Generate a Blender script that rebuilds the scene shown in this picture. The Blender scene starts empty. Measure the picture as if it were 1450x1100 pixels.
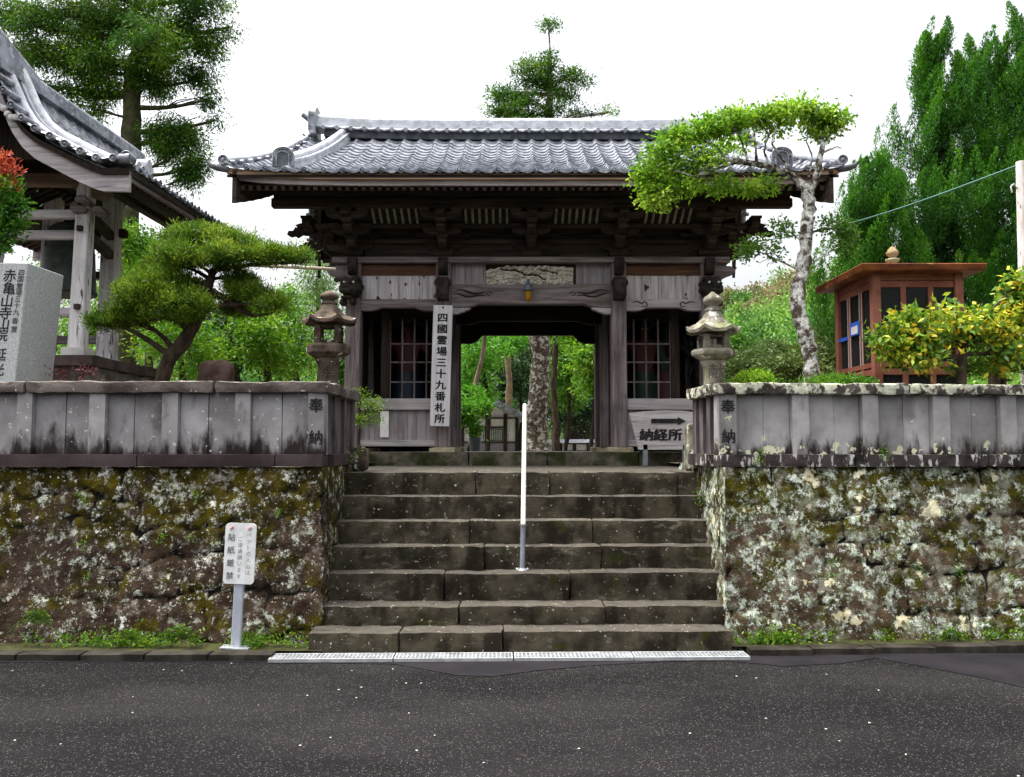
import bpy, bmesh, math, random
import numpy as np
from mathutils import Vector, Matrix

S = bpy.context.scene
COL = S.collection
R = math.radians
rng = np.random.default_rng(7)
random.seed(7)

# ---------------------------------------------------------------- camera, sky, sun, exposure
F = 1250.0
PITCH = math.atan(82 / F)
CZ = 1.6
cam = bpy.data.cameras.new('camera')
cam.sensor_width = 36.0
cam.lens = 36.0 * F / 1450.0
cam.clip_end = 3000
camo = bpy.data.objects.new('camera', cam)
camo.location = (0, 0, CZ)
camo.rotation_euler = (R(90) + PITCH, 0, 0)
COL.objects.link(camo)
S.camera = camo

SUN_EL, SUN_AZ = R(74), R(-78)
w = bpy.data.worlds.new('World')
S.world = w
w.use_nodes = True
wn = w.node_tree
for n in list(wn.nodes):
    wn.nodes.remove(n)
sky = wn.nodes.new('ShaderNodeTexSky')
sky.sky_type = 'NISHITA'
sky.sun_disc = False
sky.sun_elevation = SUN_EL
sky.sun_rotation = SUN_AZ
sky.air_density = 1.0
sky.dust_density = 10.0
sky.ozone_density = 1.0
hs = wn.nodes.new('ShaderNodeHueSaturation')
hs.inputs['Saturation'].default_value = 0.25
bg = wn.nodes.new('ShaderNodeBackground')
bg.inputs['Strength'].default_value = 0.15
wo = wn.nodes.new('ShaderNodeOutputWorld')
wn.links.new(sky.outputs[0], hs.inputs['Color'])
wn.links.new(hs.outputs[0], bg.inputs['Color'])
wn.links.new(bg.outputs[0], wo.inputs[0])

sun = bpy.data.lights.new('sun', 'SUN')
sun.energy = 0.5
sun.angle = R(15)
sun.color = (1.0, 0.97, 0.92)
suno = bpy.data.objects.new('sun', sun)
sd = Vector((math.sin(SUN_AZ) * math.cos(SUN_EL), math.cos(SUN_AZ) * math.cos(SUN_EL), math.sin(SUN_EL)))
suno.rotation_euler = sd.to_track_quat('Z', 'Y').to_euler()
COL.objects.link(suno)

S.view_settings.view_transform = 'Standard'
S.view_settings.look = 'None'
S.view_settings.gamma = 1
S.view_settings.exposure = 1.68
S.cycles.max_bounces = 6
S.cycles.diffuse_bounces = 3
S.cycles.glossy_bounces = 2
S.cycles.transmission_bounces = 4
S.cycles.transparent_max_bounces = 6


def at(px, py, Y):
    """point at depth Y seen at photo pixel (px, py)"""
    u = (px - 725) / F
    v = (550 - py) / F
    t = Y / (math.cos(PITCH) - v * math.sin(PITCH))
    return Vector((u * t, Y, CZ + t * (math.sin(PITCH) + v * math.cos(PITCH))))


def ZZ(py, Y):
    return at(725, py, Y).z


def XX(px, Y, py=550):
    return at(px, py, Y).x


# ---------------------------------------------------------------- noise in numpy
_T = np.random.default_rng(3).random((64, 64, 64))


def vn(P, sc, seed=0):
    Q = np.asarray(P, float) * sc + seed * 17.31
    I = np.floor(Q).astype(int)
    f = Q - I
    f = f * f * (3 - 2 * f)
    r = 0
    for a in (0, 1):
        for b in (0, 1):
            for c in (0, 1):
                wgt = (f[:, 0] if a else 1 - f[:, 0]) * (f[:, 1] if b else 1 - f[:, 1]) * (f[:, 2] if c else 1 - f[:, 2])
                r = r + wgt * _T[(I[:, 0] + a) & 63, (I[:, 1] + b) & 63, (I[:, 2] + c) & 63]
    return r * 2 - 1


def fbm(P, sc, seed=0, o=4, g=.5):
    r = 0
    a = 1
    for k in range(o):
        r = r + a * vn(P, sc * 2 ** k, seed + k)
        a *= g
    return r


# ---------------------------------------------------------------- tagging and objects
def tag(o, label, cat, group=None, kind=None):
    if label:
        o['label'] = label
    if cat:
        o['category'] = cat
    if group:
        o['group'] = group
    if kind:
        o['kind'] = kind
    return o


def thing(name, label, cat, loc=(0, 0, 0), rz=0, group=None):
    o = bpy.data.objects.new(name, None)
    o.empty_display_size = .2
    COL.objects.link(o)
    o.location = loc
    o.rotation_euler = (0, 0, rz)
    return tag(o, label, cat, group)


def raw_mesh(name, V, faces4, mats, parent=None, smooth=False, rnd=None, attrs=None):
    """fast mesh from numpy: V (n,3), faces4 (m,k) all the same length"""
    me = bpy.data.meshes.new(name)
    V = np.asarray(V, dtype=np.float32)
    Fc = np.asarray(faces4, dtype=np.int32)
    n, k = Fc.shape
    me.vertices.add(len(V))
    me.vertices.foreach_set('co', V.ravel())
    me.loops.add(n * k)
    me.loops.foreach_set('vertex_index', Fc.ravel())
    me.polygons.add(n)
    me.polygons.foreach_set('loop_start', np.arange(0, n * k, k, dtype=np.int32))
    me.polygons.foreach_set('loop_total', np.full(n, k, dtype=np.int32))
    if smooth:
        me.polygons.foreach_set('use_smooth', np.ones(n, dtype=bool))
    me.update(calc_edges=True)
    if rnd is not None:
        a = me.attributes.new('rnd', 'FLOAT', 'FACE')
        a.data.foreach_set('value', np.asarray(rnd, dtype=np.float32))
    for an, av in (attrs or {}).items():
        a = me.attributes.new(an, 'FLOAT', 'POINT')
        a.data.foreach_set('value', np.asarray(av, dtype=np.float32))
    if not isinstance(mats, (list, tuple)):
        mats = [mats]
    for m in mats:
        me.materials.append(m)
    o = bpy.data.objects.new(name, me)
    COL.objects.link(o)
    if parent:
        o.parent = parent
    return o


class MB:
    """collects shapes and links them as ONE mesh object"""

    def __init__(s):
        s.v = []
        s.f = []
        s.sm = []
        s.mi = []
        s.M = None
        s.m = 0

    def add(s, vs, fs, sm=False):
        o = len(s.v)
        for p in vs:
            p = Vector(p)
            if s.M is not None:
                p = s.M @ p
            s.v.append(p)
        for f in fs:
            s.f.append([i + o for i in f])
            s.sm.append(sm)
            s.mi.append(s.m)
        return s

    def box(s, x0, x1, y0, y1, z0, z1):
        return s.add([(x0, y0, z0), (x1, y0, z0), (x1, y1, z0), (x0, y1, z0), (x0, y0, z1), (x1, y0, z1), (x1, y1, z1), (x0, y1, z1)],
                     [(0, 3, 2, 1), (4, 5, 6, 7), (0, 1, 5, 4), (1, 2, 6, 5), (2, 3, 7, 6), (3, 0, 4, 7)])

    def hexa(s, b, t):
        """box from a bottom quad and a top quad"""
        return s.add(list(b) + list(t), [(0, 3, 2, 1), (4, 5, 6, 7), (0, 1, 5, 4), (1, 2, 6, 5), (2, 3, 7, 6), (3, 0, 4, 7)])

    def bar(s, p, q, wdt, hgt, up=(0, 0, 1)):
        p, q = Vector(p), Vector(q)
        d = (q - p).normalized()
        up = Vector(up)
        r = d.cross(up)
        if r.length < 1e-4:
            r = d.cross(Vector((0, 1, 0)))
        r.normalize()
        u = r.cross(d)
        r = r * wdt / 2
        u = u * hgt / 2
        return s.hexa([p - r - u, p + r - u, q + r - u, q - r - u], [p - r + u, p + r + u, q + r + u, q - r + u])

    def lathe(s, prof, n=16, c=(0, 0, 0), sm=True, ph=0):
        """prof: (radius, z) from bottom to top"""
        vs = []
        for r, z in prof:
            for k in range(n):
                a = 2 * math.pi * k / n + ph
                vs.append((c[0] + r * math.cos(a), c[1] + r * math.sin(a), c[2] + z))
        fs = []
        for i in range(len(prof) - 1):
            for k in range(n):
                k2 = (k + 1) % n
                fs.append((i * n + k, i * n + k2, (i + 1) * n + k2, (i + 1) * n + k))
        s.add(vs, fs, sm)
        s.add([vs[k] for k in range(n)][::-1], [tuple(range(n))])
        s.add([vs[(len(prof) - 1) * n + k] for k in range(n)], [tuple(range(n))])
        return s

    def tube(s, pts, rad, n=8, sm=True, caps=True):
        pts = [Vector(p) for p in pts]
        if not hasattr(rad, '__len__'):
            rad = [rad] * len(pts)
        vs = []
        ref = None
        for i, p in enumerate(pts):
            a = pts[max(i - 1, 0)]
            b = pts[min(i + 1, len(pts) - 1)]
            d = (b - a)
            if d.length < 1e-9:
                d = Vector((0, 0, 1))
            d.normalize()
            if ref is None:
                ref = d.cross(Vector((0, 0, 1)))
                if ref.length < .1:
                    ref = d.cross(Vector((1, 0, 0)))
                ref.normalize()
            r = (ref - d * ref.dot(d))
            if r.length < 1e-5:
                r = d.orthogonal()
            r.normalize()
            ref = r
            t = d.cross(r)
            for k in range(n):
                an = 2 * math.pi * k / n
                vs.append(p + (r * math.cos(an) + t * math.sin(an)) * rad[i])
        fs = []
        for i in range(len(pts) - 1):
            for k in range(n):
                k2 = (k + 1) % n
                fs.append((i * n + k, i * n + k2, (i + 1) * n + k2, (i + 1) * n + k))
        s.add(vs, fs, sm)
        if caps:
            s.add([vs[k] for k in range(n)][::-1], [tuple(range(n))])
            s.add([vs[(len(pts) - 1) * n + k] for k in range(n)], [tuple(range(n))])
        return s

    def prism(s, poly, y0, y1):
        """polygon in XZ (counter-clockwise seen from -Y) extruded in Y"""
        n = len(poly)
        vs = [(x, y0, z) for x, z in poly] + [(x, y1, z) for x, z in poly]
        fs = [tuple(range(n)), tuple(range(2 * n - 1, n - 1, -1))]
        for k in range(n):
            k2 = (k + 1) % n
            fs.append((k, n + k, n + k2, k2))
        return s.add(vs, fs)

    def ball(s, c, rx, ry=None, rz=None, n=12, m=8):
        ry = ry or rx
        rz = rz or rx
        vs = []
        for i in range(m + 1):
            th = math.pi * i / m - math.pi / 2
            for k in range(n):
                a = 2 * math.pi * k / n
                vs.append((c[0] + rx * math.cos(th) * math.cos(a), c[1] + ry * math.cos(th) * math.sin(a), c[2] + rz * math.sin(th)))
        fs = []
        for i in range(m):
            for k in range(n):
                k2 = (k + 1) % n
                fs.append((i * n + k, i * n + k2, (i + 1) * n + k2, (i + 1) * n + k))
        return s.add(vs, fs, True)

    def rock(s, x0, x1, y0, y1, z0, z1, res=.05, r=.015, amp=.006, sc=5, seed=0, faces='xXyYzZ'):
        """stone block: rounded and roughened box"""
        c = np.array([(x0 + x1) / 2, (y0 + y1) / 2, (z0 + z1) / 2])
        h = np.array([abs(x1 - x0) / 2, abs(y1 - y0) / 2, abs(z1 - z0) / 2])
        for ax in range(3):
            for sg in (-1, 1):
                if ('xyz' if sg < 0 else 'XYZ')[ax] not in faces:
                    continue
                u, v = [(1, 2), (2, 0), (0, 1)][ax]
                nu = max(2, int(2 * h[u] / res))
                nv = max(2, int(2 * h[v] / res))
                U, W = np.meshgrid(np.linspace(-h[u], h[u], nu + 1), np.linspace(-h[v], h[v], nv + 1), indexing='ij')
                P = np.zeros((U.size, 3))
                P[:, u] = U.ravel()
                P[:, v] = W.ravel()
                P[:, ax] = sg * h[ax]
                inner = np.clip(P, -h + r, h - r)
                d = P - inner
                L = np.linalg.norm(d, axis=1, keepdims=True)
                P = inner + d / np.maximum(L, 1e-9) * np.minimum(L, r)
                P = P + c
                D = np.stack([fbm(P, sc, seed + 1), fbm(P, sc, seed + 5), fbm(P, sc, seed + 9)], 1) * amp
                P = P + D
                fs = []
                for i in range(nu):
                    for j in range(nv):
                        a = i * (nv + 1) + j
                        q = (a, a + nv + 1, a + nv + 2, a + 1)
                        fs.append(q if sg > 0 else q[::-1])
                s.add([tuple(p) for p in P], fs, True)
        return s

    def build(s, name, mat, parent=None, bevel=0, merge=False):
        me = bpy.data.meshes.new(name)
        me.from_pydata([tuple(p) for p in s.v], [], s.f)
        me.polygons.foreach_set('use_smooth', s.sm)
        me.polygons.foreach_set('material_index', s.mi)
        for m in (mat if isinstance(mat, (list, tuple)) else [mat]):
            me.materials.append(m)
        if bevel or merge:
            bm = bmesh.new()
            bm.from_mesh(me)
            bmesh.ops.remove_doubles(bm, verts=bm.verts, dist=1e-5)
            if bevel:
                es = [e for e in bm.edges if len(e.link_faces) == 2 and e.calc_face_angle(0) > .5]
                bmesh.ops.bevel(bm, geom=es, offset=bevel, segments=1, affect='EDGES', profile=.5, clamp_overlap=True)
            bm.to_mesh(me)
            bm.free()
        me.update()
        o = bpy.data.objects.new(name, me)
        COL.objects.link(o)
        if parent:
            o.parent = parent
        return o


def arc(c, r, a0, a1, n):
    return [(c[0] + r * math.cos(R(a0 + (a1 - a0) * k / n)), c[1] + r * math.sin(R(a0 + (a1 - a0) * k / n))) for k in range(n + 1)]


# ---------------------------------------------------------------- materials
def nmat(name):
    m = bpy.data.materials.new(name)
    m.use_nodes = True
    nt = m.node_tree
    for n in list(nt.nodes):
        nt.nodes.remove(n)
    return m, nt


def N(nt, t, ins=None, **kw):
    n = nt.nodes.new(t)
    for k, v in kw.items():
        setattr(n, k, v)
    for k, v in (ins or {}).items():
        sk = n.inputs[k]
        if hasattr(v, 'is_output') or hasattr(v, 'links') and not isinstance(v, (tuple, list, float, int)):
            nt.links.new(v, sk)
        else:
            sk.default_value = v
    return n


def c4(c):
    return (c[0], c[1], c[2], 1)


def mixc(nt, fac, a, b):
    n = nt.nodes.new('ShaderNodeMix')
    n.data_type = 'RGBA'
    for sk, v in ((n.inputs[0], fac), (n.inputs[6], a), (n.inputs[7], b)):
        if hasattr(v, 'links'):
            nt.links.new(v, sk)
        else:
            sk.default_value = v if isinstance(v, float) or isinstance(v, int) else c4(v)
    return n.outputs[2]


def math1(nt, op, a, b=0.0, c=None, clamp=False):
    n = nt.nodes.new('ShaderNodeMath')
    n.operation = op
    n.use_clamp = clamp
    for i, v in enumerate((a, b) if c is None else (a, b, c)):
        if hasattr(v, 'links'):
            nt.links.new(v, n.inputs[i])
        else:
            n.inputs[i].default_value = v
    return n.outputs[0]


def smooth(nt, v, lo, hi):
    n = nt.nodes.new('ShaderNodeMapRange')
    n.interpolation_type = 'SMOOTHSTEP'
    nt.links.new(v, n.inputs[0])
    n.inputs[1].default_value = lo
    n.inputs[2].default_value = hi
    return n.outputs[0]


def noise(nt, vec, sc, det=4, rough=.55, stretch=None, off=0):
    if stretch or off:
        mp = N(nt, 'ShaderNodeMapping', {'Vector': vec, 'Scale': stretch or (1, 1, 1), 'Location': (off, off * 1.7, off * .6)})
        vec = mp.outputs[0]
    return N(nt, 'ShaderNodeTexNoise', {'Vector': vec, 'Scale': sc, 'Detail': det, 'Roughness': rough}).outputs[0]


def PM(name, c1, c2, orand=0.0, scale=4, stretch=None, rough=.85, layers=(), bump=((30, .4, .01),), spec=.12, metal=0, attr=None, coat=0, det=6, lo=.35, hi=.65):
    """general painted/stone/wood material: two base tones by noise, then masks of growth, stain and wear"""
    m, nt = nmat(name)
    pos = N(nt, 'ShaderNodeNewGeometry')
    P = pos.outputs['Position']
    xyz = N(nt, 'ShaderNodeSeparateXYZ', {0: P})
    nrm = N(nt, 'ShaderNodeSeparateXYZ', {0: pos.outputs['Normal']})
    col = mixc(nt, smooth(nt, noise(nt, P, scale, det, .6, stretch), lo, hi), c1, c2)
    for L in layers:
        v = noise(nt, P, L.get('scale', 8), L.get('det', 5), L.get('rough', .6), L.get('stretch'), L.get('off', 3.1))
        if 'vor' in L:
            vv = N(nt, 'ShaderNodeTexVoronoi', {'Vector': P, 'Scale': L['vor']}).outputs['Distance']
            v = math1(nt, 'SUBTRACT', v, math1(nt, 'MULTIPLY', vv, L.get('vw', .5)))
        if 'z' in L:
            z0, z1, wz = L['z']
            n = nt.nodes.new('ShaderNodeMapRange')
            nt.links.new(xyz.outputs[2], n.inputs[0])
            n.inputs[1].default_value = z0
            n.inputs[2].default_value = z1
            n.inputs[3].default_value = 0
            n.inputs[4].default_value = wz
            v = math1(nt, 'ADD', v, n.outputs[0])
        if 'up' in L:
            v = math1(nt, 'ADD', v, math1(nt, 'MULTIPLY', math1(nt, 'MAXIMUM', nrm.outputs[2], 0.0), L['up']))
        if 'attr' in L:
            a = N(nt, 'ShaderNodeAttribute', attribute_name=L['attr'][0])
            v = math1(nt, 'ADD', v, math1(nt, 'MULTIPLY', a.outputs['Fac'], L['attr'][1]))
        k = smooth(nt, v, L['lo'], L['hi'])
        if 'amt' in L:
            k = math1(nt, 'MULTIPLY', k, L['amt'])
        if 'col2' in L:
            lc = mixc(nt, smooth(nt, noise(nt, P, L.get('scale', 8) * 2.7, 3, .5, None, 9.2), .4, .6), L['col'], L['col2'])
        else:
            lc = L['col']
        col = mixc(nt, k, col, lc)
    if attr:
        a = N(nt, 'ShaderNodeAttribute', attribute_name=attr[0])
        f = math1(nt, 'MULTIPLY_ADD', a.outputs['Fac'], attr[1], 1 - attr[1] * .5)
        col = N(nt, 'ShaderNodeVectorMath', {0: col, 1: (1, 1, 1)}, operation='MULTIPLY')
        cb = N(nt, 'ShaderNodeCombineXYZ', {0: f, 1: f, 2: f})
        nt.links.new(cb.outputs[0], col.inputs[1])
        col = col.outputs[0]
    if orand:
        oi = N(nt, 'ShaderNodeObjectInfo')
        f = math1(nt, 'MULTIPLY_ADD', oi.outputs['Random'], orand, 1 - orand * .5)
        cb = N(nt, 'ShaderNodeCombineXYZ', {0: f, 1: f, 2: f})
        col = N(nt, 'ShaderNodeVectorMath', {0: col, 1: cb.outputs[0]}, operation='MULTIPLY').outputs[0]
    b = N(nt, 'ShaderNodeBsdfPrincipled', {'Base Color': col, 'Roughness': rough, 'Specular IOR Level': spec, 'Metallic': metal})
    if coat:
        b.inputs['Coat Weight'].default_value = coat
    last = None
    for q in bump:
        sc, st, di = q[:3]
        h = noise(nt, P, sc, 5, .6, q[3] if len(q) > 3 else stretch, 5.5)
        bn = N(nt, 'ShaderNodeBump', {'Strength': st, 'Distance': di, 'Height': h})
        if last:
            nt.links.new(last, bn.inputs['Normal'])
        last = bn.outputs[0]
    if last:
        nt.links.new(last, b.inputs['Normal'])
    o = N(nt, 'ShaderNodeOutputMaterial', {0: b.outputs[0]})
    return m


def LEAF(name, cols, nscale=1.2, trans=.35, rough=.5, tw=.35, spec=.25):
    """leaf material: tones mixed by a per-leaf random value and by slow noise (younger and older growth)"""
    m, nt = nmat(name)
    pos = N(nt, 'ShaderNodeNewGeometry')
    P = pos.outputs['Position']
    a = N(nt, 'ShaderNodeAttribute', attribute_name='rnd')
    v = math1(nt, 'ADD', math1(nt, 'MULTIPLY', a.outputs['Fac'], tw), math1(nt, 'MULTIPLY', noise(nt, P, nscale, 3), 1 - tw))
    rp = nt.nodes.new('ShaderNodeValToRGB')
    nt.links.new(v, rp.inputs[0])
    el = rp.color_ramp.elements
    k = len(cols)
    for i, c in enumerate(cols):
        t = .25 + .5 * i / max(k - 1, 1)
        if i < 2:
            el[i].position = t
            el[i].color = c4(c)
        else:
            e = el.new(t)
            e.color = c4(c)
    d = N(nt, 'ShaderNodeBsdfPrincipled', {'Base Color': rp.outputs[0], 'Roughness': rough, 'Specular IOR Level': spec})
    tl = N(nt, 'ShaderNodeBsdfTranslucent', {'Color': rp.outputs[0]})
    mx = N(nt, 'ShaderNodeMixShader', {0: trans, 1: d.outputs[0], 2: tl.outputs[0]})
    N(nt, 'ShaderNodeOutputMaterial', {0: mx.outputs[0]})
    return m


def FLAT(name, c, rough=.5, metal=0, spec=.4):
    return PM(name, c, tuple(x * .82 for x in c), scale=14, rough=rough, bump=(), spec=spec, metal=metal)


def wood(name, c1, c2, ax, knots=False, stain=None, k=1.0):
    st = [9, 9, 9]
    st['xyz'.index(ax)] = .55
    L = [dict(col=tuple(x * .42 for x in c1), scale=3.2, stretch=tuple(st), lo=.56, hi=.68, off=7, amt=.75)]
    L.append(dict(col=tuple(x * .55 for x in c1), scale=1.3, lo=.52, hi=.72, off=1.4, amt=.6))
    if knots:
        L.append(dict(col=(.05, .03, .022), scale=11, stretch=(1, 1, .45), lo=.635, hi=.67, det=1, off=12))
    if stain:
        L.append(stain)
    return PM(name, c1, c2, scale=2.2, stretch=tuple(st), rough=.82, layers=L, bump=((6, .5, .012, tuple(st)), (40, .25, .003)), spec=.1)


W = {}
for ax in 'xyz':
    W['old' + ax] = wood('weathered_wood_' + ax, (.125, .100, .096), (.26, .222, .22), ax)
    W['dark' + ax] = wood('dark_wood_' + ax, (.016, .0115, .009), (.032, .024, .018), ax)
    W['mid' + ax] = wood('brown_wood_' + ax, (.030, .021, .016), (.062, .045, .036), ax)
W['plank'] = wood('pale_plank', (.42, .38, .385), (.62, .57, .575), 'z', knots=True)
W['plank2'] = wood('grey_plank', (.22, .19, .195), (.34, .30, .31), 'z')
W['palex'] = wood('pale_beam', (.32, .29, .29), (.46, .42, .42), 'x')
W['rust'] = wood('reddish_board', (.075, .038, .024), (.135, .072, .044), 'x')
W['tower'] = wood('bleached_post', (.58, .55, .56), (.82, .79, .81), 'z', stain=dict(col=(.1, .08, .075), scale=5, stretch=(4, 4, .8), lo=.58, hi=.66, off=4))
W['towerx'] = wood('bleached_beam', (.36, .32, .32), (.58, .54, .55), 'x')
carved = PM('carved_wood', (.48, .43, .36), (.68, .63, .55), scale=14, rough=.8, bump=((60, .5, .006),),
            layers=[dict(col=(.06, .05, .035), scale=26, lo=.6, hi=.66, amt=.7)])
darkcarve = PM('dark_carved_wood', (.018, .014, .012), (.05, .04, .034), scale=12, bump=((40, .6, .01),))
kawara = PM('roof_tile', (.095, .105, .128), (.22, .235, .272), scale=5, rough=.42, spec=.5, bump=(), lo=.4, hi=.6,
            layers=[dict(col=(.40, .42, .45), scale=13, lo=.58, hi=.64, det=1, amt=.6, off=17), dict(col=(.06, .062, .062), scale=7, lo=.55, hi=.66, amt=.7), dict(col=(.42, .43, .44), scale=3, lo=.58, hi=.75, amt=.5, off=8)])
kawdark = PM('roof_tile_dark', (.06, .065, .075), (.12, .125, .14), scale=9, rough=.6)  # darker tile tone for recessed panels, ridge base, corner tips and fence coping
kawara_l = PM('ridge_tile', (.34, .36, .39), (.54, .56, .60), scale=8, rough=.4, spec=.55, bump=((50, .15, .004),),
              layers=[dict(col=(.14, .15, .16), scale=10, lo=.6, hi=.72, amt=.6)])

# ---------------------------------------------------------------- stone materials
wallrock = PM('lichen_rock', (.017, .0105, .0065), (.056, .037, .025), scale=6, rough=.95, spec=.08, lo=.3, hi=.7,
              layers=[dict(col=(.018, .0135, .001), col2=(.048, .038, .002), scale=3.4, lo=.50, hi=.62, off=2, z=(.75, 1.42, .20)),
                      dict(col=(.20, .185, .155), scale=9, lo=.55, hi=.66, amt=.75, det=8, rough=.72, off=21),
                      dict(col=(.50, .50, .46), col2=(.30, .33, .25), scale=8.5, lo=.54, hi=.585, det=10, rough=.85, off=11),
                      dict(col=(.50, .50, .45), scale=31, lo=.655, hi=.69, det=4, rough=.6, off=31),
                      dict(col=(.012, .010, .007), scale=3, attr=('joint', .62), lo=.70, hi=.95, off=5)],
              bump=((14, .45, .03, None), (50, .9, .012, None)), attr=('sid', .5))
wallrock_r = PM('pale_lichen_rock', (.030, .019, .011), (.10, .070, .042), scale=6, rough=.95, spec=.08, lo=.3, hi=.7,
                layers=[dict(col=(.022, .018, .002), col2=(.058, .051, .003), scale=3.6, lo=.47, hi=.58, off=2, z=(.95, 1.42, .24)),
                        dict(col=(.24, .22, .18), col2=(.17, .18, .12), scale=7, lo=.48, hi=.62, amt=.85, det=8, rough=.72, off=21),
                        dict(col=(.58, .62, .55), col2=(.30, .36, .24), scale=7.5, lo=.515, hi=.565, det=10, rough=.85, off=11),
                        dict(col=(.70, .66, .46), col2=(.5, .45, .28), scale=3.8, lo=.615, hi=.645, det=7, rough=.62, off=31),
                        dict(col=(.012, .010, .007), scale=3, attr=('joint', .62), lo=.72, hi=.97, off=5)],
                bump=((14, .45, .03, None), (50, .9, .012, None)), attr=('sid', .4))
stepstone = PM('step_stone', (.024, .0195, .0125), (.070, .059, .041), orand=.35, scale=5, rough=.9, spec=.1,
               layers=[dict(col=(.16, .145, .115), scale=4.5, stretch=(1, 1, 2.6), lo=.56, hi=.68, off=6, amt=.8, det=9, rough=.72),
                       dict(col=(.012, .0095, .006), scale=2.6, stretch=(1.6, 1, .7), lo=.50, hi=.64, off=15, amt=.85), dict(col=(.028, .034, .004), scale=4, lo=.60, hi=.70, off=25, amt=.7),
                       dict(col=(.075, .068, .058), scale=9, lo=.95, hi=1.3, up=.75, off=9, amt=.7),
                       dict(col=(.42, .41, .35), scale=34, lo=.67, hi=.70, det=3, off=41),
                       dict(col=(.40, .39, .31), scale=11, lo=.715, hi=.735, det=3, off=51)],
               bump=((22, .6, .012, None), (80, .5, .004, None)))
plinthstone = PM('mossy_plinth', (.05, .045, .03), (.12, .105, .08), scale=5, rough=.9,
                 layers=[dict(col=(.02, .025, .006), scale=3, lo=.44, hi=.6, off=6)], bump=((22, .6, .012, None),))
granite = PM('weathered_granite', (.22, .205, .205), (.40, .385, .385), orand=.35, scale=2.4, rough=.85, lo=.3, hi=.7, attr=None,
             layers=[dict(col=(.10, .09, .09), scale=3.4, stretch=(1.5, 1.5, .7), lo=.56, hi=.7, amt=.6, off=4),
                     dict(col=(.030, .022, .021), scale=6, stretch=(1.6, 1.6, .55), z=(1.84, 1.50, .50), lo=.66, hi=.96, off=14),
                     dict(col=(.62, .6, .56), scale=20, lo=.67, hi=.70, det=2, off=24)],
             bump=((40, .35, .006, None),))
granite_r = PM('weathered_granite_pale', (.24, .23, .22), (.44, .42, .415), orand=.35, scale=2.4, rough=.85, lo=.3, hi=.7,
               layers=[dict(col=(.13, .11, .11), scale=3.0, stretch=(1.5, 1.5, .6), lo=.55, hi=.7, amt=.6, off=4),
                       dict(col=(.035, .026, .025), scale=6, stretch=(1.6, 1.6, .55), z=(1.78, 1.50, .48), lo=.68, hi=.95, off=14),
                       dict(col=(.62, .6, .42), scale=11, z=(1.70, 1.55, .12), lo=.68, hi=.71, det=3, off=24)],
               bump=((40, .35, .006, None),))
granite_d = PM('stained_granite', (.055, .045, .045), (.13, .11, .11), scale=5, stretch=(1.5, 1.5, .5), rough=.85,
               layers=[dict(col=(.2, .185, .18), scale=5, stretch=(2, 2, .4), lo=.62, hi=.76, off=4)], bump=((40, .35, .006, None),))
base_l = PM('base_course_left', (.030, .020, .021), (.062, .046, .046), orand=.4, scale=2, rough=.85,
            layers=[dict(col=(.34, .32, .31), scale=14, stretch=(1.6, 1, .5), lo=.70, hi=.76, off=4)], bump=((30, .35, .006, None),))
base_r = PM('base_course_right', (.018, .013, .013), (.07, .055, .052), scale=4, rough=.88,
            layers=[dict(col=(.5, .49, .45), scale=9, stretch=(2, 1, .7), lo=.545, hi=.62, off=4, det=8), dict(col=(.05, .055, .006), scale=2.2, lo=.64, hi=.7, off=14)],
            bump=((30, .5, .008, None),))
coping_l = PM('coping_left', (.06, .045, .040), (.17, .145, .13), scale=6, stretch=(.6, 1, 1), rough=.9,
              layers=[dict(col=(.55, .54, .46), scale=16, lo=.655, hi=.68, off=6), dict(col=(.22, .20, .18), scale=6, up=.4, lo=.82, hi=.98, off=8, amt=.8)],
              bump=((20, .7, .015, None), (70, .4, .004, None)))
coping_r = PM('coping_right', (.035, .028, .025), (.12, .10, .09), scale=6, rough=.9,
              layers=[dict(col=(.60, .60, .44), col2=(.42, .44, .34), scale=9, lo=.50, hi=.57, off=6, det=8, rough=.7, z=(2.02, 2.12, .05))],
              bump=((20, .7, .015, None), (70, .4, .004, None)))
lanstone = PM('lantern_stone_brown', (.038, .027, .019), (.115, .088, .067), scale=7, rough=.9,
              layers=[dict(col=(.5, .49, .44), scale=10, lo=.60, hi=.66, off=6, det=7), dict(col=(.025, .018, .012), scale=5, lo=.6, hi=.68, off=9),
                      dict(col=(.40, .14, .07), scale=4, lo=.66, hi=.72, off=19, amt=.6)], bump=((30, .7, .01, None),))
lanstone_r = PM('lantern_stone_grey', (.10, .09, .065), (.25, .235, .185), scale=7, rough=.9,
                layers=[dict(col=(.55, .56, .5), scale=10, lo=.58, hi=.64, off=6, det=7), dict(col=(.09, .07, .06), scale=6, lo=.56, hi=.66, off=9),
                        dict(col=(.24, .27, .12), scale=4, lo=.56, hi=.7, off=29, amt=.6), dict(col=(.5, .22, .14), scale=5, lo=.68, hi=.74, off=19, amt=.7)],
                bump=((30, .7, .01, None),))
grout = PM('dark_earth', (.02, .017, .012), (.045, .038, .028), scale=8, rough=.95)
earth = PM('courtyard_earth', (.11, .095, .07), (.20, .18, .14), scale=2, rough=.95)
kerbm = PM('kerb_concrete', (.016, .013, .010), (.045, .040, .032), scale=5, rough=.85,
           layers=[dict(col=(.02, .03, .006), scale=4, lo=.58, hi=.7, off=4)], bump=((50, .4, .004, None),))

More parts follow.
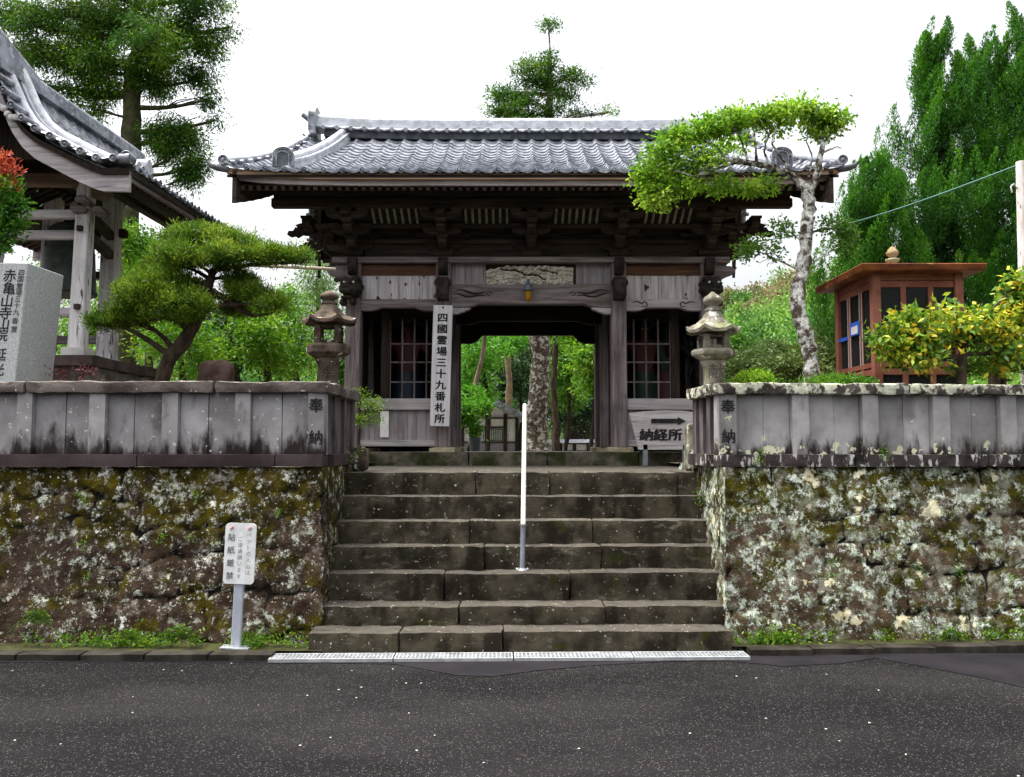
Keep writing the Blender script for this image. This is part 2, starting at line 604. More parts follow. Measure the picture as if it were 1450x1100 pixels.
# ---------------------------------------------------------------- ground and road
def asphalt():
    m, nt = nmat('asphalt_coarse')
    P = N(nt, 'ShaderNodeNewGeometry').outputs['Position']
    col = mixc(nt, smooth(nt, noise(nt, P, .7, 6, .6, (.45, 1, 1)), .38, .62), (.0090, .0080, .0084), (.0175, .0160, .0163))
    v = N(nt, 'ShaderNodeTexVoronoi', {'Vector': P, 'Scale': 96.0, 'Randomness': 1.0})
    g = N(nt, 'ShaderNodeSeparateColor', {0: v.outputs['Color']})
    chip = math1(nt, 'MULTIPLY', smooth(nt, g.outputs[0], .62, .9), smooth(nt, v.outputs['Distance'], .50, .30))
    col = mixc(nt, math1(nt, 'MULTIPLY', chip, .75), col, mixc(nt, g.outputs[1], (.035, .032, .033), (.14, .13, .126)))
    v2 = N(nt, 'ShaderNodeTexVoronoi', {'Vector': P, 'Scale': 14.0, 'Randomness': 1.0})
    g2 = N(nt, 'ShaderNodeSeparateColor', {0: v2.outputs['Color']})
    big = math1(nt, 'MULTIPLY', smooth(nt, g2.outputs[0], .93, .95), smooth(nt, v2.outputs['Distance'], .13, .08))
    col = mixc(nt, big, col, (.5, .48, .46))
    b = N(nt, 'ShaderNodeBsdfPrincipled', {'Base Color': col, 'Roughness': .95, 'Specular IOR Level': .06})
    bn = N(nt, 'ShaderNodeBump', {'Strength': .8, 'Distance': .008, 'Height': math1(nt, 'SUBTRACT', 1.0, v.outputs['Distance'])})
    bn2 = N(nt, 'ShaderNodeBump', {'Strength': .5, 'Distance': .01, 'Height': noise(nt, P, 30, 5), 'Normal': bn.outputs[0]})
    nt.links.new(bn2.outputs[0], b.inputs['Normal'])
    N(nt, 'ShaderNodeOutputMaterial', {0: b.outputs[0]})
    return m


asph = asphalt()
asph_new = PM('asphalt_smooth', (.0095, .0078, .0098), (.0155, .0132, .016), scale=3, rough=.8, spec=.12,
              layers=[dict(col=(.02, .019, .02), scale=3, lo=.6, hi=.75, off=7, amt=.5)], bump=((160, .35, .003, None),))


def sheet(name, x0, x1, y0, y1, z, m, nx=1, ny=1, kind='structure'):
    X, Y = np.meshgrid(np.linspace(x0, x1, nx + 1), np.linspace(y0, y1, ny + 1), indexing='ij')
    V = np.stack([X.ravel(), Y.ravel(), np.full(X.size, z)], 1)
    Fs = [(i * (ny + 1) + j, (i + 1) * (ny + 1) + j, (i + 1) * (ny + 1) + j + 1, i * (ny + 1) + j + 1) for i in range(nx) for j in range(ny)]
    o = raw_mesh(name, V, Fs, m)
    o['kind'] = kind
    return o


sheet('ground', -900, 900, -60, 1500, -.12, grout)
sheet('road', -80, 80, -30, 6.95, 0, asph)
b = MB()
up = [(-6.6, 6.93), (-6.6, 6.60)]
edge = [(0, 938), (200, 937), (400, 938), (560, 941), (610, 950), (650, 957), (700, 958), (760, 950), (850, 942), (950, 937), (1030, 936), (1110, 944),
        (1190, 940), (1240, 932), (1300, 943), (1380, 958), (1450, 974), (1560, 985)]
poly = []
for px, py in edge:
    v = (550 - py) / F
    dy = -(CZ) / (math.sin(PITCH) + v * math.cos(PITCH)) * (math.cos(PITCH) - v * math.sin(PITCH))
    poly.append((at(px, py, dy).x, dy))
poly = [(-6, 6.62)] + poly + [(9, 5.7)]
pts = [(x, y, .004) for x, y in poly] + [(x, 6.95, .004) for x, y in poly[::-1]]
n = len(poly)
b.add(pts, [(i, i + 1, 2 * n - 2 - i, 2 * n - 1 - i) for i in range(n - 1)])
b.build('road_repair_strip', asph_new)['kind'] = 'structure'

# courtyard behind the walls
b = MB()
GL = 1.40
b.add([(-400, 8.0, GL), (-1.75, 8.0, GL), (-1.75, 11.3, GL), (-400, 11.3, GL)], [(0, 1, 2, 3)])
b.add([(1.95, 8.0, GL), (400, 8.0, GL), (400, 11.3, GL), (1.95, 11.3, GL)], [(0, 1, 2, 3)])
b.add([(-400, 11.3, GL), (-2.6, 11.3, GL), (-2.6, 14.9, GL), (-400, 14.9, GL)], [(0, 1, 2, 3)])
b.add([(3.1, 11.3, GL), (400, 11.3, GL), (400, 14.9, GL), (3.1, 14.9, GL)], [(0, 1, 2, 3)])
b.add([(-400, 14.9, GL), (400, 14.9, GL), (400, 700, GL), (-400, 700, GL)], [(0, 1, 2, 3)])
b.build('courtyard_ground', earth)['kind'] = 'structure'

# ---------------------------------------------------------------- steps
YAW = R(1.3)
ST = [(6.90, 892.5, 447, 1027), (7.17, 858, 462, 1018), (7.43, 811.5, 474, 1010), (7.65, 773, 486, 1006), (7.86, 737, 495, 1003), (8.07, 702, 502, 996), (8.28, 668.5, 507, 984)]
stairs = thing('stone_steps', 'wide flight of dark lichen-spotted stone steps climbing to the temple gate', 'steps', (0, 6.9, 0))
STZ = []
cuts = {0: [610, 715, 885], 1: [651, 855], 2: [630, 806], 3: [686, 850], 4: [665, 838], 5: [735, 868], 6: [674, 778, 958]}
cuts[0] = [568, 712]
for i, (d, py, pl, pr) in enumerate(ST):
    z = ZZ(py, d)
    STZ.append(z)
    z0 = (STZ[i - 1] - .06) if i else -.1
    xs = [XX(pl, d) - .03] + [XX(c, d) for c in cuts[i]] + [XX(pr, d) + .03]
    if i:
        xs[0] -= .1
        xs[-1] += .1
    mb = MB()
    back = ST[i + 1][0] + .08 if i < 6 else d + .5
    for k in range(len(xs) - 1):
        off = random.uniform(-.008, .008)
        xm = (xs[k] + xs[k + 1]) / 2
        mb.rock(xs[k] + .003, xs[k + 1] - .003, d + off + xm * math.tan(YAW), back + xm * math.tan(YAW), z0, z + random.uniform(-.004, .004) - (.01 if i == 0 else 0), res=.035, r=.014, amp=.0065, sc=7, seed=i * 3 + k)
    o = mb.build('step', stepstone, stairs)
    o.location = (0, -6.9, 0)
mb = MB()
mb.box(-1.75, 1.95, 8.7, 11.35, 1.2, STZ[6] - .003)
o = mb.build('landing_slab', stepstone, stairs)
o.location = (0, -6.9, 0)
ZL = STZ[6]
ZP = ZZ(640, 11.2)
plinth = thing('gate_plinth', 'low mossy stone kerb platform that the wooden gate stands on', 'platform', (0.3, 11.2, 0))
mb = MB()
xs = [-2.62, -.55, .45, 1.6, 3.1]
for k in range(4):
    mb.rock(xs[k] + .002, xs[k + 1] - .002, 11.2 + random.uniform(0, .012), 11.55, ZL - .1, ZP, res=.06, r=.015, amp=.006, seed=30 + k)
o = mb.build('front_course', plinthstone, plinth)
o.location = (-.3, -11.2, 0)
mb = MB()
mb.box(-2.6, 3.1, 11.5, 14.9, 1.2, ZP - .01)
o = mb.build('floor_slab', PM('worn_paving', (.16, .145, .12), (.26, .24, .2), scale=3, bump=((30, .4, .006, None),)), plinth)
o.location = (-.3, -11.2, 0)

# drain gratings in front of the steps
steel = PM('galvanised_steel', (.34, .35, .36), (.50, .51, .52), scale=9, rough=.42, metal=.35, spec=.5, bump=(),
           layers=[dict(col=(.3, .27, .25), scale=18, lo=.62, hi=.7, amt=.6)])
drain_shade = FLAT('drain_shadow', (.02, .02, .02), .9)
gx = [391, 562, 727, 893, 1054]
for k in range(4):
    xa, xb = XX(gx[k] + 1, 6.77), XX(gx[k + 1] - 1, 6.77)
    yc = 6.775 + (xa + xb) / 2 * math.tan(YAW)
    g = thing('drain_grating', ['galvanised slotted drain cover at the left end, below the left step corner', 'galvanised slotted drain cover second from the left, left of the handrail foot',
              'galvanised slotted drain cover directly right of the handrail line', 'galvanised slotted drain cover at the right end of the row'][k], 'drain cover', ((xa + xb) / 2, yc, .0), YAW, 'drain covers in front of the steps')
    h = (xb - xa) / 2
    mb = MB()
    mb.box(-h, h, -.095, -.07, .006, .03)
    mb.box(-h, h, .07, .095, .006, .03)
    mb.box(-h, -h + .012, -.07, .07, .006, .03)
    mb.box(h - .012, h, -.07, .07, .006, .03)
    mb.build('frame', steel, g)
    mb = MB()
    nb = int(2 * h / .030)
    for j in range(1, nb):
        x = -h + 2 * h * j / nb
        mb.box(x - .005, x + .005, -.07, .07, .008, .027)
    for y in (-.035, 0, .035):
        mb.box(-h + .012, h - .012, y - .006, y + .006, .009, .029)
    mb.build('bars', steel, g)
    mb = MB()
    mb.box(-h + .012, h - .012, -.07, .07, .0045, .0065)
    mb.build('shade_sheet', drain_shade, g)  # flat dark sheet standing for the shade inside the drain

# kerbs
def kerb(x0, x1, ya, yb, n, lab):
    t = thing('kerb', lab, 'kerb', (x0, ya, 0))
    for k in range(n):
        a, c = k / n, (k + 1) / n
        xa, xb = x0 + (x1 - x0) * a, x0 + (x1 - x0) * c
        y = ya + (yb - ya) * (a + c) / 2
        mb = MB()
        mb.rock(xa + .004 - x0, xb - .004 - x0, y - .075 - ya, y + .075 - ya, -.08, .052, res=.05, r=.012, amp=.003, seed=k)
        mb.build('kerb_stone', kerbm, t)


kerb(-6.1, XX(394, 6.75), 6.78, 6.77, 9, 'row of dark low kerb stones under the left wall')
kerb(XX(1056, 6.85), 7.2, 6.92, 7.32, 11, 'row of dark low kerb stones under the right wall')
b = MB()
b.add([(-6.1, 6.85, .046), (-1.45, 6.84, .046), (-1.45, 7.5, .05), (-6.1, 7.5, .05)], [(0, 1, 2, 3)])
b.add([(1.62, 6.98, .046), (7.2, 7.38, .046), (7.2, 8.0, .05), (1.62, 7.6, .05)], [(0, 1, 2, 3)])
b.build('soil_verge', PM('mossy_soil', (.025, .022, .012), (.05, .055, .016), scale=6))['kind'] = 'structure'

# ---------------------------------------------------------------- stone retaining walls
def stone_wall(path, H, batter, seed, m, name, lab, res=.022, cap=None):
    """path: list of (x,y) along the foot, outward side on the right-hand side when walking; real relief of fitted stones"""
    P = np.array(path, float)
    seg = np.linalg.norm(np.diff(P, axis=0), axis=1)
    cum = np.concatenate([[0], np.cumsum(seg)])
    L = cum[-1]
    nu = int(L / res)
    nv = int(H / res)
    u = np.linspace(0, L, nu + 1)
    X = np.interp(u, cum, P[:, 0])
    Y = np.interp(u, cum, P[:, 1])
    tx = np.gradient(X)
    ty = np.gradient(Y)
    ker = np.ones(7) / 7
    tx = np.convolve(np.pad(tx, 3, 'edge'), ker, 'valid')
    ty = np.convolve(np.pad(ty, 3, 'edge'), ker, 'valid')
    tl = np.hypot(tx, ty)
    nx, ny = ty / tl, -tx / tl
    U, Vv = np.meshgrid(u, np.linspace(0, H, nv + 1), indexing='ij')
    Q = np.stack([U.ravel(), Vv.ravel(), np.zeros(U.size)], 1)
    uu = Q[:, 0] + .075 * fbm(Q, 3.0, seed + 1, 4)
    vv = Q[:, 1] + .085 * fbm(Q, 2.1, seed + 4, 4)
    rr = np.random.default_rng(seed)
    hs = [-.2]
    while hs[-1] < H + .2:
        hs.append(hs[-1] + rr.uniform(.22, .36))
    hs = np.array(hs)
    ci = np.clip(np.searchsorted(hs, vv) - 1, 0, len(hs) - 2)
    dv = np.minimum(vv - hs[ci], hs[ci + 1] - vv)
    du = np.full(len(uu), 9.)
    sid = np.zeros(len(uu))
    lu = np.zeros(len(uu))
    for c in range(len(hs) - 1):
        msk = ci == c
        bs = [-.6 + rr.uniform(0, .3)]
        while bs[-1] < L + .6:
            bs.append(bs[-1] + rr.uniform(.24, .58))
        bs = np.array(bs)
        k = np.clip(np.searchsorted(bs, uu[msk]) - 1, 0, len(bs) - 2)
        du[msk] = np.minimum(uu[msk] - bs[k], bs[k + 1] - uu[msk])
        rid = rr.random(len(bs))
        sid[msk] = rid[k]
        lu[msk] = (uu[msk] - bs[k]) / (bs[k + 1] - bs[k]) - .5
    lv = (vv - hs[ci]) / (hs[ci + 1] - hs[ci]) - .5
    # rounded corners of each stone
    d = np.where((du < .06) & (dv < .06), .06 - np.hypot(.06 - du, .06 - dv), np.minimum(du, dv))
    d = np.maximum(d, 0)
    prof = 1 - np.exp(-d / .008)
    jd = np.clip(.75 + .9 * fbm(Q, 1.7, seed + 20, 2), .25, 1)
    h = -.035 + .034 * (1 - (1 - prof) * jd)
    h += (sid - .5) * .010 * prof + (lu * (sid * 7 % 1 - .5) + lv * (sid * 13 % 1 - .5)) * .012 * prof
    h += .008 * fbm(Q, 6.5, seed + 8, 4) + .005 * fbm(Q, 34, seed + 12, 2)
    joint = np.exp(-d / .010) * jd
    nX = np.repeat(nx, nv + 1)
    nY = np.repeat(ny, nv + 1)
    bt = Q[:, 1] / H
    px = np.repeat(X, nv + 1) + nX * (h - bt * .035)
    py = np.repeat(Y, nv + 1) + nY * (h - bt * batter)
    V = np.stack([px, py, Q[:, 1] - .05], 1)
    ii, jj = np.meshgrid(np.arange(nu), np.arange(nv), indexing='ij')
    a = (ii * (nv + 1) + jj).ravel()
    Fs = np.stack([a, a + nv + 1, a + nv + 2, a + 1], 1)
    # a band on top going back
    o = raw_mesh(name, V, Fs, m, smooth=True, attrs={'sid': sid, 'joint': joint})
    o['label'] = lab
    o['category'] = 'wall'
    return o


def rounded(p0, c, p1, r=.09, n=5):
    p0, c, p1 = Vector(p0), Vector(c), Vector(p1)
    a = c + (p0 - c).normalized() * r
    b_ = c + (p1 - c).normalized() * r
    out = [tuple(p0)]
    for k in range(n + 1):
        t = k / n
        out.append(tuple((1 - t) ** 2 * a + 2 * t * (1 - t) * c + t * t * b_))
    out.append(tuple(p1))
    return out


WH = ZZ(661, 7.42) + .05
CLX = -1.50
pathL = rounded((-6.1, 7.08), (CLX, 7.06), (CLX - .02, 9.2))
stone_wall(pathL, WH, .34, 5, wallrock, 'stone_retaining_wall', 'mossy stone retaining wall left of the steps, dark brown with white lichen')
pathR = rounded((1.70, 9.2), (1.70, 7.08), (7.3, 7.52))
stone_wall(pathR, WH, .30, 11, wallrock_r, 'stone_retaining_wall', 'mossy stone retaining wall right of the steps, paler with cream lichen blotches')
# earth fill behind them
b = MB()
b.add([(-6.1, 7.38, -.1), (-1.86, 7.36, -.1), (-1.86, 9.2, -.1), (-6.1, 9.2, -.1), (-6.1, 7.46, WH - .06), (-1.86, 7.45, WH - .06), (-1.86, 9.2, WH - .06), (-6.1, 9.2, WH - .06)],
      [(4, 5, 6, 7), (0, 1, 5, 4), (1, 2, 6, 5)])
b.add([(2.0, 7.46, -.1), (7.3, 7.86, -.1), (7.3, 9.2, -.1), (2.0, 9.2, -.1), (2.0, 7.46, WH - .06), (7.3, 7.86, WH - .06), (7.3, 9.2, WH - .06), (2.0, 9.2, WH - .06)],
      [(4, 5, 6, 7), (0, 1, 5, 4), (3, 0, 4, 7)])
b.build('terrace_ground', earth)['kind'] = 'structure'


# ---------------------------------------------------------------- lettering
_tc = {}


def glyph(ch, bold=0.0):
    k = (ch, bold)
    if k not in _tc:
        c = bpy.data.curves.new('g', 'FONT')
        c.body = ch
        c.align_x = 'CENTER'
        c.offset = bold
        c.extrude = .012
        c.resolution_u = 3
        o = bpy.data.objects.new('g', c)
        COL.objects.link(o)
        bpy.context.view_layer.update()
        me = o.to_mesh()
        V = [v.co.copy() for v in me.vertices]
        Fc = [tuple(p.vertices) for p in me.polygons]
        if V:
            cx = (min(v.x for v in V) + max(v.x for v in V)) / 2
            cy = (min(v.y for v in V) + max(v.y for v in V)) / 2
        else:
            cx = cy = 0
        V = [Vector((v.x - cx, v.y - cy, v.z)) for v in V]
        o.to_mesh_clear()
        bpy.data.objects.remove(o)
        bpy.data.curves.remove(c)
        _tc[k] = (V, Fc)
    return _tc[k]


def stroke(mb, ch, fn, bold=.02):
    """one character; brush weight built from slightly shifted copies"""
    V, Fc = glyph(ch)
    sh = [(0, 0)] if bold <= 0 else [(0, 0), (bold, 0), (-bold, 0), (0, bold * .7), (0, -bold * .7)]
    for q, (a, b_) in enumerate(sh):
        mb.add([fn(v.x + a, v.y + b_, .0004 * q, v.z) for v in V], Fc)


def write(mb, s, size, x, z, y, step, dx=0, bold=.012, horiz=False, sx=1.0):
    """characters facing -Y in the local frame, top to bottom (or left to right)"""
    for i, ch in enumerate(s):
        ox = x + (i * step if horiz else dx * i)
        oz = z - (0 if horiz else i * step)
        stroke(mb, ch, lambda a, b_, q, c: (ox + a * size * sx, y - q - c * size * .3, oz + b_ * size), bold)


ink = PM('black_ink', (.012, .011, .012), (.035, .032, .034), scale=30, rough=.8, bump=())
ink_faded = PM('faded_ink', (.05, .045, .045), (.12, .11, .11), scale=30, rough=.9, bump=())


# ---------------------------------------------------------------- balustrades
def balustrade(name, lab, origin, rz, posts, x_end, depth_ret, side, mats, ztop, corner_text, width_post=.155):
    """local x along the wall, -y to the road; side=+1: the corner post is at the right end"""
    mg, mbase, mcop = mats
    t = thing(name, lab, 'balustrade', (origin[0], origin[1], 0), rz)
    zb, z1, z2, z3 = WH - .05, WH + .055, ztop - .10, ztop
    xa, xb = min(posts[0][0], x_end), max(posts[-1][1], x_end)
    # base course in pieces
    mb = MB()
    x = xa
    k = 0
    while x < xb - .01:
        nx = min(xb, x + 1.15)
        mb.rock(x + .002, nx - .002, -.05, .2, zb, z1, res=.05, r=.01, amp=.003, seed=k)
        x = nx
        k += 1
    mb.build('base_course', mbase, t)
    for a, c in posts:
        mb = MB()
        mb.rock(a, c, -.015, .15, z1 - .01, z2 + .01, res=.06, r=.008, amp=.002, seed=int(a * 10))
        mb.build('post', mg, t)
    ed = [xa] if x_end < posts[0][0] else []
    allp = list(posts) + ([(x_end, x_end)] if x_end > posts[-1][1] else [])
    if x_end < posts[0][0]:
        allp = [(x_end, x_end)] + allp
    for k in range(len(allp) - 1):
        a, c = allp[k][1], allp[k + 1][0]
        mid = (a + c) / 2 + random.uniform(-.02, .02)
        for q, (p0, p1) in enumerate(((a, mid), (mid, c))):
            mb = MB()
            mb.rock(p0 + .001, p1 - .002, .045 + .006 * q, .12, z1 - .01, z2 + .01, res=.08, r=.004, amp=.002, seed=k * 2 + q)
            mb.build('panel', mg, t)
    # coping: chamfered irregular slabs
    mb = MB()
    x = xa - (.04 if side < 0 else 0)
    xe = xb + (.04 if side > 0 else 0)
    k = 0
    while x < xe - .01:
        nx = min(xe, x + random.uniform(1.2, 1.7))
        if xe - nx < .4:
            nx = xe
        mb.rock(x + .003, nx - .003, -.05, .22, z2, z3 + random.uniform(-.008, .006), res=.035, r=.022, amp=.009, sc=8, seed=50 + k)
        x = nx
        k += 1
    mb.build('coping', mcop, t)
    # return wall along the steps
    cx0, cx1 = (xb - .15, xb) if side > 0 else (xa, xa + .15)
    mb = MB()
    mb.rock(cx0 - (0 if side > 0 else .05), cx1 + (.05 if side > 0 else 0), .2, depth_ret, zb, z1, res=.06, r=.01, amp=.003)
    mb.build('base_course', mbase, t)
    n = 3
    for q in range(n):
        y0 = .15 + (depth_ret - .15) * q / n
        y1 = .15 + (depth_ret - .15) * (q + 1) / n
        mb = MB()
        mb.rock(cx0 + .03, cx1 - .03, y0 + .002, y1 - .12, z1 - .01, z2 + .01, res=.07, r=.004, amp=.002, seed=q)
        mb.build('panel', granite_d, t)
        mb = MB()
        mb.rock(cx0, cx1, y1 - .12, y1, z1 - .01, z2 + .01, res=.07, r=.008, amp=.002, seed=q)
        mb.build('post', granite_d, t)
    mb = MB()
    mb.rock(cx0 - .05, cx1 + .05, .222, depth_ret + .03, z2, z3, res=.035, r=.022, amp=.009, sc=8, seed=77)
    mb.build('coping', mcop, t)
    mb = MB()
    pc = posts[-1] if side > 0 else posts[0]
    xm = (pc[0] + pc[1]) / 2
    write(mb, corner_text, .125, xm, z2 - .10, -.018, .27 if side > 0 else .25, bold=.022)
    mb.build('lettering', ink, t)
    return t


ZT = ZZ(541, 7.5)
d = 7.50
pl = [(XX(a, d), XX(c, d)) for a, c in ((-74, -50), (33, 55), (134, 157), (236, 259), (338, 360), (440, 463))]
ox = pl[-1][1]
pl = [(a - ox, c - ox) for a, c in pl]
balustrade('stone_balustrade', 'grey stone balustrade on the left wall, with inscribed corner post by the steps', (ox, 7.42, 0), R(0), pl, -5, 1.45, +1,
           (granite, base_l, coping_l), ZT, '奉納')
d0 = 7.46
ox = XX(1016, d0)
yr = R(3.2)


def localx(px):
    # intersection of the pixel column with the yawed line
    u = (px - 725) / F
    s_ = (u * d0 - ox) / (math.cos(yr) - u * math.sin(yr))
    return s_


pr_ = [(localx(a), localx(c)) for a, c in ((1016, 1041), (1119, 1143), (1218, 1241), (1317, 1341), (1412, 1435))]
balustrade('stone_balustrade', 'paler stone balustrade on the right wall, its coping crusted with cream lichen', (ox, 7.42, 0), yr, pr_, 5.2, .85, -1,
           (granite_r, base_r, coping_r), ZT - .01, '奉納')

# ---------------------------------------------------------------- tiled roofs
def wave(x, per):
    t = (x / per) % 1.0
    if t < .10:
        return .5 - .5 * math.cos(math.pi * t / .10)
    if t < .42:
        return .5 + .5 * math.cos(math.pi * (t - .10) / .32)
    return -.42 * math.sin(math.pi * (t - .42) / .58)


def tile_slope(mb, prof, half, n, per, amp=.036, step=.026, sgn=-1, x0=0.0, lift=None):
    """prof(s)->(distance from the ridge, z); half(s)->half width; overlapping courses of wavy tiles"""
    lift = lift or (lambda x, s: 0)
    ds = 1.0 / n
    for c in range(n):
        s0, s1 = c * ds, min(1.0, (c + 1) * ds) + (ds * .12 if c < n - 1 else .015)
        rows = []
        hw = half((s0 + s1) / 2)
        m = int(2 * hw / (per / 12))
        xs = [-hw + 2 * hw * k / m for k in range(m + 1)]
        vs = []
        for s, dz in ((s0, .004), ((s0 + s1) / 2, .004 + step * .5), (s1, .004 + step), (s1, .004 + step - .03)):
            yy, zz = prof(s)
            for x in xs:
                vs.append((x + x0, sgn * yy, zz + dz + amp * wave(x, per) + lift(x, s)))
        k = len(xs)
        fs = []
        for r in range(3):
            for i in range(k - 1):
                q = (r * k + i, r * k + i + 1, (r + 1) * k + i + 1, (r + 1) * k + i)
                fs.append(q[::-1] if sgn < 0 else q)
        mb.add(vs[:3 * k], [f for f in fs if max(f) < 3 * k], True)
        o = len(vs)
        mb.add(vs[2 * k:], [(f[0] - 2 * k, f[1] - 2 * k, f[2] - 2 * k, f[3] - 2 * k) for f in fs if max(f) >= 3 * k], False)
    return mb


def disc(mb, c, r, axis='y', sg=-1, t=.05):
    """round end tile with a raised rim and a boss, facing along axis"""
    M0 = mb.M
    rot = Matrix.Rotation(R(90) if sg < 0 else R(-90), 4, 'X') if axis == 'y' else Matrix.Rotation(R(90) * sg, 4, 'Y')
    base = Matrix.Translation(Vector(c)) @ rot
    mb.M = (M0 @ base) if M0 is not None else base
    mb.lathe([(r * .9, -t), (r, 0), (r, .010), (r * .82, .014), (r * .72, -.004), (r * .42, -.004), (r * .34, .010), (r * .1, .012)], n=14)
    mb.M = M0


def onigawara(mb, c, w_, h, sg=-1):
    """arched end plate with a beaded border, facing -y (or +y)"""
    x, y, z = c
    r = w_ / 2

    def arch(k, hh):
        q = [(x - r * k, z + (1 - k) * r * .3)] + [(x + r * k * math.cos(R(a)), z + hh - r * k * .75 + r * k * .75 * math.sin(R(a))) for a in range(180, -1, -15)][0:] + [(x + r * k, z + (1 - k) * r * .3)]
        return q[::-1]
    mb.prism(arch(1.0, h), y, y + .09)
    # rim and inner rim as raised rings
    for k0, hh, th in ((.97, h - .005, .012), (.62, h * .80, .012)):
        pts = [(x - r * k0, y - .004, z + .03)] + [(x + r * k0 * math.cos(R(a)), y - .004, z + hh - r * k0 * .75 + r * k0 * .75 * math.sin(R(a))) for a in range(180, -1, -12)] + [(x + r * k0, y - .004, z + .03)]
        mb.tube(pts, th, 6)
    k0, hh = .80, h * .9
    for a in range(190, -11, -16):
        mb.ball((x + r * k0 * math.cos(R(a)), y - .004, z + hh - r * k0 * .75 + r * k0 * .75 * math.sin(R(a))), .014, n=6, m=4)
    for q in range(4):
        for sx in (-1, 1):
            mb.ball((x + sx * r * k0, y - .004, z + .03 + q * .028), .011, n=6, m=4)
    mb.m = 1
    mb.prism(arch(.60, h * .80), y - .003, y + .01)
    mb.m = 0
    mb.box(x - r * 1.12, x + r * 1.12, y + .01, y + .1, z - .03, z + .02)


# ---------------------------------------------------------------- the gate
CX = .25
YF, YM, YR_ = 11.6, 12.75, 13.9
gate = thing('temple_gate', 'weathered grey timber temple gate with tiled gable roof at the top of the steps', 'gate', (CX, YF, ZP))


def gp(mb, name, mat, bevel=0, parent=gate, root=None):
    o = mb.build(name, mat, parent, bevel)
    if root is None:
        root = gate.location
    o.location = -Vector(root)
    return o


zf = lambda py: ZZ(py, 11.5)
XO, XI = 2.34, 1.155
bs = PM('column_base_stone', (.25, .21, .13), (.42, .37, .26), scale=6, bump=((30, .5, .008, None),))
for X_ in (-XO, -XI, XI, XO):
    for Y_ in (YF, YM, YR_):
        mb = MB()
        mb.box(CX + X_ - .10, CX + X_ + .10, Y_ - .10, Y_ + .10, ZP + .055, zf(364) if Y_ != YM else 5.0)
        gp(mb, 'column', W['oldz'], .012)
        mb = MB()
        mb.rock(CX + X_ - .17, CX + X_ + .17, Y_ - .17, Y_ + .17, ZP - .03, ZP + .06, res=.05, r=.02, amp=.01, seed=int(X_ * 5 + Y_))
        gp(mb, 'column_base', bs)


def notched(x0, x1, zb, zt, dz, run, y0, y1, mb):
    """beam whose underside is lifted in the middle (a shallow arch)"""
    poly = [(x0, zb - dz), (x0 + run * .5, zb - dz), (x0 + run * .72, zb - dz * .75), (x0 + run, zb), (x1 - run, zb), (x1 - run * .72, zb - dz * .75), (x1 - run * .5, zb - dz), (x1, zb - dz), (x1, zt), (x0, zt)]
    mb.prism(poly, y0, y1)


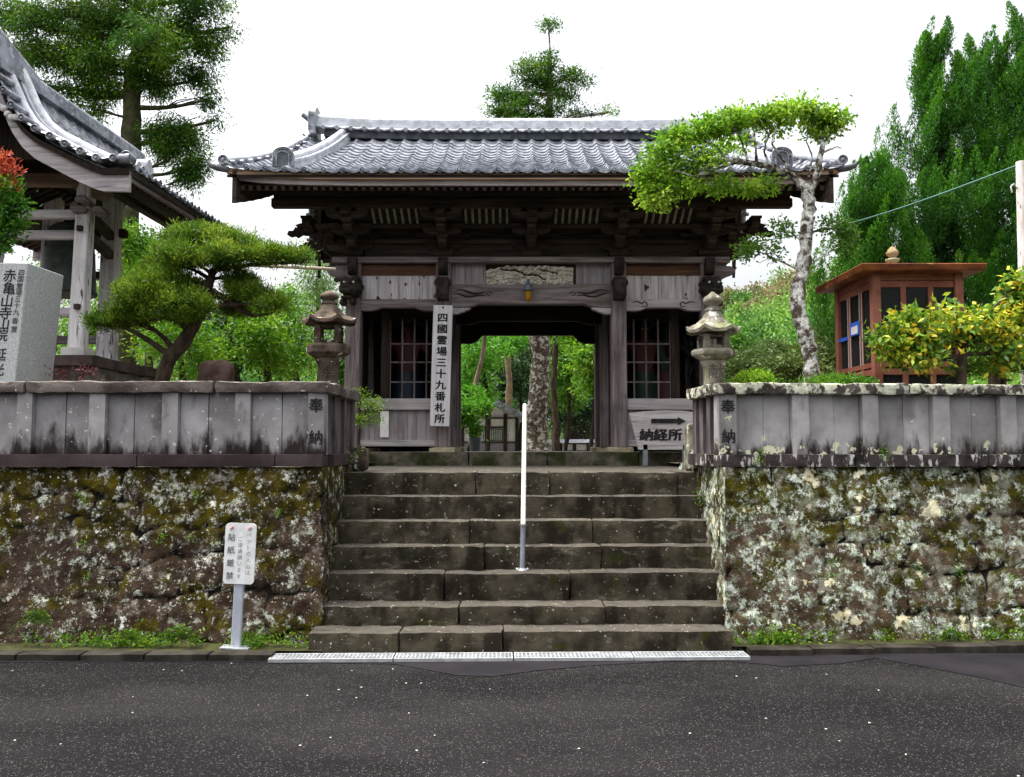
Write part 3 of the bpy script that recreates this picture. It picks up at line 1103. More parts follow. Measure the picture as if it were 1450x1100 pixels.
# side bays
for sg in (-1, 1):
    xa, xb = (CX - XO + .1, CX - XI - .1) if sg < 0 else (CX + XI + .1, CX + XO - .1)
    mb = MB()
    notched(xa - .003, xb + .003, zf(435), zf(423), .04, .28, YF - .075, YF + .05, mb)
    gp(mb, 'tie_beam', W['oldx'] if sg < 0 else W['palex'], .006)
    if sg > 0:   # carved scroll lines
        mb = MB()
        for c0, f in ((xa + .27, 1), (xb - .27, -1)):
            pts = [(c0 + f * (-.19 + .012 * k * 1.2), YF - .078, zf(428) + .015 * math.sin(k / 2.2)) for k in range(10)]
            pts += [(c0 + f * (-.04) + f * .055 * (1 - k * .05) * math.sin(k * .5), YF - .078, zf(431) + .04 * (1 - k * .05) * math.cos(k * .5)) for k in range(9)]
            mb.tube(pts, [.004 + .004 * math.sin(math.pi * k / (len(pts) - 1)) for k in range(len(pts))], 5)
        gp(mb, 'scroll_carving', darkcarve)
    n = 9
    mb = MB()
    for k in range(n):
        a, c = xa + (xb - xa) * k / n, xa + (xb - xa) * (k + 1) / n
        mb.box(a + .0012, c - .0012, YF - .015 + .004 * (k % 2), YF + .02, zf(424), zf(387))
    gp(mb, 'plank_panel', W['plank'], .002)
    mb = MB()
    mb.box(xa, xb, YF - .035, YF + .03, zf(388), zf(373))
    gp(mb, 'frieze_board', W['rust'], .004)
    # window bay: lower wall
    mb = MB()
    mb.box(xa - .002, xb + .002, YF - .06, YF + .05, zf(580), zf(564))
    gp(mb, 'sill', W['palex'], .005)
    mb = MB()
    n = 8
    for k in range(n):
        a, c = xa + (xb - xa) * k / n, xa + (xb - xa) * (k + 1) / n
        mb.box(a + .0015, c - .0015, YF - .01 + .006 * (k % 2), YF + .02, zf(627), zf(579))
    gp(mb, 'plank_panel', W['plank2'], .002)
    mb = MB()
    mb.box(xa, xb, YF - .04, YF + .04, zf(632), zf(623))
    gp(mb, 'bottom_rail', W['palex'], .004)
    # recessed lattice
    yl = 12.05
    fx = (CX - XO + .36) if sg < 0 else (CX + XO - .36)
    mb = MB()
    mb.box(fx - .06, fx + .06, yl - .05, yl + .05, ZP, zf(440) + .1)
    gp(mb, 'frame_post', W['midz'], .005)
    xw0, xw1 = (fx + .06, CX - XI - .1) if sg < 0 else (CX + XI + .1, fx - .06)
    mb = MB()
    wz0, wz1 = ZZ(566, yl), ZZ(452, yl)
    nv = 4
    for k in range(nv + 1):
        x = xw0 + (xw1 - xw0) * k / nv
        mb.box(x - .011, x + .011, yl - .012, yl + .012, wz0, wz1)
    for py in (541, 513, 487):
        z = ZZ(py, yl)
        mb.box(xw0, xw1, yl - .016, yl + .008, z - .010, z + .010)
    gp(mb, 'lattice_window', W['oldz'], .002)
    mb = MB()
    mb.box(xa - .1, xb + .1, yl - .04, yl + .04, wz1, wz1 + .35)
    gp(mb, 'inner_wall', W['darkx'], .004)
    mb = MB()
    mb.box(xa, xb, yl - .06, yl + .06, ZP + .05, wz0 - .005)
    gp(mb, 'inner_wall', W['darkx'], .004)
    # room side, back and ceiling
    mb = MB()
    xo = CX + sg * XO
    mb.box(xo - .02, xo + .02, YF + .1, YM - .1, ZP + .1, 4.0)
    mb.box(xo - .02, xo + .02, YM + .1, YR_ - .1, ZP + .1, 4.0)
    xi = CX + sg * XI
    mb.box(xi - .02, xi + .02, YF + .1, YM - .1, ZP + .1, 3.9)
    mb.box(xi - .02, xi + .02, YM + .1, YR_ - .1, ZP + .1, 3.9)
    gp(mb, 'side_wall', W['midy'], 0)
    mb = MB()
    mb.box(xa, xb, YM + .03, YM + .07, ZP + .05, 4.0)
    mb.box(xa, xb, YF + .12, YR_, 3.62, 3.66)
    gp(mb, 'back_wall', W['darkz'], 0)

# centre bay
xa, xb = CX - XI + .1, CX + XI - .1
mb = MB()
notched(xa - .003, xb + .003, zf(430), zf(402), .045, .36, YF - .085, YF + .07, mb)
gp(mb, 'rainbow_beam', W['oldx'], .01)
mb = MB()
for f, x0 in ((1, xa), (-1, xb)):
    for q in range(2):
        pts = [(x0 + f * (.05 + .05 * k), YF - .087, zf(411) - .004 * k + .018 * math.sin(k * .9 + q * 1.6) - q * .05) for k in range(9)]
        mb.tube(pts, [.012 * math.sin(math.pi * (k + .3) / 9) + .002 for k in range(9)], 5)
    pts = [(x0 + f * (.50 + .045 * math.cos(a) * (1 - a / 9)), YF - .087, zf(416) + .04 * math.sin(a) * (1 - a / 9)) for a in [i * .55 for i in range(13)]]
    mb.tube(pts, .005, 5)
gp(mb, 'beam_carving', darkcarve)
for f, x0 in ((1, xa), (-1, xb)):
    mb = MB()
    z1, z0 = zf(430) - .046, zf(444)
    q = [(0, z0), (.09, z0 + .002), (.13, z0 + .02), (.17, z0 + .03), (.20, z0 + .05), (.235, z0 + .055), (.26, z0 + .075), (.26, z1), (0, z1)]
    poly = [(x0 + f * x, z) for x, z in q]
    if f < 0:
        poly = poly[::-1]
    mb.prism(poly, YF - .07, YF + .04)
    gp(mb, 'corner_brace', W['palex'], .006)
for a, c in ((xa, CX - .60), (CX + .60, xb)):
    mb = MB()
    n = 5
    for k in range(n):
        mb.box(a + (c - a) * k / n + .001, a + (c - a) * (k + 1) / n - .001, YF - .01 + .004 * (k % 2), YF + .02, zf(403), zf(371))
    gp(mb, 'plank_panel', W['plank2'], .002)
# dragon-cloud relief
nx, nz = 240, 56
xs = np.linspace(CX - .595, CX + .56, nx)
zs = np.linspace(zf(402) + .002, zf(374), nz)
XG, ZG = np.meshgrid(xs, zs, indexing='ij')
P = np.stack([XG.ravel(), np.zeros(XG.size), ZG.ravel()], 1)
rel = np.abs(fbm(P + .03 * np.stack([fbm(P, 9, 3), 0 * P[:, 0], fbm(P, 9, 6)], 1), 16, 2, 3))
bx = (P[:, 0] - CX) / .58
bz = (P[:, 2] - zs[0]) / (zs[-1] - zs[0])
body = .55 + .28 * np.sin(bx * 5.2 + 2.4)
bd = np.exp(-((bz - body) / .16) ** 2)
groove = np.exp(-((bz - body + .24) / .035) ** 2) * (np.abs(bx) < .8)
cell = np.abs(np.sin(P[:, 0] * 46 + 2 * fbm(P, 12, 9, 2)) * np.sin(P[:, 2] * 52 + 2 * fbm(P, 12, 5, 2)))
g1 = np.exp(-((bz - (.95 - .55 * (bx + .75)) - .06 * np.sin(bx * 14)) / .05) ** 2) * (bx > -.7) * (bx < .35)
g2 = np.exp(-((bz - (.86 - .45 * (bx - .1))) / .045) ** 2) * (bx > .15) * (bx < .62)
y = YF - .012 - .035 * np.clip(rel, 0, 1) - .04 * cell + .07 * np.maximum(g1, g2)
top = 1.0 - .22 * np.clip((-bx - .55) / .45, 0, 1) - .10 * np.clip((bx - .4) / .6, 0, 1) - .05 * np.abs(np.sin(bx * 17))
P[:, 2] = zs[0] + (zs[-1] - zs[0]) * bz * top
V = np.stack([P[:, 0], y, P[:, 2]], 1)
a = (np.arange(nx - 1)[:, None] * nz + np.arange(nz - 1)[None]).ravel()
o = raw_mesh('cloud_carving', V, np.stack([a, a + nz, a + nz + 1, a + 1], 1), carved, gate, smooth=True)
o.location = -gate.location
mb = MB()
mb.box(CX - .6, CX + .6, YF + .0, YF + .03, zf(403), zf(371))
gp(mb, 'frieze_board', W['midx'], 0)
# inner and rear frames of the passage
mb = MB()
notched(xa, xb, ZZ(455, YM), ZZ(440, YM) + .25, .05, .34, YM - .06, YM + .06, mb)
gp(mb, 'tie_beam', W['darkx'], .006)
mb = MB()
notched(xa, xb, ZZ(475, YR_), 3.9, .13, .34, YR_ - .06, YR_ + .06, mb)
gp(mb, 'tie_beam', W['darkx'], .006)
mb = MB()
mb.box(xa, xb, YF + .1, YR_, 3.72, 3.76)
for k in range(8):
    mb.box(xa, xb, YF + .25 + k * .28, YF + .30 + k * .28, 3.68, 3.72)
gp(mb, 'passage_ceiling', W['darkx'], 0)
for f, x0 in ((1, CX - XI), (-1, CX + XI)):
    mb = MB()
    mb.box(min(x0 + f * .1, x0 + f * .13), max(x0 + f * .1, x0 + f * .13), YM - .05, YM + .05, ZP, 3.4)
    gp(mb, 'door_jamb', W['oldz'], .004)

# head plate, upper wall
mb = MB()
mb.box(CX - XO - .28, CX + XO + .28, YF - .13, YF + .13, zf(372), zf(364))
for Y_ in (YR_,):
    mb.box(CX - XO - .28, CX + XO + .28, Y_ - .13, Y_ + .13, zf(372), zf(364))
for X_ in (-XO, XO):
    mb.box(CX + X_ - .13, CX + X_ + .13, YF + .13, YR_ - .13, zf(372), zf(364))
gp(mb, 'head_plate', W['oldx'], .008)
Z0 = zf(364)
mb = MB()
mb.box(CX - XO, CX + XO, YF - .02, YF + .02, Z0, Z0 + .55)
mb.box(CX - XO, CX + XO, YR_ - .02, YR_ + .02, Z0, Z0 + .55)
for X_ in (-XO, XO):
    mb.box(CX + X_ - .02, CX + X_ + .02, YF + .02, YR_ - .02, Z0, 5.12)
    mb.box(CX + X_ - .02, CX + X_ + .02, YM - .68, YM + .68, 5.12, 5.48)
gp(mb, 'upper_wall', W['midx'], 0)
for Y_, sg in ((YF, -1), (YR_, 1)):
    mb = MB()
    for q, (yo, za, zb) in enumerate(((.04, .19, .245), (.32, .335, .385))):
        ya = Y_ + sg * yo
        mb.box(CX - XO - .1 - q * .35, CX + XO + .1 + q * .35, ya - .035, ya + .035, Z0 + za, Z0 + zb)
    gp(mb, 'bracket_beam', W['midx'], .005)


# bracket sets
def arm(mb, L, zb, h, y, th=.11):
    """boat-shaped lateral arm"""
    r = .06
    poly = [(-L / 2, zb + h), (-L / 2, zb + h * .55), (-L / 2 + r, zb + h * .12), (-L / 2 + r * 2, zb), (L / 2 - r * 2, zb), (L / 2 - r, zb + h * .12), (L / 2, zb + h * .55), (L / 2, zb + h)]
    mb.prism(poly, y - th / 2, y + th / 2)


def masu(mb, x, y, zb, s=.1, h=.075):
    k = .68
    a, b_ = s / 2 * k, s / 2
    for z0, z1, r0, r1 in ((zb, zb + h * .4, a, b_), (zb + h * .4, zb + h, b_, b_)):
        mb.hexa([(x - r0, y - r0, z0), (x + r0, y - r0, z0), (x + r0, y + r0, z0), (x - r0, y + r0, z0)],
                [(x - r1, y - r1, z1), (x + r1, y - r1, z1), (x + r1, y + r1, z1), (x - r1, y + r1, z1)])


def proj(mb, y0, y1, zb, h, th=.108, nose=False):
    M0 = mb.M
    mb.M = (M0 if M0 is not None else Matrix()) @ Matrix.Rotation(R(90), 4, 'Z')
    # local x -> world y ; here polygon x is y
    e = y1
    poly = [(y1, zb + h), (y1, zb + h * .5), (y1 + .05, zb + h * .1), (y1 + .1, zb), (y0, zb), (y0, zb + h)]
    if nose:
        poly = [(y1 - .1, zb + h * 1.05), (y1 - .17, zb + h * .7), (y1 - .13, zb + h * .3), (y1 - .08, zb + h * .4), (y1 - .04, zb + h * .05), (y1 + .1, zb), (y0, zb), (y0, zb + h)]
    mb.prism(poly, -th / 2, th / 2)
    mb.M = M0


mb = MB()
masu(mb, 0, 0, 0, .26, .10)
arm(mb, .50, .10, .09, 0)
proj(mb, .1, -.36, .101, .088)
for x in (-.2, .2):
    masu(mb, x, 0, .19, .15, .06)
masu(mb, 0, -.30, .19, .15, .06)
arm(mb, .50, .25, .085, -.30)
arm(mb, .72, .25, .085, 0)
proj(mb, .1, -.60, .251, .083)
for x in (-.2, 0, .2):
    masu(mb, x, -.30, .335, .145, .055)
masu(mb, 0, -.60, .335, .145, .055)
arm(mb, .52, .39, .075, -.60)
proj(mb, .1, -.62, .391, .073, nose=True)
for x in (-.2, 0, .2):
    masu(mb, x, -.60, .465, .14, .05)
bset = mb.build('bracket_set', W['midx'], gate, .003)
first = True


def place_b(x, y, rz):
    global first
    o = bset if first else bset.copy()
    if not first:
        COL.objects.link(o)
    first = False
    o.location = Vector((x, y, Z0)) - gate.location
    o.rotation_euler = (0, 0, rz)
    return o


for X_ in (-XO, -XI, 0, XI, XO):
    place_b(CX + X_, YF, 0)
for X_ in (-XO, XO):
    place_b(CX + X_, YR_, R(180))
    for Y_ in (YF, YM, YR_):
        place_b(CX + X_, Y_, R(-90 if X_ < 0 else 90))
# slatted cove between the bracket steps
for a, c in ((-XO, -XI), (-XI, 0), (0, XI), (XI, XO)):
    mb = MB()
    xa, xb = CX + a + .27, CX + c - .27
    m = 7 if xb - xa > .55 else 7
    for k in range(m):
        x = xa + (xb - xa) * (k + .5) / m
        mb.bar((x, YF - .33, Z0 + .385), (x, YF - .60, Z0 + .53), .030, .02)
    gp(mb, 'cove_slats', PM('chalky_slat', (.15, .145, .10), (.24, .23, .175), scale=8, bump=()), 0)
    mb = MB()
    xa, xb = CX + a, CX + c
    mb.hexa([(xa, YF - .32, Z0 + .385), (xb, YF - .32, Z0 + .385), (xb, YF - .30, Z0 + .385), (xa, YF - .30, Z0 + .385)],
            [(xa, YF - .61, Z0 + .56), (xb, YF - .61, Z0 + .56), (xb, YF - .59, Z0 + .56), (xa, YF - .59, Z0 + .56)])
    gp(mb, 'cove_board', W['darkx'], 0)
# eave purlins
for Y_ in (YF - .62, YR_ + .62):
    mb = MB()
    mb.box(CX - 3.28, CX + 3.28, Y_ - .06, Y_ + .06, Z0 + .515, Z0 + .63)
    mb.box(CX - 3.26, CX + 3.26, Y_ - .035, Y_ + .035, Z0 + .63, Z0 + .76)
    gp(mb, 'purlin', W['midx'], .008)
mb = MB()
mb.box(CX - 3.2, CX + 3.2, YM - .09, YM + .09, 5.55, 5.78)
gp(mb, 'ridge_beam', W['midx'], .01)
# column noses and lion heads
for X_ in (-XO, -XI, XI, XO):
    mb = MB()
    x = CX + X_
    if abs(X_) == XO:
        sg = 1 if X_ > 0 else -1
        mb.M = Matrix.Translation((x + sg * .02, YF - .17, zf(412))) @ Matrix.Rotation(R(18) * sg, 4, 'Z')
        mb.ball((0, 0, .03), .13, .15, .14)
        mb.ball((0, -.13, -.03), .09, .08, .045)
        mb.ball((0, -.11, -.115), .075, .07, .03)
        mb.ball((0, -.175, .02), .03, .03, .025)
        for s_ in (-1, 1):
            mb.ball((s_ * .06, -.12, .075), .03, .025, .022)
            mb.ball((s_ * .125, .0, .03), .04, .06, .06)
            mb.ball((s_ * .08, .02, .14), .05)
            mb.ball((s_ * .07, -.06, -.17), .045, .07, .05)
        for k in range(9):
            a = k * .7
            mb.ball((.11 * math.cos(a), .07, .04 + .11 * math.sin(a)), .05, n=8, m=6)
        mb.M = None
        gp(mb, 'lion_head_carving', darkcarve, 0)
        mb = MB()
        for s_ in (-1, 1):
            mb.ball((x + sg * .02 + s_ * .06, YF - .17 - .142, zf(412) + .08), .016, n=8, m=6)
        gp(mb, 'painted_eye', PM('eye_paint', (.5, .5, .45), (.6, .6, .55), bump=()), 0)
    else:
        q = [(0, .15), (-.12, .15), (-.2, .10), (-.25, .01), (-.235, -.09), (-.19, -.15), (-.15, -.14), (-.165, -.08), (-.13, -.06), (-.08, -.12), (0, -.16)]
        poly = [(YF - .08 + a, zf(410) + b_) for a, b_ in q]
        mb.M = Matrix.Translation((x, 0, 0)) @ Matrix.Rotation(R(90), 4, 'Z') 
        mb.prism(poly[::-1], -.075, .075)
        mb.M = None
        for s_ in (-1, 1):
            mb.ball((x + s_ * .07, YF - .2, zf(402)), .045, .06, .05)
        gp(mb, 'nose_carving', darkcarve, 0)
    # small dark curl under the head plate
    mb = MB()
    q = [(0, .10), (-.11, .10), (-.15, .05), (-.13, -.02), (-.09, -.07), (-.05, -.11), (0, -.12)]
    poly = [(YF - .1 + a, zf(377) + b_) for a, b_ in q]
    mb.M = Matrix.Translation((x, 0, 0)) @ Matrix.Rotation(R(90), 4, 'Z')
    mb.prism(poly[::-1], -.06, .06)
    mb.M = None
    gp(mb, 'beam_nose', darkcarve, .004)
for sg in (-1, 1):
    x = CX + sg * (XO + .1)
    mb = MB()
    q = [(0, 0), (.10, -.01), (.16, .02), (.24, .05), (.27, .10), (.22, .15), (0, .16)]
    poly = [(x + sg * a, zf(392) + b_) for a, b_ in q]
    mb.prism(poly if sg > 0 else poly[::-1], YF - .06, YF + .06)
    gp(mb, 'beam_nose', W['oldx'], .008)
    # carved tail rafters sticking out sideways
    for k, (xo, z_, s_) in enumerate(((.52, Z0 + .42, 1.0), (.44, Z0 + .22, .8))):
        q = [(0, .06), (.12, .02), (.17, .035), (.22, -.01), (.27, .0), (.30, -.05), (.36, -.05), (.38, -.10), (.33, -.13), (.28, -.115), (.24, -.14), (.18, -.10), (.12, -.11), (0, -.06)]
        poly = [(x + sg * (xo - .1 + a * s_), z_ + b_ * s_ + .0) for a, b_ in q]
        for Y_ in (YF, YR_):
            mb = MB()
            mb.prism(poly[::-1] if sg > 0 else poly, Y_ - .04, Y_ + .04)
            gp(mb, 'tail_carving', darkcarve, .004)

# roof of the gate
RD, EV = ZZ(198, YM), ZZ(243, 10.4)


def gprof(s):
    return 2.35 * s, RD - (RD - EV) * (1.32 * s - .32 * s * s)


def ghalf(s):
    return 3.22 + .50 * s


def glift(x, s):
    return .075 * (abs(x) / 3.7) ** 8 * s


for sg, nm in ((-1, 'front'), (1, 'rear')):
    mb = MB()
    mb.M = Matrix.Translation((CX, YM, 0))
    tile_slope(mb, gprof, ghalf, 15, .232, sgn=sg, lift=glift)
    # eave end tiles
    n = int(3.70 / .232)
    for k in range(-n, n + 1):
        x = k * .232 + .19 * .232
        if abs(x) < 3.66:
            disc(mb, (x, sg * 2.375, EV + .012 + glift(x, 1)), .037, 'y', sg)
            mb.tube([(x, sg * (2.375 - .06 * q), EV + .014 + .02 * q + glift(x, 1)) for q in range(3)], .036, 8)
    gp(mb, 'tile_slope', kawara, 0)
    mb = MB()
    mb.M = Matrix.Translation((CX, YM, 0))
    ns = 10
    for k in range(ns):
        s0, s1 = k / ns, (k + 1) / ns
        (y0, z0), (y1, z1) = gprof(s0), gprof(s1)
        h0, h1 = ghalf(s0) - .05, ghalf(s1) - .05
        mb.hexa([(-h0, sg * y0, z0 - .09), (h0, sg * y0, z0 - .09), (h1, sg * y1, z1 - .07), (-h1, sg * y1, z1 - .07)],
                [(-h0, sg * y0, z0 - .04), (h0, sg * y0, z0 - .04), (h1, sg * y1, z1 - .035), (-h1, sg * y1, z1 - .035)])
    gp(mb, 'roof_boarding', W['darkx'], 0)
    # eave boards; front tones brightened to paint in the lit line
    m = 24

    def board(z0, z1, yo, hw, mat, nm_):
        mb = MB()
        for k in range(m):
            xa, xb = -hw + 2 * hw * k / m, -hw + 2 * hw * (k + 1) / m
            la, lb = glift(xa * 3.7 / hw, 1), glift(xb * 3.7 / hw, 1)
            ya, yb = YM + sg * (yo - .05), YM + sg * yo
            mb.hexa([(CX + xa, ya, z0 + la), (CX + xb, ya, z0 + lb), (CX + xb, yb, z0 + lb), (CX + xa, yb, z0 + la)],
                    [(CX + xa, ya, z1 + la), (CX + xb, ya, z1 + lb), (CX + xb, yb, z1 + lb), (CX + xa, yb, z1 + la)])
        gp(mb, nm_, mat, 0)
    board(ZZ(254, 10.42), ZZ(246, 10.42), 2.345, 3.68, wood('eave_board_tan', (.26, .165, .11), (.42, .29, .20), 'x') if sg < 0 else W['midx'], 'eave_board')
    board(ZZ(262.5, 10.45), ZZ(254.5, 10.45), 2.30, 3.60, wood('eave_board_grey', (.27, .22, .22), (.42, .36, .36), 'x') if sg < 0 else W['midx'], 'eave_board')
    # soffit
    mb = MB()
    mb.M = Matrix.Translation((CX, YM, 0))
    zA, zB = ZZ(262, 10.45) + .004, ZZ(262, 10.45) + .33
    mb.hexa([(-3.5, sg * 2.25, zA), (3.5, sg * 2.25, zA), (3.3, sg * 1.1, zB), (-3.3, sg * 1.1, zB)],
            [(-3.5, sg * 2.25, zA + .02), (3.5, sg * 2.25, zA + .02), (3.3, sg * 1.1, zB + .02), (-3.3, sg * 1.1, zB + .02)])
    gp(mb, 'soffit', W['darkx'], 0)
mb = MB()
zA, zB = ZZ(262, 10.45) - .028, ZZ(262, 10.45) + .30
mb.bar((0, 10.47, zA), (0, 11.62, zB), .048, .06)
raf = mb.build('rafter', W['midy'], gate, .003)
n = 73
for k in range(n):
    o = raf if k == 0 else raf.copy()
    if k:
        COL.objects.link(o)
    o.location = Vector((CX - 3.5 + 7.0 * k / (n - 1), 0, 0)) - gate.location
# bargeboards and verge
for sg in (-1, 1):
    for fr in (-1, 1):
        mb = MB()
        ns = 12
        for k in range(ns):
            s0, s1 = k / ns, (k + 1) / ns
            (y0, z0), (y1, z1) = gprof(s0), gprof(s1)
            x0, x1 = CX + sg * (ghalf(s0) - .14), CX + sg * (ghalf(s1) - .14)
            h0, h1 = .36, .37
            l0, l1 = glift(3.7, s0), glift(3.7, s1)
            mb.hexa([(x0 - .025, YM + fr * y0, z0 - .09 - h0 + l0), (x0 + .025, YM + fr * y0, z0 - .09 - h0 + l0), (x1 + .025, YM + fr * y1, z1 - .09 - h1 + l1), (x1 - .025, YM + fr * y1, z1 - .09 - h1 + l1)],
                    [(x0 - .025, YM + fr * y0, z0 - .06 + l0), (x0 + .025, YM + fr * y0, z0 - .06 + l0), (x1 + .025, YM + fr * y1, z1 - .06 + l1), (x1 - .025, YM + fr * y1, z1 - .06 + l1)])
        gp(mb, 'bargeboard', W['midy'], 0)
    # outriggers under the verge
    for k in range(14):
        mb = MB()
        s = .1 + .85 * (k % 7) / 6.5
        fr = -1 if k < 7 else 1
        yy, zz = gprof(s)
        mb.box(min(CX + sg * 2.4, CX + sg * (ghalf(s) - .18)), max(CX + sg * 2.4, CX + sg * (ghalf(s) - .18)), YM + fr * yy - .035, YM + fr * yy + .035, zz - .22, zz - .12)
        gp(mb, 'outrigger', W['darkx'], .004)
    # verge tiles: rolls and side discs
    mb = MB()
    mb.M = Matrix.Translation((CX, YM, 0))
    for fr in (-1, 1):
        path = []
        for k in range(16):
            s = k / 15
            yy, zz = gprof(s)
            path.append((sg * (ghalf(s) + .0), fr * (yy + .0), zz + .055 + glift(3.7, s)))
        mb.tube(path, .045, 8)
        disc(mb, (path[-1][0] - sg * .0, path[-1][1] + fr * .01, path[-1][2] + .015), .062, 'y', fr)
        for k in range(11):
            s = (k + .5) / 11
            yy, zz = gprof(s)
            x = sg * (ghalf(s) + .03)
            mb.tube([(x - sg * .12, fr * yy, zz + .035 + glift(3.7, s)), (x + sg * .05, fr * yy, zz + .03 + glift(3.7, s))], .035, 8)
        # upturned corner tip
        yy, zz = gprof(1.0)
        mc = MB()
        mc.M = mb.M
        mc.tube([(sg * 3.66, fr * 2.33, zz + .03), (sg * 3.78, fr * 2.35, zz + .045), (sg * 3.86, fr * 2.36, zz + .07), (sg * 3.91, fr * 2.37, zz + .12)], [.04, .04, .032, .014], 8)
        gp(mc, 'corner_tip_tile', kawdark, 0)
    gp(mb, 'verge_tile', kawara, 0)
    # descending ridges
    for fr in (-1, 1):
        mb = MB()
        mb.M = Matrix.Translation((CX, YM, 0))
        ns = 16
        def dr(s, dz):
            yy, zz = gprof(s)
            return Vector((sg * (2.70 + .36 * s), fr * yy, zz + .03 + dz))
        for (w_, h0, h1) in ((.19, -.02, .045), (.155, .045, .085), (.18, .085, .115)):
            for k in range(ns):
                a, c = .03 + .86 * k / ns, .03 + .86 * (k + 1) / ns
                p0, p1, q0, q1 = dr(a, h0), dr(c, h0), dr(a, h1), dr(c, h1)
                dx = Vector((w_ / 2, 0, 0))
                mb.hexa([p0 - dx, p0 + dx, p1 + dx, p1 - dx], [q0 - dx, q0 + dx, q1 + dx, q1 - dx])
        mb.tube([dr(.03 + .86 * k / ns, .135) for k in range(ns + 1)], .05, 10)
        gp(mb, 'descending_ridge', kawara_l, 0)
        mb = MB()
        yy, zz = gprof(.90)
        mb.M = Matrix.Translation((CX + sg * 3.06, YM + fr * yy, 0)) @ Matrix.Rotation(0 if fr < 0 else math.pi, 4, 'Z')
        onigawara(mb, (0, -.02, zz + .02), .25, .27)
        gp(mb, 'ridge_end_tile', [kawara, kawdark], 0)
# main ridge
mb = MB()
mb.M = Matrix.Translation((CX, YM, 0))
m = 30


def rl(x):
    return .07 * (abs(x) / 3.2) ** 4


def layer(mb, hw, w_, z0, z1):
    for k in range(m):
        xa, xb = -hw + 2 * hw * k / m, -hw + 2 * hw * (k + 1) / m
        mb.hexa([(xa, -w_, z0 + rl(xa)), (xb, -w_, z0 + rl(xb)), (xb, w_, z0 + rl(xb)), (xa, w_, z0 + rl(xa))],
                [(xa, -w_, z1 + rl(xa)), (xb, -w_, z1 + rl(xb)), (xb, w_, z1 + rl(xb)), (xa, w_, z1 + rl(xa))])


layer(mb, 3.0, .11, RD - .03, RD + .075)
gp(mb, 'ridge_base', kawdark, 0)
mb = MB()
mb.M = Matrix.Translation((CX, YM, 0))
zt = ZZ(170.5, YM)
z1 = RD + .075
for q in range(4):
    a = z1 + .03 + (zt - .05 - z1 - .03) * q / 4
    c = z1 + .03 + (zt - .05 - z1 - .03) * (q + 1) / 4
    layer(mb, 3.12, .155 - .006 * (q % 2) - .012 * q, a, c)
layer(mb, 3.15, .17, z1 + .012, z1 + .03)
nn = int(3.1 / .10)
mb.tube([(-3.14 + 6.28 * k / m, 0, zt - .045 + rl(-3.14 + 6.28 * k / m)) for k in range(m + 1)], .075, 12)
for k in range(-nn + 1, nn):
    mb.tube([(k * .2 - .008, 0, zt - .045 + rl(k * .2)), (k * .2 + .008, 0, zt - .045 + rl(k * .2))], .081, 12) if abs(k * .2) < 3.1 else None
k = -3.0
while k < 3.0:
    for sg in (-1, 1):
        disc(mb, (k, sg * .175, z1 + .014 + rl(k)), .032, 'y', sg, .06)
        # hanging crescent between
        pts = [(k + .1 - .075 + .15 * q / 6, sg * .172, z1 + .02 - .022 * math.sin(math.pi * q / 6) + rl(k)) for q in range(7)]
        mb.tube(pts, [.006, .012, .016, .018, .016, .012, .006], 6)
    k += .2
gp(mb, 'main_ridge', kawara_l, 0)
for sg in (-1, 1):
    mb = MB()
    mb.M = Matrix.Translation((CX + sg * 3.14, YM, 0)) @ Matrix.Rotation(R(90) * sg, 4, 'Z')
    onigawara(mb, (0, -.06, RD + .05), .42, .42)
    for q in range(4):
        mb.tube([(-.1 + .066 * q, .0, RD + .08), (-.11 + .07 * q, -.12, RD + .0), (-.12 + .08 * q, -.17, RD + .05)], [.03, .03, .012], 6)
    mb.tube([(0, .0, zt + .0), (0, -.12, zt + .03), (0, -.20, zt + .09)], [.05, .045, .04], 10)
    gp(mb, 'ridge_end_tile', [kawara, kawdark], 0)

# ---------------------------------------------------------------- boards and lamp on the gate
def in_thing(mb, name, mat, t, bevel=0):
    o = mb.build(name, mat, t, bevel)
    return o


yb_ = 11.36
xa, xb = XX(611, yb_), XX(638.5, yb_)
zb, zt_ = ZZ(603.5, yb_), ZZ(432, yb_)
t = thing('temple_sign', 'tall pale vertical board with large black brush characters hung on the left passage column', 'sign board', ((xa + xb) / 2 - .02, yb_, zb))
t.rotation_euler = (0, R(1.4), 0)
hw = (xb - xa) / 2
mb = MB()
mb.box(-hw, hw, 0, .035, 0, zt_ - zb)
in_thing(mb, 'board', PM('bleached_board', (.46, .44, .45), (.66, .64, .66), scale=2.5, stretch=(10, 10, .6), bump=((6, .4, .006, (10, 10, .6)),),
                         layers=[dict(col=(.25, .23, .23), scale=3, stretch=(8, 8, .5), lo=.62, hi=.74, amt=.5)]), t, .004)
mb = MB()
s = '四國霊場三十九番札所'
H = zt_ - zb
for i, ch in enumerate(s):
    oz = H * (.895 - .0925 * i)
    stroke(mb, ch, lambda a, b_, q, c: (a * .14, -.001 - q - c * .04, oz + b_ * .125), .035)
in_thing(mb, 'lettering', ink, t)
mb = MB()
mb.ball((0, -.008, H - .03), .012, n=8, m=6)
in_thing(mb, 'nail', darkcarve, t)

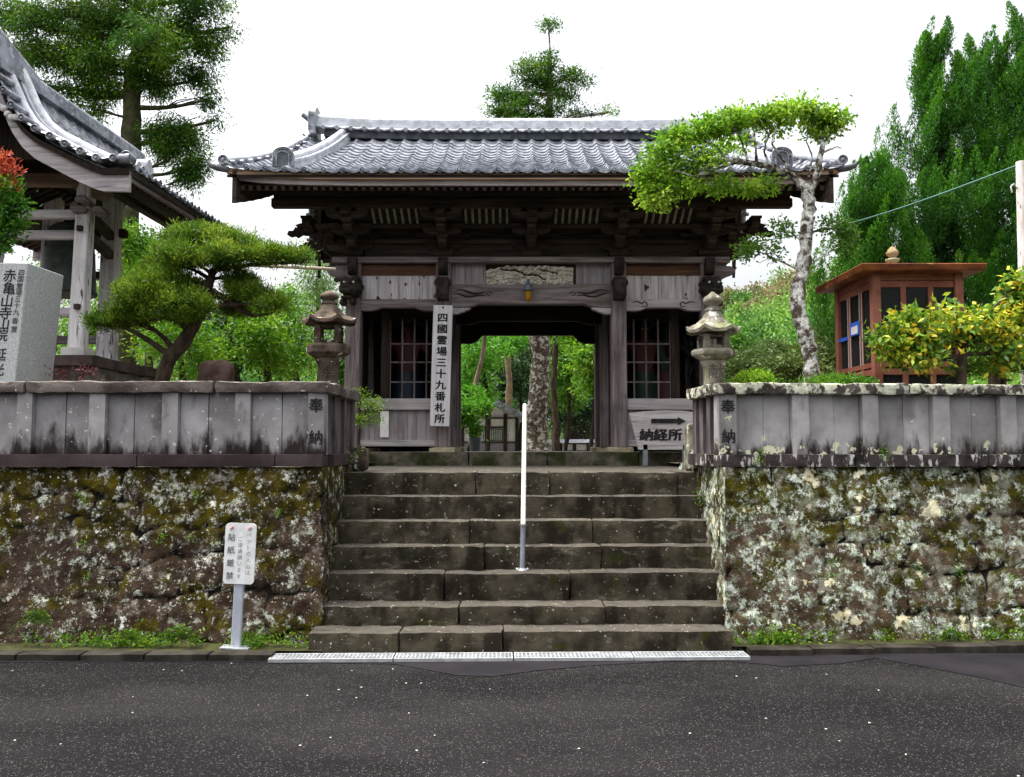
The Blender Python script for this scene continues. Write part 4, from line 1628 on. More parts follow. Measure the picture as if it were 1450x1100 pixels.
yl = 11.40
lx, lz1, lz0 = XX(748, yl), ZZ(393, yl), ZZ(427, yl)
t = thing('wall_lamp', 'small lamp with blue-grey cap and amber glass on the middle of the front beam', 'lamp', (lx, yl, lz0))
hh = lz1 - lz0
mb = MB()
mb.lathe([(.004, hh * .44), (.078, hh * .45), (.080, hh * .48), (.066, hh * .53), (.064, hh * .60), (.052, hh * .70), (.030, hh * .77), (.02, hh * .80), (.02, hh * .93), (.006, hh * .95)], 18)
mb.tube([(0, 0, hh * .88), (0, .06, hh * .9), (0, .115, hh * .8)], .014, 8)
in_thing(mb, 'cap', PM('grey_enamel', (.07, .085, .105), (.11, .13, .15), rough=.35, bump=(), spec=.5), t)
m, nt = nmat('amber_glass')
bb = N(nt, 'ShaderNodeBsdfPrincipled', {'Base Color': (.55, .27, .02, 1), 'Roughness': .12, 'Transmission Weight': .55, 'Specular IOR Level': .6})
N(nt, 'ShaderNodeOutputMaterial', {0: bb.outputs[0]})
mb = MB()
mb.lathe([(.006, 0), (.03, .012), (.044, .045), (.05, .09), (.052, hh * .43)], 18)
in_thing(mb, 'glass', m, t)
mb = MB()
mb.lathe([(.012, .05), (.022, .08), (.022, .12), (.012, .14)], 10)
in_thing(mb, 'bulb', PM('bulb', (.75, .65, .2), (.8, .7, .25), bump=(), rough=.3), t)

# arrow board standing at the right
ya = 11.05
cs = [at(904, 637, ya), at(975, 637, ya), at(985, 584, ya), at(891, 585, ya)]
cx = (cs[0].x + cs[1].x) / 2
t = thing('arrow_sign', 'fan-shaped weathered wooden board with black arrow and characters leaning at the right window bay', 'sign board', (cx, ya, ZL))
mb = MB()
tp = [(cs[3].x, cs[3].z), (cs[3].x * .8 + cs[2].x * .2, cs[3].z + .02), (cs[3].x * .5 + cs[2].x * .5, cs[3].z + .035), (cs[3].x * .2 + cs[2].x * .8, cs[3].z + .03), (cs[2].x, cs[2].z)]
poly = [(cs[0].x, cs[0].z), (cs[1].x, cs[1].z)] + tp[::-1]
mb.prism([(x - cx, z - ZL) for x, z in poly], 0, .035)
in_thing(mb, 'board', wood('sign_wood', (.34, .31, .31), (.5, .47, .47), 'x'), t, .004)
mb = MB()
a0, a1 = at(922, 596, ya), at(971, 596, ya)
zc = a0.z - ZL
mb.prism([(a0.x - cx, zc - .028), (a1.x - .1 - cx, zc - .028), (a1.x - .1 - cx, zc - .05), (a1.x - cx, zc), (a1.x - .1 - cx, zc + .05), (a1.x - .1 - cx, zc + .028), (a0.x - cx, zc + .028)], -.008, -.002)
in_thing(mb, 'arrow', ink, t)
mb = MB()
for i, ch in enumerate('納経所'):
    p = at(915 + 20.5 * i, 615.5, ya)
    stroke(mb, ch, lambda a, b_, q, c: (p.x - cx + a * .18, -.001 - q - c * .04, p.z - ZL + b_ * .155), .05)
in_thing(mb, 'lettering', ink, t)
mb = MB()
for px in (914, 970):
    p = at(px, 636, ya)
    mb.box(p.x - cx - .03, p.x - cx + .03, .0, .05, -.0, p.z - ZL + .06)
    mb.bar((p.x - cx, .02, 0.02), (p.x - cx, .30, 0.02), .04, .04)
in_thing(mb, 'foot', FLAT('grey_metal', (.18, .2, .22), .5), t, .003)
# paper slip on the gate
o = MB().box(XX(539, 11.57), XX(551, 11.57), 11.56, 11.565, ZZ(619, 11.56), ZZ(582, 11.56)).build('paper_slip', FLAT('paper', (.75, .74, .7), .8))
tag(o, 'white paper slip pasted on the grey planks under the left lattice window', 'notice')

# guardian statues behind the lattices
def statue(px, Y, lab, cols, h=1.25):
    x = XX(px, Y)
    t = thing('guardian_statue', lab, 'statue', (x, Y, ZP), 0, 'guardian statues behind the lattices')
    z0 = .62
    mb = MB()
    mb.lathe([(.30, 0), (.32, .05), (.26, .1), (.24, z0 - .14), (.33, z0 - .08), (.33, z0)], 12)
    in_thing(mb, 'pedestal', FLAT('pedestal_paint', (.03, .04, .08), .6), t)
    mb = MB()
    for k in range(9):
        a = 2 * math.pi * k / 9
        mb.ball((.29 * math.cos(a), .29 * math.sin(a), z0 - .02), .07, .07, .05, 8, 6)
    in_thing(mb, 'lotus_petals', FLAT('lotus_paint', (.18, .14, .02), .6), t)
    # body: skinned joints
    J = [((0, 0, z0 + .42), .11), ((0, 0, z0 + .60), .13), ((0, -.01, z0 + .82), .14), ((0, -.02, z0 + .97), .06), ((0, -.04, z0 + 1.07), .09), ((0, -.03, z0 + 1.17), .07),
         ((.19, 0, z0 + .88), .065), ((.34, -.05, z0 + .70), .05), ((.30, -.22, z0 + .84), .04), ((.29, -.27, z0 + .90), .045),
         ((-.19, 0, z0 + .88), .065), ((-.34, -.02, z0 + .98), .05), ((-.36, -.10, z0 + 1.18), .04), ((-.36, -.13, z0 + 1.25), .045),
         ((.10, 0, z0 + .36), .09), ((.14, -.06, z0 + .17), .065), ((.15, 0, z0 + .03), .05), ((.16, -.12, z0 + .02), .035),
         ((-.10, 0, z0 + .36), .09), ((-.16, -.05, z0 + .17), .065), ((-.15, 0, z0 + .03), .05), ((-.17, -.12, z0 + .02), .035)]
    ed = [(0, 1), (1, 2), (2, 3), (3, 4), (4, 5), (2, 6), (6, 7), (7, 8), (8, 9), (2, 10), (10, 11), (11, 12), (12, 13), (0, 14), (14, 15), (15, 16), (16, 17), (0, 18), (18, 19), (19, 20), (20, 21)]
    me = bpy.data.meshes.new('body')
    me.from_pydata([j[0] for j in J], ed, [])
    me.materials.append(cols[0])
    o = bpy.data.objects.new('body', me)
    COL.objects.link(o)
    o.parent = t
    o.modifiers.new('skin', 'SKIN')
    sv = me.skin_vertices[0].data
    for i, j in enumerate(J):
        sv[i].radius = (j[1], j[1])
    sv[0].use_root = True
    o.modifiers.new('sub', 'SUBSURF').render_levels = 2
    mb = MB()
    for k in range(14):
        a0, a1 = 2 * math.pi * k / 14, 2 * math.pi * (k + 1) / 14
        r0, r1 = .14, .24 + .03 * (k % 2)
    mb.lathe([(.25, z0 + .10), (.23, z0 + .2), (.19, z0 + .36), (.15, z0 + .50)], 14)
    in_thing(mb, 'skirt', cols[1], t)
    mb = MB()
    pts = [(.36 * math.cos(a) * 1.1, .08 + .04 * math.sin(3 * a), z0 + .75 + .5 * math.sin(a)) for a in [R(q) for q in range(-40, 221, 20)]]
    mb.tube(pts, .035, 6)
    in_thing(mb, 'scarf', cols[2], t)
    mb = MB()
    mb.ball((0, -.03, z0 + 1.25), .06, .06, .07, 10, 8)
    in_thing(mb, 'topknot', FLAT('gold_paint', (.12, .08, .02), .5), t)
    for s_ in (-1, 1):
        in_thing(MB().ball((s_ * .035, -.125, z0 + 1.10), .014, n=6, m=4), 'eye', FLAT('eye_gold', (.25, .2, .1), .5), t)
    in_thing(MB().ball((0, -.135, z0 + 1.06), .018, n=6, m=4), 'nose', cols[0], t)


sk = FLAT('shaded_red_paint', (.07, .013, .009), .6)  # statue paints darkened to carry the gloom behind the lattices
gr = FLAT('shaded_green_paint', (.009, .028, .016), .6)
bl = FLAT('shaded_blue_paint', (.010, .020, .04), .6)
statue(578, 12.42, 'dim red guardian statue behind the lattice of the left window bay', (sk, bl, gr))
statue(912, 12.42, 'dim red and green guardian statue behind the right lattice, nearer the passage', (sk, gr, bl))
statue(946, 12.42, 'dim blue-robed guardian statue behind the right lattice, nearer the outer column', (gr, sk, bl))

# ---------------------------------------------------------------- stone lanterns
def lantern(px, Y, mat, lab, ys, chars):
    """ys: jewel top, jewel base, roof top, roof eave, firebox bottom, platform bottom, shaft end (photo rows)"""
    c = at(px, ys[3], Y)
    sc = Y / F
    t = thing('stone_lantern', lab, 'stone lantern', (c.x, Y, GL), 0, 'stone lanterns flanking the top of the steps')
    z = [ZZ(y, Y) - GL for y in ys]
    mb = MB()
    mb.lathe([(.26, 0), (.26, .12), (.22, .16), (.2, .3), (.15, .34)], 6, ph=R(30), sm=False)
    o = mb.build('base', mat, t)
    mb = MB()
    # flared shaft
    zb, zt2 = .34, z[5]
    mb.lathe([(21 * sc, zb), (21 * sc, zb + .05), (18.5 * sc, zb + .08), (16 * sc, zb + (zt2 - zb) * .45), (14.5 * sc, zb + (zt2 - zb) * .7), (15.5 * sc, zt2 - .06), (19 * sc, zt2 - .015), (19 * sc, zt2)], 16)
    mb.build('shaft', mat, t)
    mb = MB()
    mb.lathe([(18 * sc, z[5]), (27 * sc, z[5] + .03), (32 * sc, z[5] + .05), (32.5 * sc, z[4] - .03), (29 * sc, z[4] - .005), (22 * sc, z[4])], 6, ph=R(0), sm=False)
    mb.build('platform', mat, t, .006)
    mb = MB()
    r = 18.5 * sc
    zz0, zz1 = z[4], z[3] - .01
    # hollow firebox: corner posts and rims
    for k in range(4):
        a = R(45 + 90 * k + 4)
        mb.M = Matrix.Translation((r * 1.08 * math.cos(a), r * 1.08 * math.sin(a), 0)) @ Matrix.Rotation(R(4), 4, 'Z')
        mb.box(-.03, .03, -.03, .03, zz0, zz1)
        mb.M = None
    mb.M = Matrix.Rotation(R(4), 4, 'Z')
    mb.box(-r * .78, r * .78, -r * .78, r * .78, zz0, zz0 + .03)
    mb.box(-r * .78, r * .78, -r * .78, r * .78, zz1 - .025, zz1)
    mb.box(r * .7, r * .8, -r * .7, r * .7, zz0 + .03, zz1 - .025)
    mb.M = None
    mb.build('fire_box', mat, t, .006)
    # roof: six-sided with upturned corners
    mb = MB()
    rows = []
    n = 24
    zt3, ze = z[2], z[3]
    prof = [(10, zt3), (15, zt3 - (zt3 - ze) * .3), (24, zt3 - (zt3 - ze) * .62), (33, ze + .035), (37, ze + .03), (37, ze), (20, ze + .01)]
    vs = []
    for r_, z_ in prof:
        for k in range(n):
            a = 2 * math.pi * k / n
            q = (k % 4) / 4
            cor = abs(math.cos(a * 3))
            rr_ = r_ * sc * (1 + (.11 * cor ** 2 - .06 if r_ > 12 else 0))
            lift = .045 * cor ** 6 * max(0, (r_ - 18) / 19)
            vs.append((rr_ * math.cos(a), rr_ * math.sin(a), z_ + lift))
    fs = []
    for i in range(len(prof) - 1):
        for k in range(n):
            k2 = (k + 1) % n
            fs.append((i * n + k, (i + 1) * n + k, (i + 1) * n + k2, i * n + k2))
    fs.append(tuple(range(n)))
    mb.add(vs, fs, False)
    mb.add([vs[(len(prof) - 1) * n + k] for k in range(n)], [tuple(range(n))[::-1]])
    mb.build('roof', mat, t)
    mb = MB()
    zj, zt4 = z[1], z[0]
    h = zt4 - zt3
    mb.lathe([(11 * sc, zt3), (12 * sc, zt3 + h * .08), (8 * sc, zt3 + h * .22), (7 * sc, zt3 + h * .3), (13 * sc, zt3 + h * .42), (14 * sc, zt3 + h * .55), (12 * sc, zt3 + h * .72), (6 * sc, zt3 + h * .86), (1.5 * sc, zt4)], 14)
    mb.build('jewel', mat, t)
    mb = MB()
    V, Fc = glyph(chars)
    mb.add([(v.x * .17, -16.5 * sc - .004 - v.z * .1, (z[5] + ZZ(543, Y) - GL) / 2 + v.y * .15) for v in V], Fc)
    mb.build('lettering', PM('carved_letter', (.05, .04, .035), (.1, .08, .07), bump=()), t)
    return t


lantern(466, 8.55, lanstone, 'brown stone lantern with wide drooping roof beside the left corner post', (411, 430, 431, 460, 487, 508, 545), '奉')
lantern(1010, 8.35, lanstone_r, 'grey-green mossy stone lantern with pointed top beside the right corner post', (413, 438, 441, 473, 494, 511, 556), '献')

# ---------------------------------------------------------------- warning sign at the kerb
ys = 6.92
p0, p1 = at(334, 917, ys), at(345, 740, ys)
t = thing('notice_sign', 'small white notice plate on a grey steel post in front of the left wall', 'sign', (p0.x, ys, .05))
t.rotation_euler = (0, math.atan2(p1.x - p0.x - .008, p1.z - p0.z), 0)
Hs = (p1 - p0).length
mb = MB()
mb.box(-.036, .036, -.02, .02, 0, Hs - .02)
in_thing(mb, 'post', PM('grey_steel', (.42, .45, .52), (.52, .55, .62), scale=3, rough=.45, metal=.2, bump=(), layers=[dict(col=(.25, .2, .17), scale=12, lo=.66, hi=.72, amt=.6)]), t, .006)
mb = MB()
mb.box(-.11, .11, -.06, .06, 0, .01)
for sx in (-.09, .09):
    mb.lathe([(.008, .01), (.008, .02)], 6, c=(sx, 0, 0))
in_thing(mb, 'base_plate', steel, t)
pw, ph_ = 21.5 * ys / F, 84 * ys / F
mb = MB()
q = []
for cxq, czq, a0 in ((pw - .03, ph_ / 2 - .03, 0), (-pw + .03, ph_ / 2 - .03, 90), (-pw + .03, -ph_ / 2 + .03, 180), (pw - .03, -ph_ / 2 + .03, 270)):
    q += arc((cxq, czq), .03, a0, a0 + 90, 5)
zc = Hs - ph_ / 2
mb.prism([(x, z + zc) for x, z in q], -.034, -.022)
in_thing(mb, 'plate', FLAT('white_enamel', (.84, .85, .84), .35), t)
mb = MB()
write(mb, '貼紙厳禁', .060, -.068, zc + .125, -.035, .098, bold=.008)
in_thing(mb, 'lettering', PM('grey_letter', (.16, .16, .17), (.24, .24, .25), bump=()), t)
mb = MB()
write(mb, 'ペットの入山は', .040, .068, zc + .145, -.035, .048, bold=0)
write(mb, 'ご遠慮願います', .040, .002, zc + .115, -.035, .048, bold=0)
in_thing(mb, 'lettering', PM('grey_letter_light', (.26, .26, .27), (.34, .34, .35), bump=()), t)
mb = MB()
for x in (-.07, .07):
    mb.bar((x - .012, -.036, zc + .185), (x + .012, -.036, zc + .205), .012, .01)
in_thing(mb, 'red_mark', FLAT('faded_red', (.75, .25, .25), .5), t)

# ---------------------------------------------------------------- handrail
white = FLAT('white_coated_tube', (.55, .52, .47), .6)
greyt = PM('grey_tube', (.20, .22, .26), (.3, .32, .36), rough=.4, metal=.3, bump=())
t = thing('handrail', 'thin white stair handrail on grey posts seen end-on in the middle of the steps', 'handrail', (XX(739.5, 7.6), 7.6, STZ[2]))
r0 = Vector(t.location)
yA, yB = 7.60, 8.42
A = at(739.5, 806, yA)
A.z = STZ[2]
B = at(740.8, 742, yA + .01)
C = at(743, 574, 8.95)
mb = MB()
mb.tube([A - r0, B - r0 + Vector((0, .02, 0))], .021, 12)
D0 = at(743, 700, 8.2)
yD = 8.33
D = Vector((C.x - .004, yD, STZ[6] - .02))
tD = (yD - B.y) / (C.y - B.y)
mb.tube([Vector((D.x, 8.9, STZ[6])) - r0, (B.lerp(C, (8.9 - B.y) / (C.y - B.y)) - r0)], .019, 12)
in_thing(mb, 'post', greyt, t)
mb = MB()
mb.lathe([(.045, 0), (.045, .008), (.026, .012), (.026, .02)], 16, c=tuple(A - r0))
for a in range(4):
    q = A - r0 + Vector((.034 * math.cos(a * 1.57 + .78), .034 * math.sin(a * 1.57 + .78), .006))
    mb.lathe([(.007, 0), (.007, .012)], 6, c=tuple(q))
for sx in (-.045, .045):
    mb.ball(tuple(A - r0 + Vector((sx, 0, .01))), .012, n=8, m=6)
in_thing(mb, 'flange', steel, t)
mb = MB()
pts = [B - r0 + Vector((0, -.01, 0))] + [B.lerp(C, k / 8) - r0 for k in range(1, 9)]
mb.tube(pts, .0215, 14)
mb.ball(tuple(pts[-1]), .0215)
mb.ball(tuple(pts[0]), .0215)
in_thing(mb, 'rail', white, t)

# ---------------------------------------------------------------- inscribed granite pillar at the far left
yp = 8.15
tl, bl_, br_, tr_ = at(-60, 372, yp), at(-82, 545, yp), at(21.5, 540, yp), at(40, 372, yp)
t = thing('inscribed_pillar', 'square pale granite pillar with carved black characters at the far left', 'stone pillar', (br_.x, yp, GL))
L0 = Vector(t.location)
dirv = (tr_ - br_)
zb_ = (GL - br_.z)
br0 = br_ + dirv * (zb_ / dirv.z)
wv = Vector((-.62, 0, 0))
dp = Vector((.02, .62, 0))
mb = MB()
fb = [br0 + wv * 1.03, br0, br0 + dp, br0 + dp + wv]
ft = [tr_ + wv, tr_, tr_ + dp, tr_ + dp + wv]
mb.hexa([p - L0 for p in fb], [p - L0 for p in ft])
in_thing(mb, 'shaft', PM('polished_granite', (.34, .36, .36), (.50, .52, .52), scale=60, rough=.55, lo=.4, hi=.6, bump=((90, .1, .002, None),),
                          layers=[dict(col=(.12, .13, .13), scale=130, lo=.58, hi=.66, amt=.5)]), t, .008)
mb = MB()
Z = lambda py: at(30, py, yp).z


def onface(px, py):
    p = at(px, py, yp)
    return p - L0


def pil(s, cols, size, bold):
    for ch, (px, py) in zip(s, cols):
        p = onface(px, py)
        stroke(mb, ch, lambda a, b_, q, c: (p.x + a * size + b_ * size * .1, -.001 - q - c * .03, p.z + b_ * size), bold)


pil('赤亀山寺山院延光', ((14, 390), (13, 408), (10, 426), (7.5, 443), (5, 458), (2.5, 474), (0, 502), (-3, 523)), .125, .012)
in_thing(mb, 'lettering', ink, t)
mb = MB()
pil('四国霊場三十九番霊場', ((30.5, 386), (29.2, 395), (27.8, 405), (26.5, 414), (25.2, 423), (24, 432), (23, 442), (21.5, 454), (20, 466)), .062, .006)
in_thing(mb, 'lettering', ink_faded, t)

# ---------------------------------------------------------------- bell tower
yt = 9.85
zb = ZZ(499, yt)
BX, BY = -5.36, 10.55
tower = thing('bell_tower', 'open timber bell tower with curved tiled gable roof on a stone platform at left', 'bell tower', (BX, BY, GL), R(87))
TM = Matrix.Translation((BX, BY, GL)) @ Matrix.Rotation(R(87), 4, 'Z')
TI = TM.inverted()


def tw(p):
    return TI @ Vector(p)


def tpart(mb, name, mat, bevel=0, parent=tower):
    return mb.build(name, mat, parent, bevel)


def wbar(mb, p, q, w_, h):
    mb.bar(tw(p), tw(q), w_, h)


mb = MB()
mb.M = TI
xr = XX(133, 9.65, 510)
mb.rock(-7.4, xr - .05, 9.7, 11.75, GL - .2, zb - .17, res=.12, r=.02, amp=.02, seed=3)
tpart(mb, 'platform', PM('platform_stone', (.06, .05, .045), (.2, .18, .165), scale=3, bump=((20, .6, .015, None),), layers=[dict(col=(.4, .38, .34), scale=5, lo=.6, hi=.7, off=3)]), 0)
mb = MB()
mb.M = TI
mb.rock(-7.45, xr, 9.62, 11.8, zb - .17, zb - .045, res=.08, r=.015, amp=.008, seed=4)
tpart(mb, 'platform_edge', PM('dark_edge_stone', (.05, .035, .033), (.10, .075, .07), scale=4, bump=((20, .6, .01, None),)), 0)


def post(pb, pt, w0, w1, nm='post', mat=None):
    mb = MB()
    pb, pt = Vector(pb), Vector(pt)
    b_ = [pb + Vector((sx * w0 / 2, sy * w0 / 2, 0)) for sx, sy in ((-1, -1), (1, -1), (1, 1), (-1, 1))]
    t_ = [pt + Vector((sx * w1 / 2, sy * w1 / 2, 0)) for sx, sy in ((-1, -1), (1, -1), (1, 1), (-1, 1))]
    mb.hexa([tw(p) for p in b_], [tw(p) for p in t_])
    return tpart(mb, nm, mat or W['tower'], .012)


pb, pt = at(110, 497, yt), at(121, 300, yt)
pb.z += .0
post(pb, pt + (pt - pb) * .28, .165, .155)
pb2 = Vector((pb.x - 1.13, pb.y, pb.z))
pt2 = Vector((pt.x - .95, pt.y, pt.z))
post(pb2, pt2 + (pt2 - pb2) * .28, .165, .155)
q1, q1t = at(64, 508, 11.1), at(76, 300, 11.1)
q1.z = q1t.z * 0 + zb
q2, q2t = at(151, 508, 11.1), at(160, 300, 11.1)
q2.z = zb
post(q1, q1t + (q1t - q1) * .25, .19, .18)
post(q2, q2t + (q2t - q2) * .25, .20, .19, mat=W['tower'])
for p in (pb, pb2, q1, q2):
    mb = MB()
    mb.M = TI
    mb.rock(p.x - .13, p.x + .13, p.y - .13, p.y + .13, zb - .05, zb + .045, res=.06, r=.01, amp=.003, seed=9)
    tpart(mb, 'post_base', PM('white_base_stone', (.5, .5, .47), (.65, .65, .62), bump=((30, .3, .004, None),)), 0)


def hbeam(x0, x1, y, pya, pyb, dp, nm='tie_beam', mat=None):
    mb = MB()
    z0, z1 = ZZ(pyb, y), ZZ(pya, y)
    b_ = [(x0, y - dp / 2, z0), (x1, y - dp / 2, z0), (x1, y + dp / 2, z0), (x0, y + dp / 2, z0)]
    t_ = [(a, c, z1) for a, c, _ in b_]
    mb.hexa([tw(p) for p in b_], [tw(p) for p in t_])
    return tpart(mb, nm, mat or W['towerx'], .008)


hbeam(-6.3, pt.x - .06, yt - .01, 298, 310, .10)
hbeam(-6.1, pt.x - .05, yt + .01, 327, 339, .09)
hbeam(-6.1, pb.x - .05, yt + .02, 436, 449, .08)
hbeam(q1.x - .6, q2.x + .1, 11.12, 476, 487, .10, mat=W['oldx'])
hbeam(q1.x - .6, q2.x + .1, 11.12, 385, 395, .10, mat=W['midx'])
hbeam(q1.x - .9, q2.x + .2, 11.12, 325, 337, .10, mat=W['midx'])
# rainbow beam above, tie along the depth, upper frame
mb = MB()
z0, z1 = ZZ(265, yt), ZZ(247, yt)
poly = [(-6.3, z0), (-5.35, z0 + .005), (-5.0, z0 - .0), (-4.85, z0 - .10), (-4.62, z0 - .16), (-4.52, z0 - .08), (-4.62, z0 + .02), (-4.8, z0 + .06), (-4.95, z1), (-6.3, z1)]
n_ = len(poly)
mb.M = TI
mb.prism(poly, yt - .06, yt + .04)
tpart(mb, 'rainbow_beam', wood('tan_beam', (.13, .09, .065), (.24, .17, .12), 'x'), .008)
for (px, py, s_) in ((118, 286, .10), (141, 300, .09), (112, 296, .11)):
    mb = MB()
    mb.M = TI
    c = at(px, py, yt - .06)
    q = [(-.7, -.2), (-.2, -.6), (.3, -.5), (.8, -.55), (1.1, -.1), (.7, .2), (.4, .6), (-.3, .7), (-.8, .4)]
    mb.prism([(c.x + a * s_, c.z + b_ * s_) for a, b_ in q], yt - .11, yt + .02)
    tpart(mb, 'bracket_carving', W['oldx'], .008)
mb = MB()
for py in (300, 330):
    wbar(mb, (pt.x, yt + .05, ZZ(py, yt)), (q2t.x, 11.1, ZZ(py, yt)), .09, .11)
zpl = ZZ(272, yt)
wbar(mb, (-4.68, 9.15, zpl + .12), (-4.58, 12.2, zpl + .12), .12, .14)
wbar(mb, (-6.1, 9.15, zpl + .12), (-6.0, 12.2, zpl + .12), .12, .14)
tpart(mb, 'purlin', W['midy'], .006)
for p in (at(115, 436, yt), at(119, 326, yt)):
    mb = MB()
    mb.M = TI
    c = p
    mb.box(c.x - .03, c.x + .03, yt - .12, yt - .07, c.z - .03, c.z + .03)
    tpart(mb, 'wedge', W['midx'], .004)
# bell
bc = Vector((XX(97, 10.5, 400), 10.5, 0))
z0, z1 = ZZ(418, 10.5), ZZ(338, 10.5)
bell = thing('temple_bell', 'large dark green bronze bell hanging inside the bell tower', 'bell', (bc.x, bc.y, z0))
hb = .86
mb = MB()
r = .315
mb.lathe([(r * .86, .01), (r * 1.0, 0), (r * 1.02, .03), (r * .97, .07), (r * .95, .22), (r * .96, .235), (r * .94, .25), (r * .90, .5), (r * .91, .515), (r * .88, .53), (r * .85, .70), (r * .74, .80), (r * .45, .86), (r * .1, .88)], 28)
mb.build('bell_body', PM('bronze_patina', (.035, .045, .035), (.07, .085, .07), scale=6, rough=.6, metal=.3, bump=((30, .3, .004, None),)), bell)
mb = MB()
for k in range(4):
    for j in range(4):
        a = R(-130 + k * 26)
        mb.ball((r * .88 * math.cos(a), r * .88 * math.sin(a), .56 + .035 * j), .012, n=6, m=4)
mb.build('bosses', PM('bronze_boss', (.035, .045, .035), (.06, .07, .06), rough=.6, metal=.3, bump=()), bell)
mb = MB()
mb.tube([(0, -.05, .86), (0, -.07, .96), (0, 0, 1.02), (0, .07, .96), (0, .05, .86)], .025, 8)
mb.build('crown_loop', darkcarve, bell)

# curved roof, ridge along local x (depth)
TP = [(0, 5.60), (.13, 5.34), (.22, 5.14), (.35, 4.96), (.50, 4.83), (.67, 4.745), (.83, 4.66), (.99, 4.58), (1.2, 4.49), (1.47, 4.40)]
TP[-1] = (1.50, at(188, 238, 9.0).z)
L_ = np.cumsum([0] + [math.hypot(TP[i + 1][0] - TP[i][0], TP[i + 1][1] - TP[i][1]) for i in range(len(TP) - 1)])
L_ = L_ / L_[-1]


def tprof(s):
    s = min(max(s, 0), 1)
    return float(np.interp(s, L_, [p[0] for p in TP])), float(np.interp(s, L_, [p[1] for p in TP])) - GL + (.0)


XF, XB = -1.60, 1.75     # local front (towards the road) and back


def tlift(x, s):
    return .05 * (abs(x) / 1.7) ** 4 * s


for sg in (-1, 1):
    mb = MB()
    tile_slope(mb, tprof, lambda s: (XB - XF) / 2, 13, .21, amp=.03, sgn=sg, x0=(XB + XF) / 2, lift=tlift)
    k = XF + .08
    while k < XB:
        yy, zz = tprof(1)
        disc(mb, (k, sg * (yy + .02), zz + .015 + tlift(k - .07, 1)), .036, 'y', sg)
        k += .21
    disc(mb, (XF - .02, sg * (yy + .0), zz + .075), .062, 'x', -1, .12)
    disc(mb, (XF + .0, sg * (yy + .03), zz + .06), .055, 'y', sg, .1)
    # verge rolls facing the road
    n = 11
    for j in range(n):
        s = (j + .3) / n
        yy, zz = tprof(s)
        disc(mb, (XF - .035, sg * yy, zz + .055), .041, 'x', -1, .04)
        mb.tube([(XF - .03, sg * yy, zz + .055), (XF + .22, sg * yy, zz + .06)], .039, 8)
    tpart(mb, 'tile_slope', kawara)
    mb = MB()
    ns = 22
    for (x_, w_, h0, h1) in ((XF + .27, .14, 0, .055), (XF + .50, .17, 0, .11), (XF + .50, .2, .11, .14)):
        for j in range(ns):
            (y0, z0_), (y1, z1_) = tprof(j / ns), tprof((j + 1) / ns)
            mb.hexa([(x_ - w_ / 2, sg * y0, z0_ + h0), (x_ + w_ / 2, sg * y0, z0_ + h0), (x_ + w_ / 2, sg * y1, z1_ + h0), (x_ - w_ / 2, sg * y1, z1_ + h0)],
                    [(x_ - w_ / 2, sg * y0, z0_ + h1), (x_ + w_ / 2, sg * y0, z0_ + h1), (x_ + w_ / 2, sg * y1, z1_ + h1), (x_ - w_ / 2, sg * y1, z1_ + h1)])
    mb.tube([(XF + .5, sg * tprof(j / ns)[0], tprof(j / ns)[1] + .16) for j in range(ns + 1)], .055, 10)
    mb.tube([(XF + .27, sg * tprof(j / ns)[0], tprof(j / ns)[1] + .07) for j in range(ns + 1)], .05, 10)
    tpart(mb, 'descending_ridge', kawara_l)
    # bargeboard
    for x_ in (XF + .06, XB - .06):
        mb = MB()
        for j in range(ns):
            (y0, z0_), (y1, z1_) = tprof(j / ns), tprof((j + 1) / ns)
            d0, d1 = .11 - .0 * j / ns, .11
            e0, e1 = .20 + .015 * j / ns, .20 + .015 * (j + 1) / ns
            mb.hexa([(x_, sg * y0, z0_ - .05 - e0), (x_ + .045, sg * y0, z0_ - .05 - e0), (x_ + .045, sg * y1, z1_ - .05 - e1), (x_, sg * y1, z1_ - .05 - e1)],
                    [(x_, sg * y0, z0_ - .05), (x_ + .045, sg * y0, z0_ - .05), (x_ + .045, sg * y1, z1_ - .05), (x_, sg * y1, z1_ - .05)])
        tpart(mb, 'bargeboard', wood('barge', (.30, .27, .27), (.48, .44, .45), 'x'))
    mb = MB()
    for j in range(ns):
        (y0, z0_), (y1, z1_) = tprof(j / ns), tprof((j + 1) / ns)
        mb.hexa([(XF + .03, sg * y0, z0_ - .09), (XB, sg * y0, z0_ - .09), (XB, sg * y1, z1_ - .09), (XF + .03, sg * y1, z1_ - .09)],
                [(XF + .03, sg * y0, z0_ - .03), (XB, sg * y0, z0_ - .03), (XB, sg * y1, z1_ - .03), (XF + .03, sg * y1, z1_ - .03)])
    tpart(mb, 'roof_boarding', W['darky'])
    mb = MB()
    for j in range(24):
        x_ = XF + .18 + (XB - XF - .3) * j / 23
        (y0, z0_), (y1, z1_) = tprof(.35), tprof(.97)
        mb.bar((x_, sg * y0, z0_ - .17), (x_, sg * y1, z1_ - .13), .05, .06)
    tpart(mb, 'rafters', W['midx'])
    mb = MB()
    yy, zz = tprof(1)
    mb.box(XF + .1, XB - .05, min(sg * (yy - .06), sg * (yy - .02)), max(sg * (yy - .06), sg * (yy - .02)), zz - .13, zz - .035)
    tpart(mb, 'eave_board', W['oldy'])
mb = MB()
zz = tprof(0)[1]
for q in range(3):
    mb.box(XF + .05, XB - .05, -.10 + .01 * q, .10 - .01 * q, zz - .04 + .045 * q, zz - .002 + .045 * q)
mb.tube([(XF + .0, 0, zz + .11), (XB, 0, zz + .11)], .06, 12)
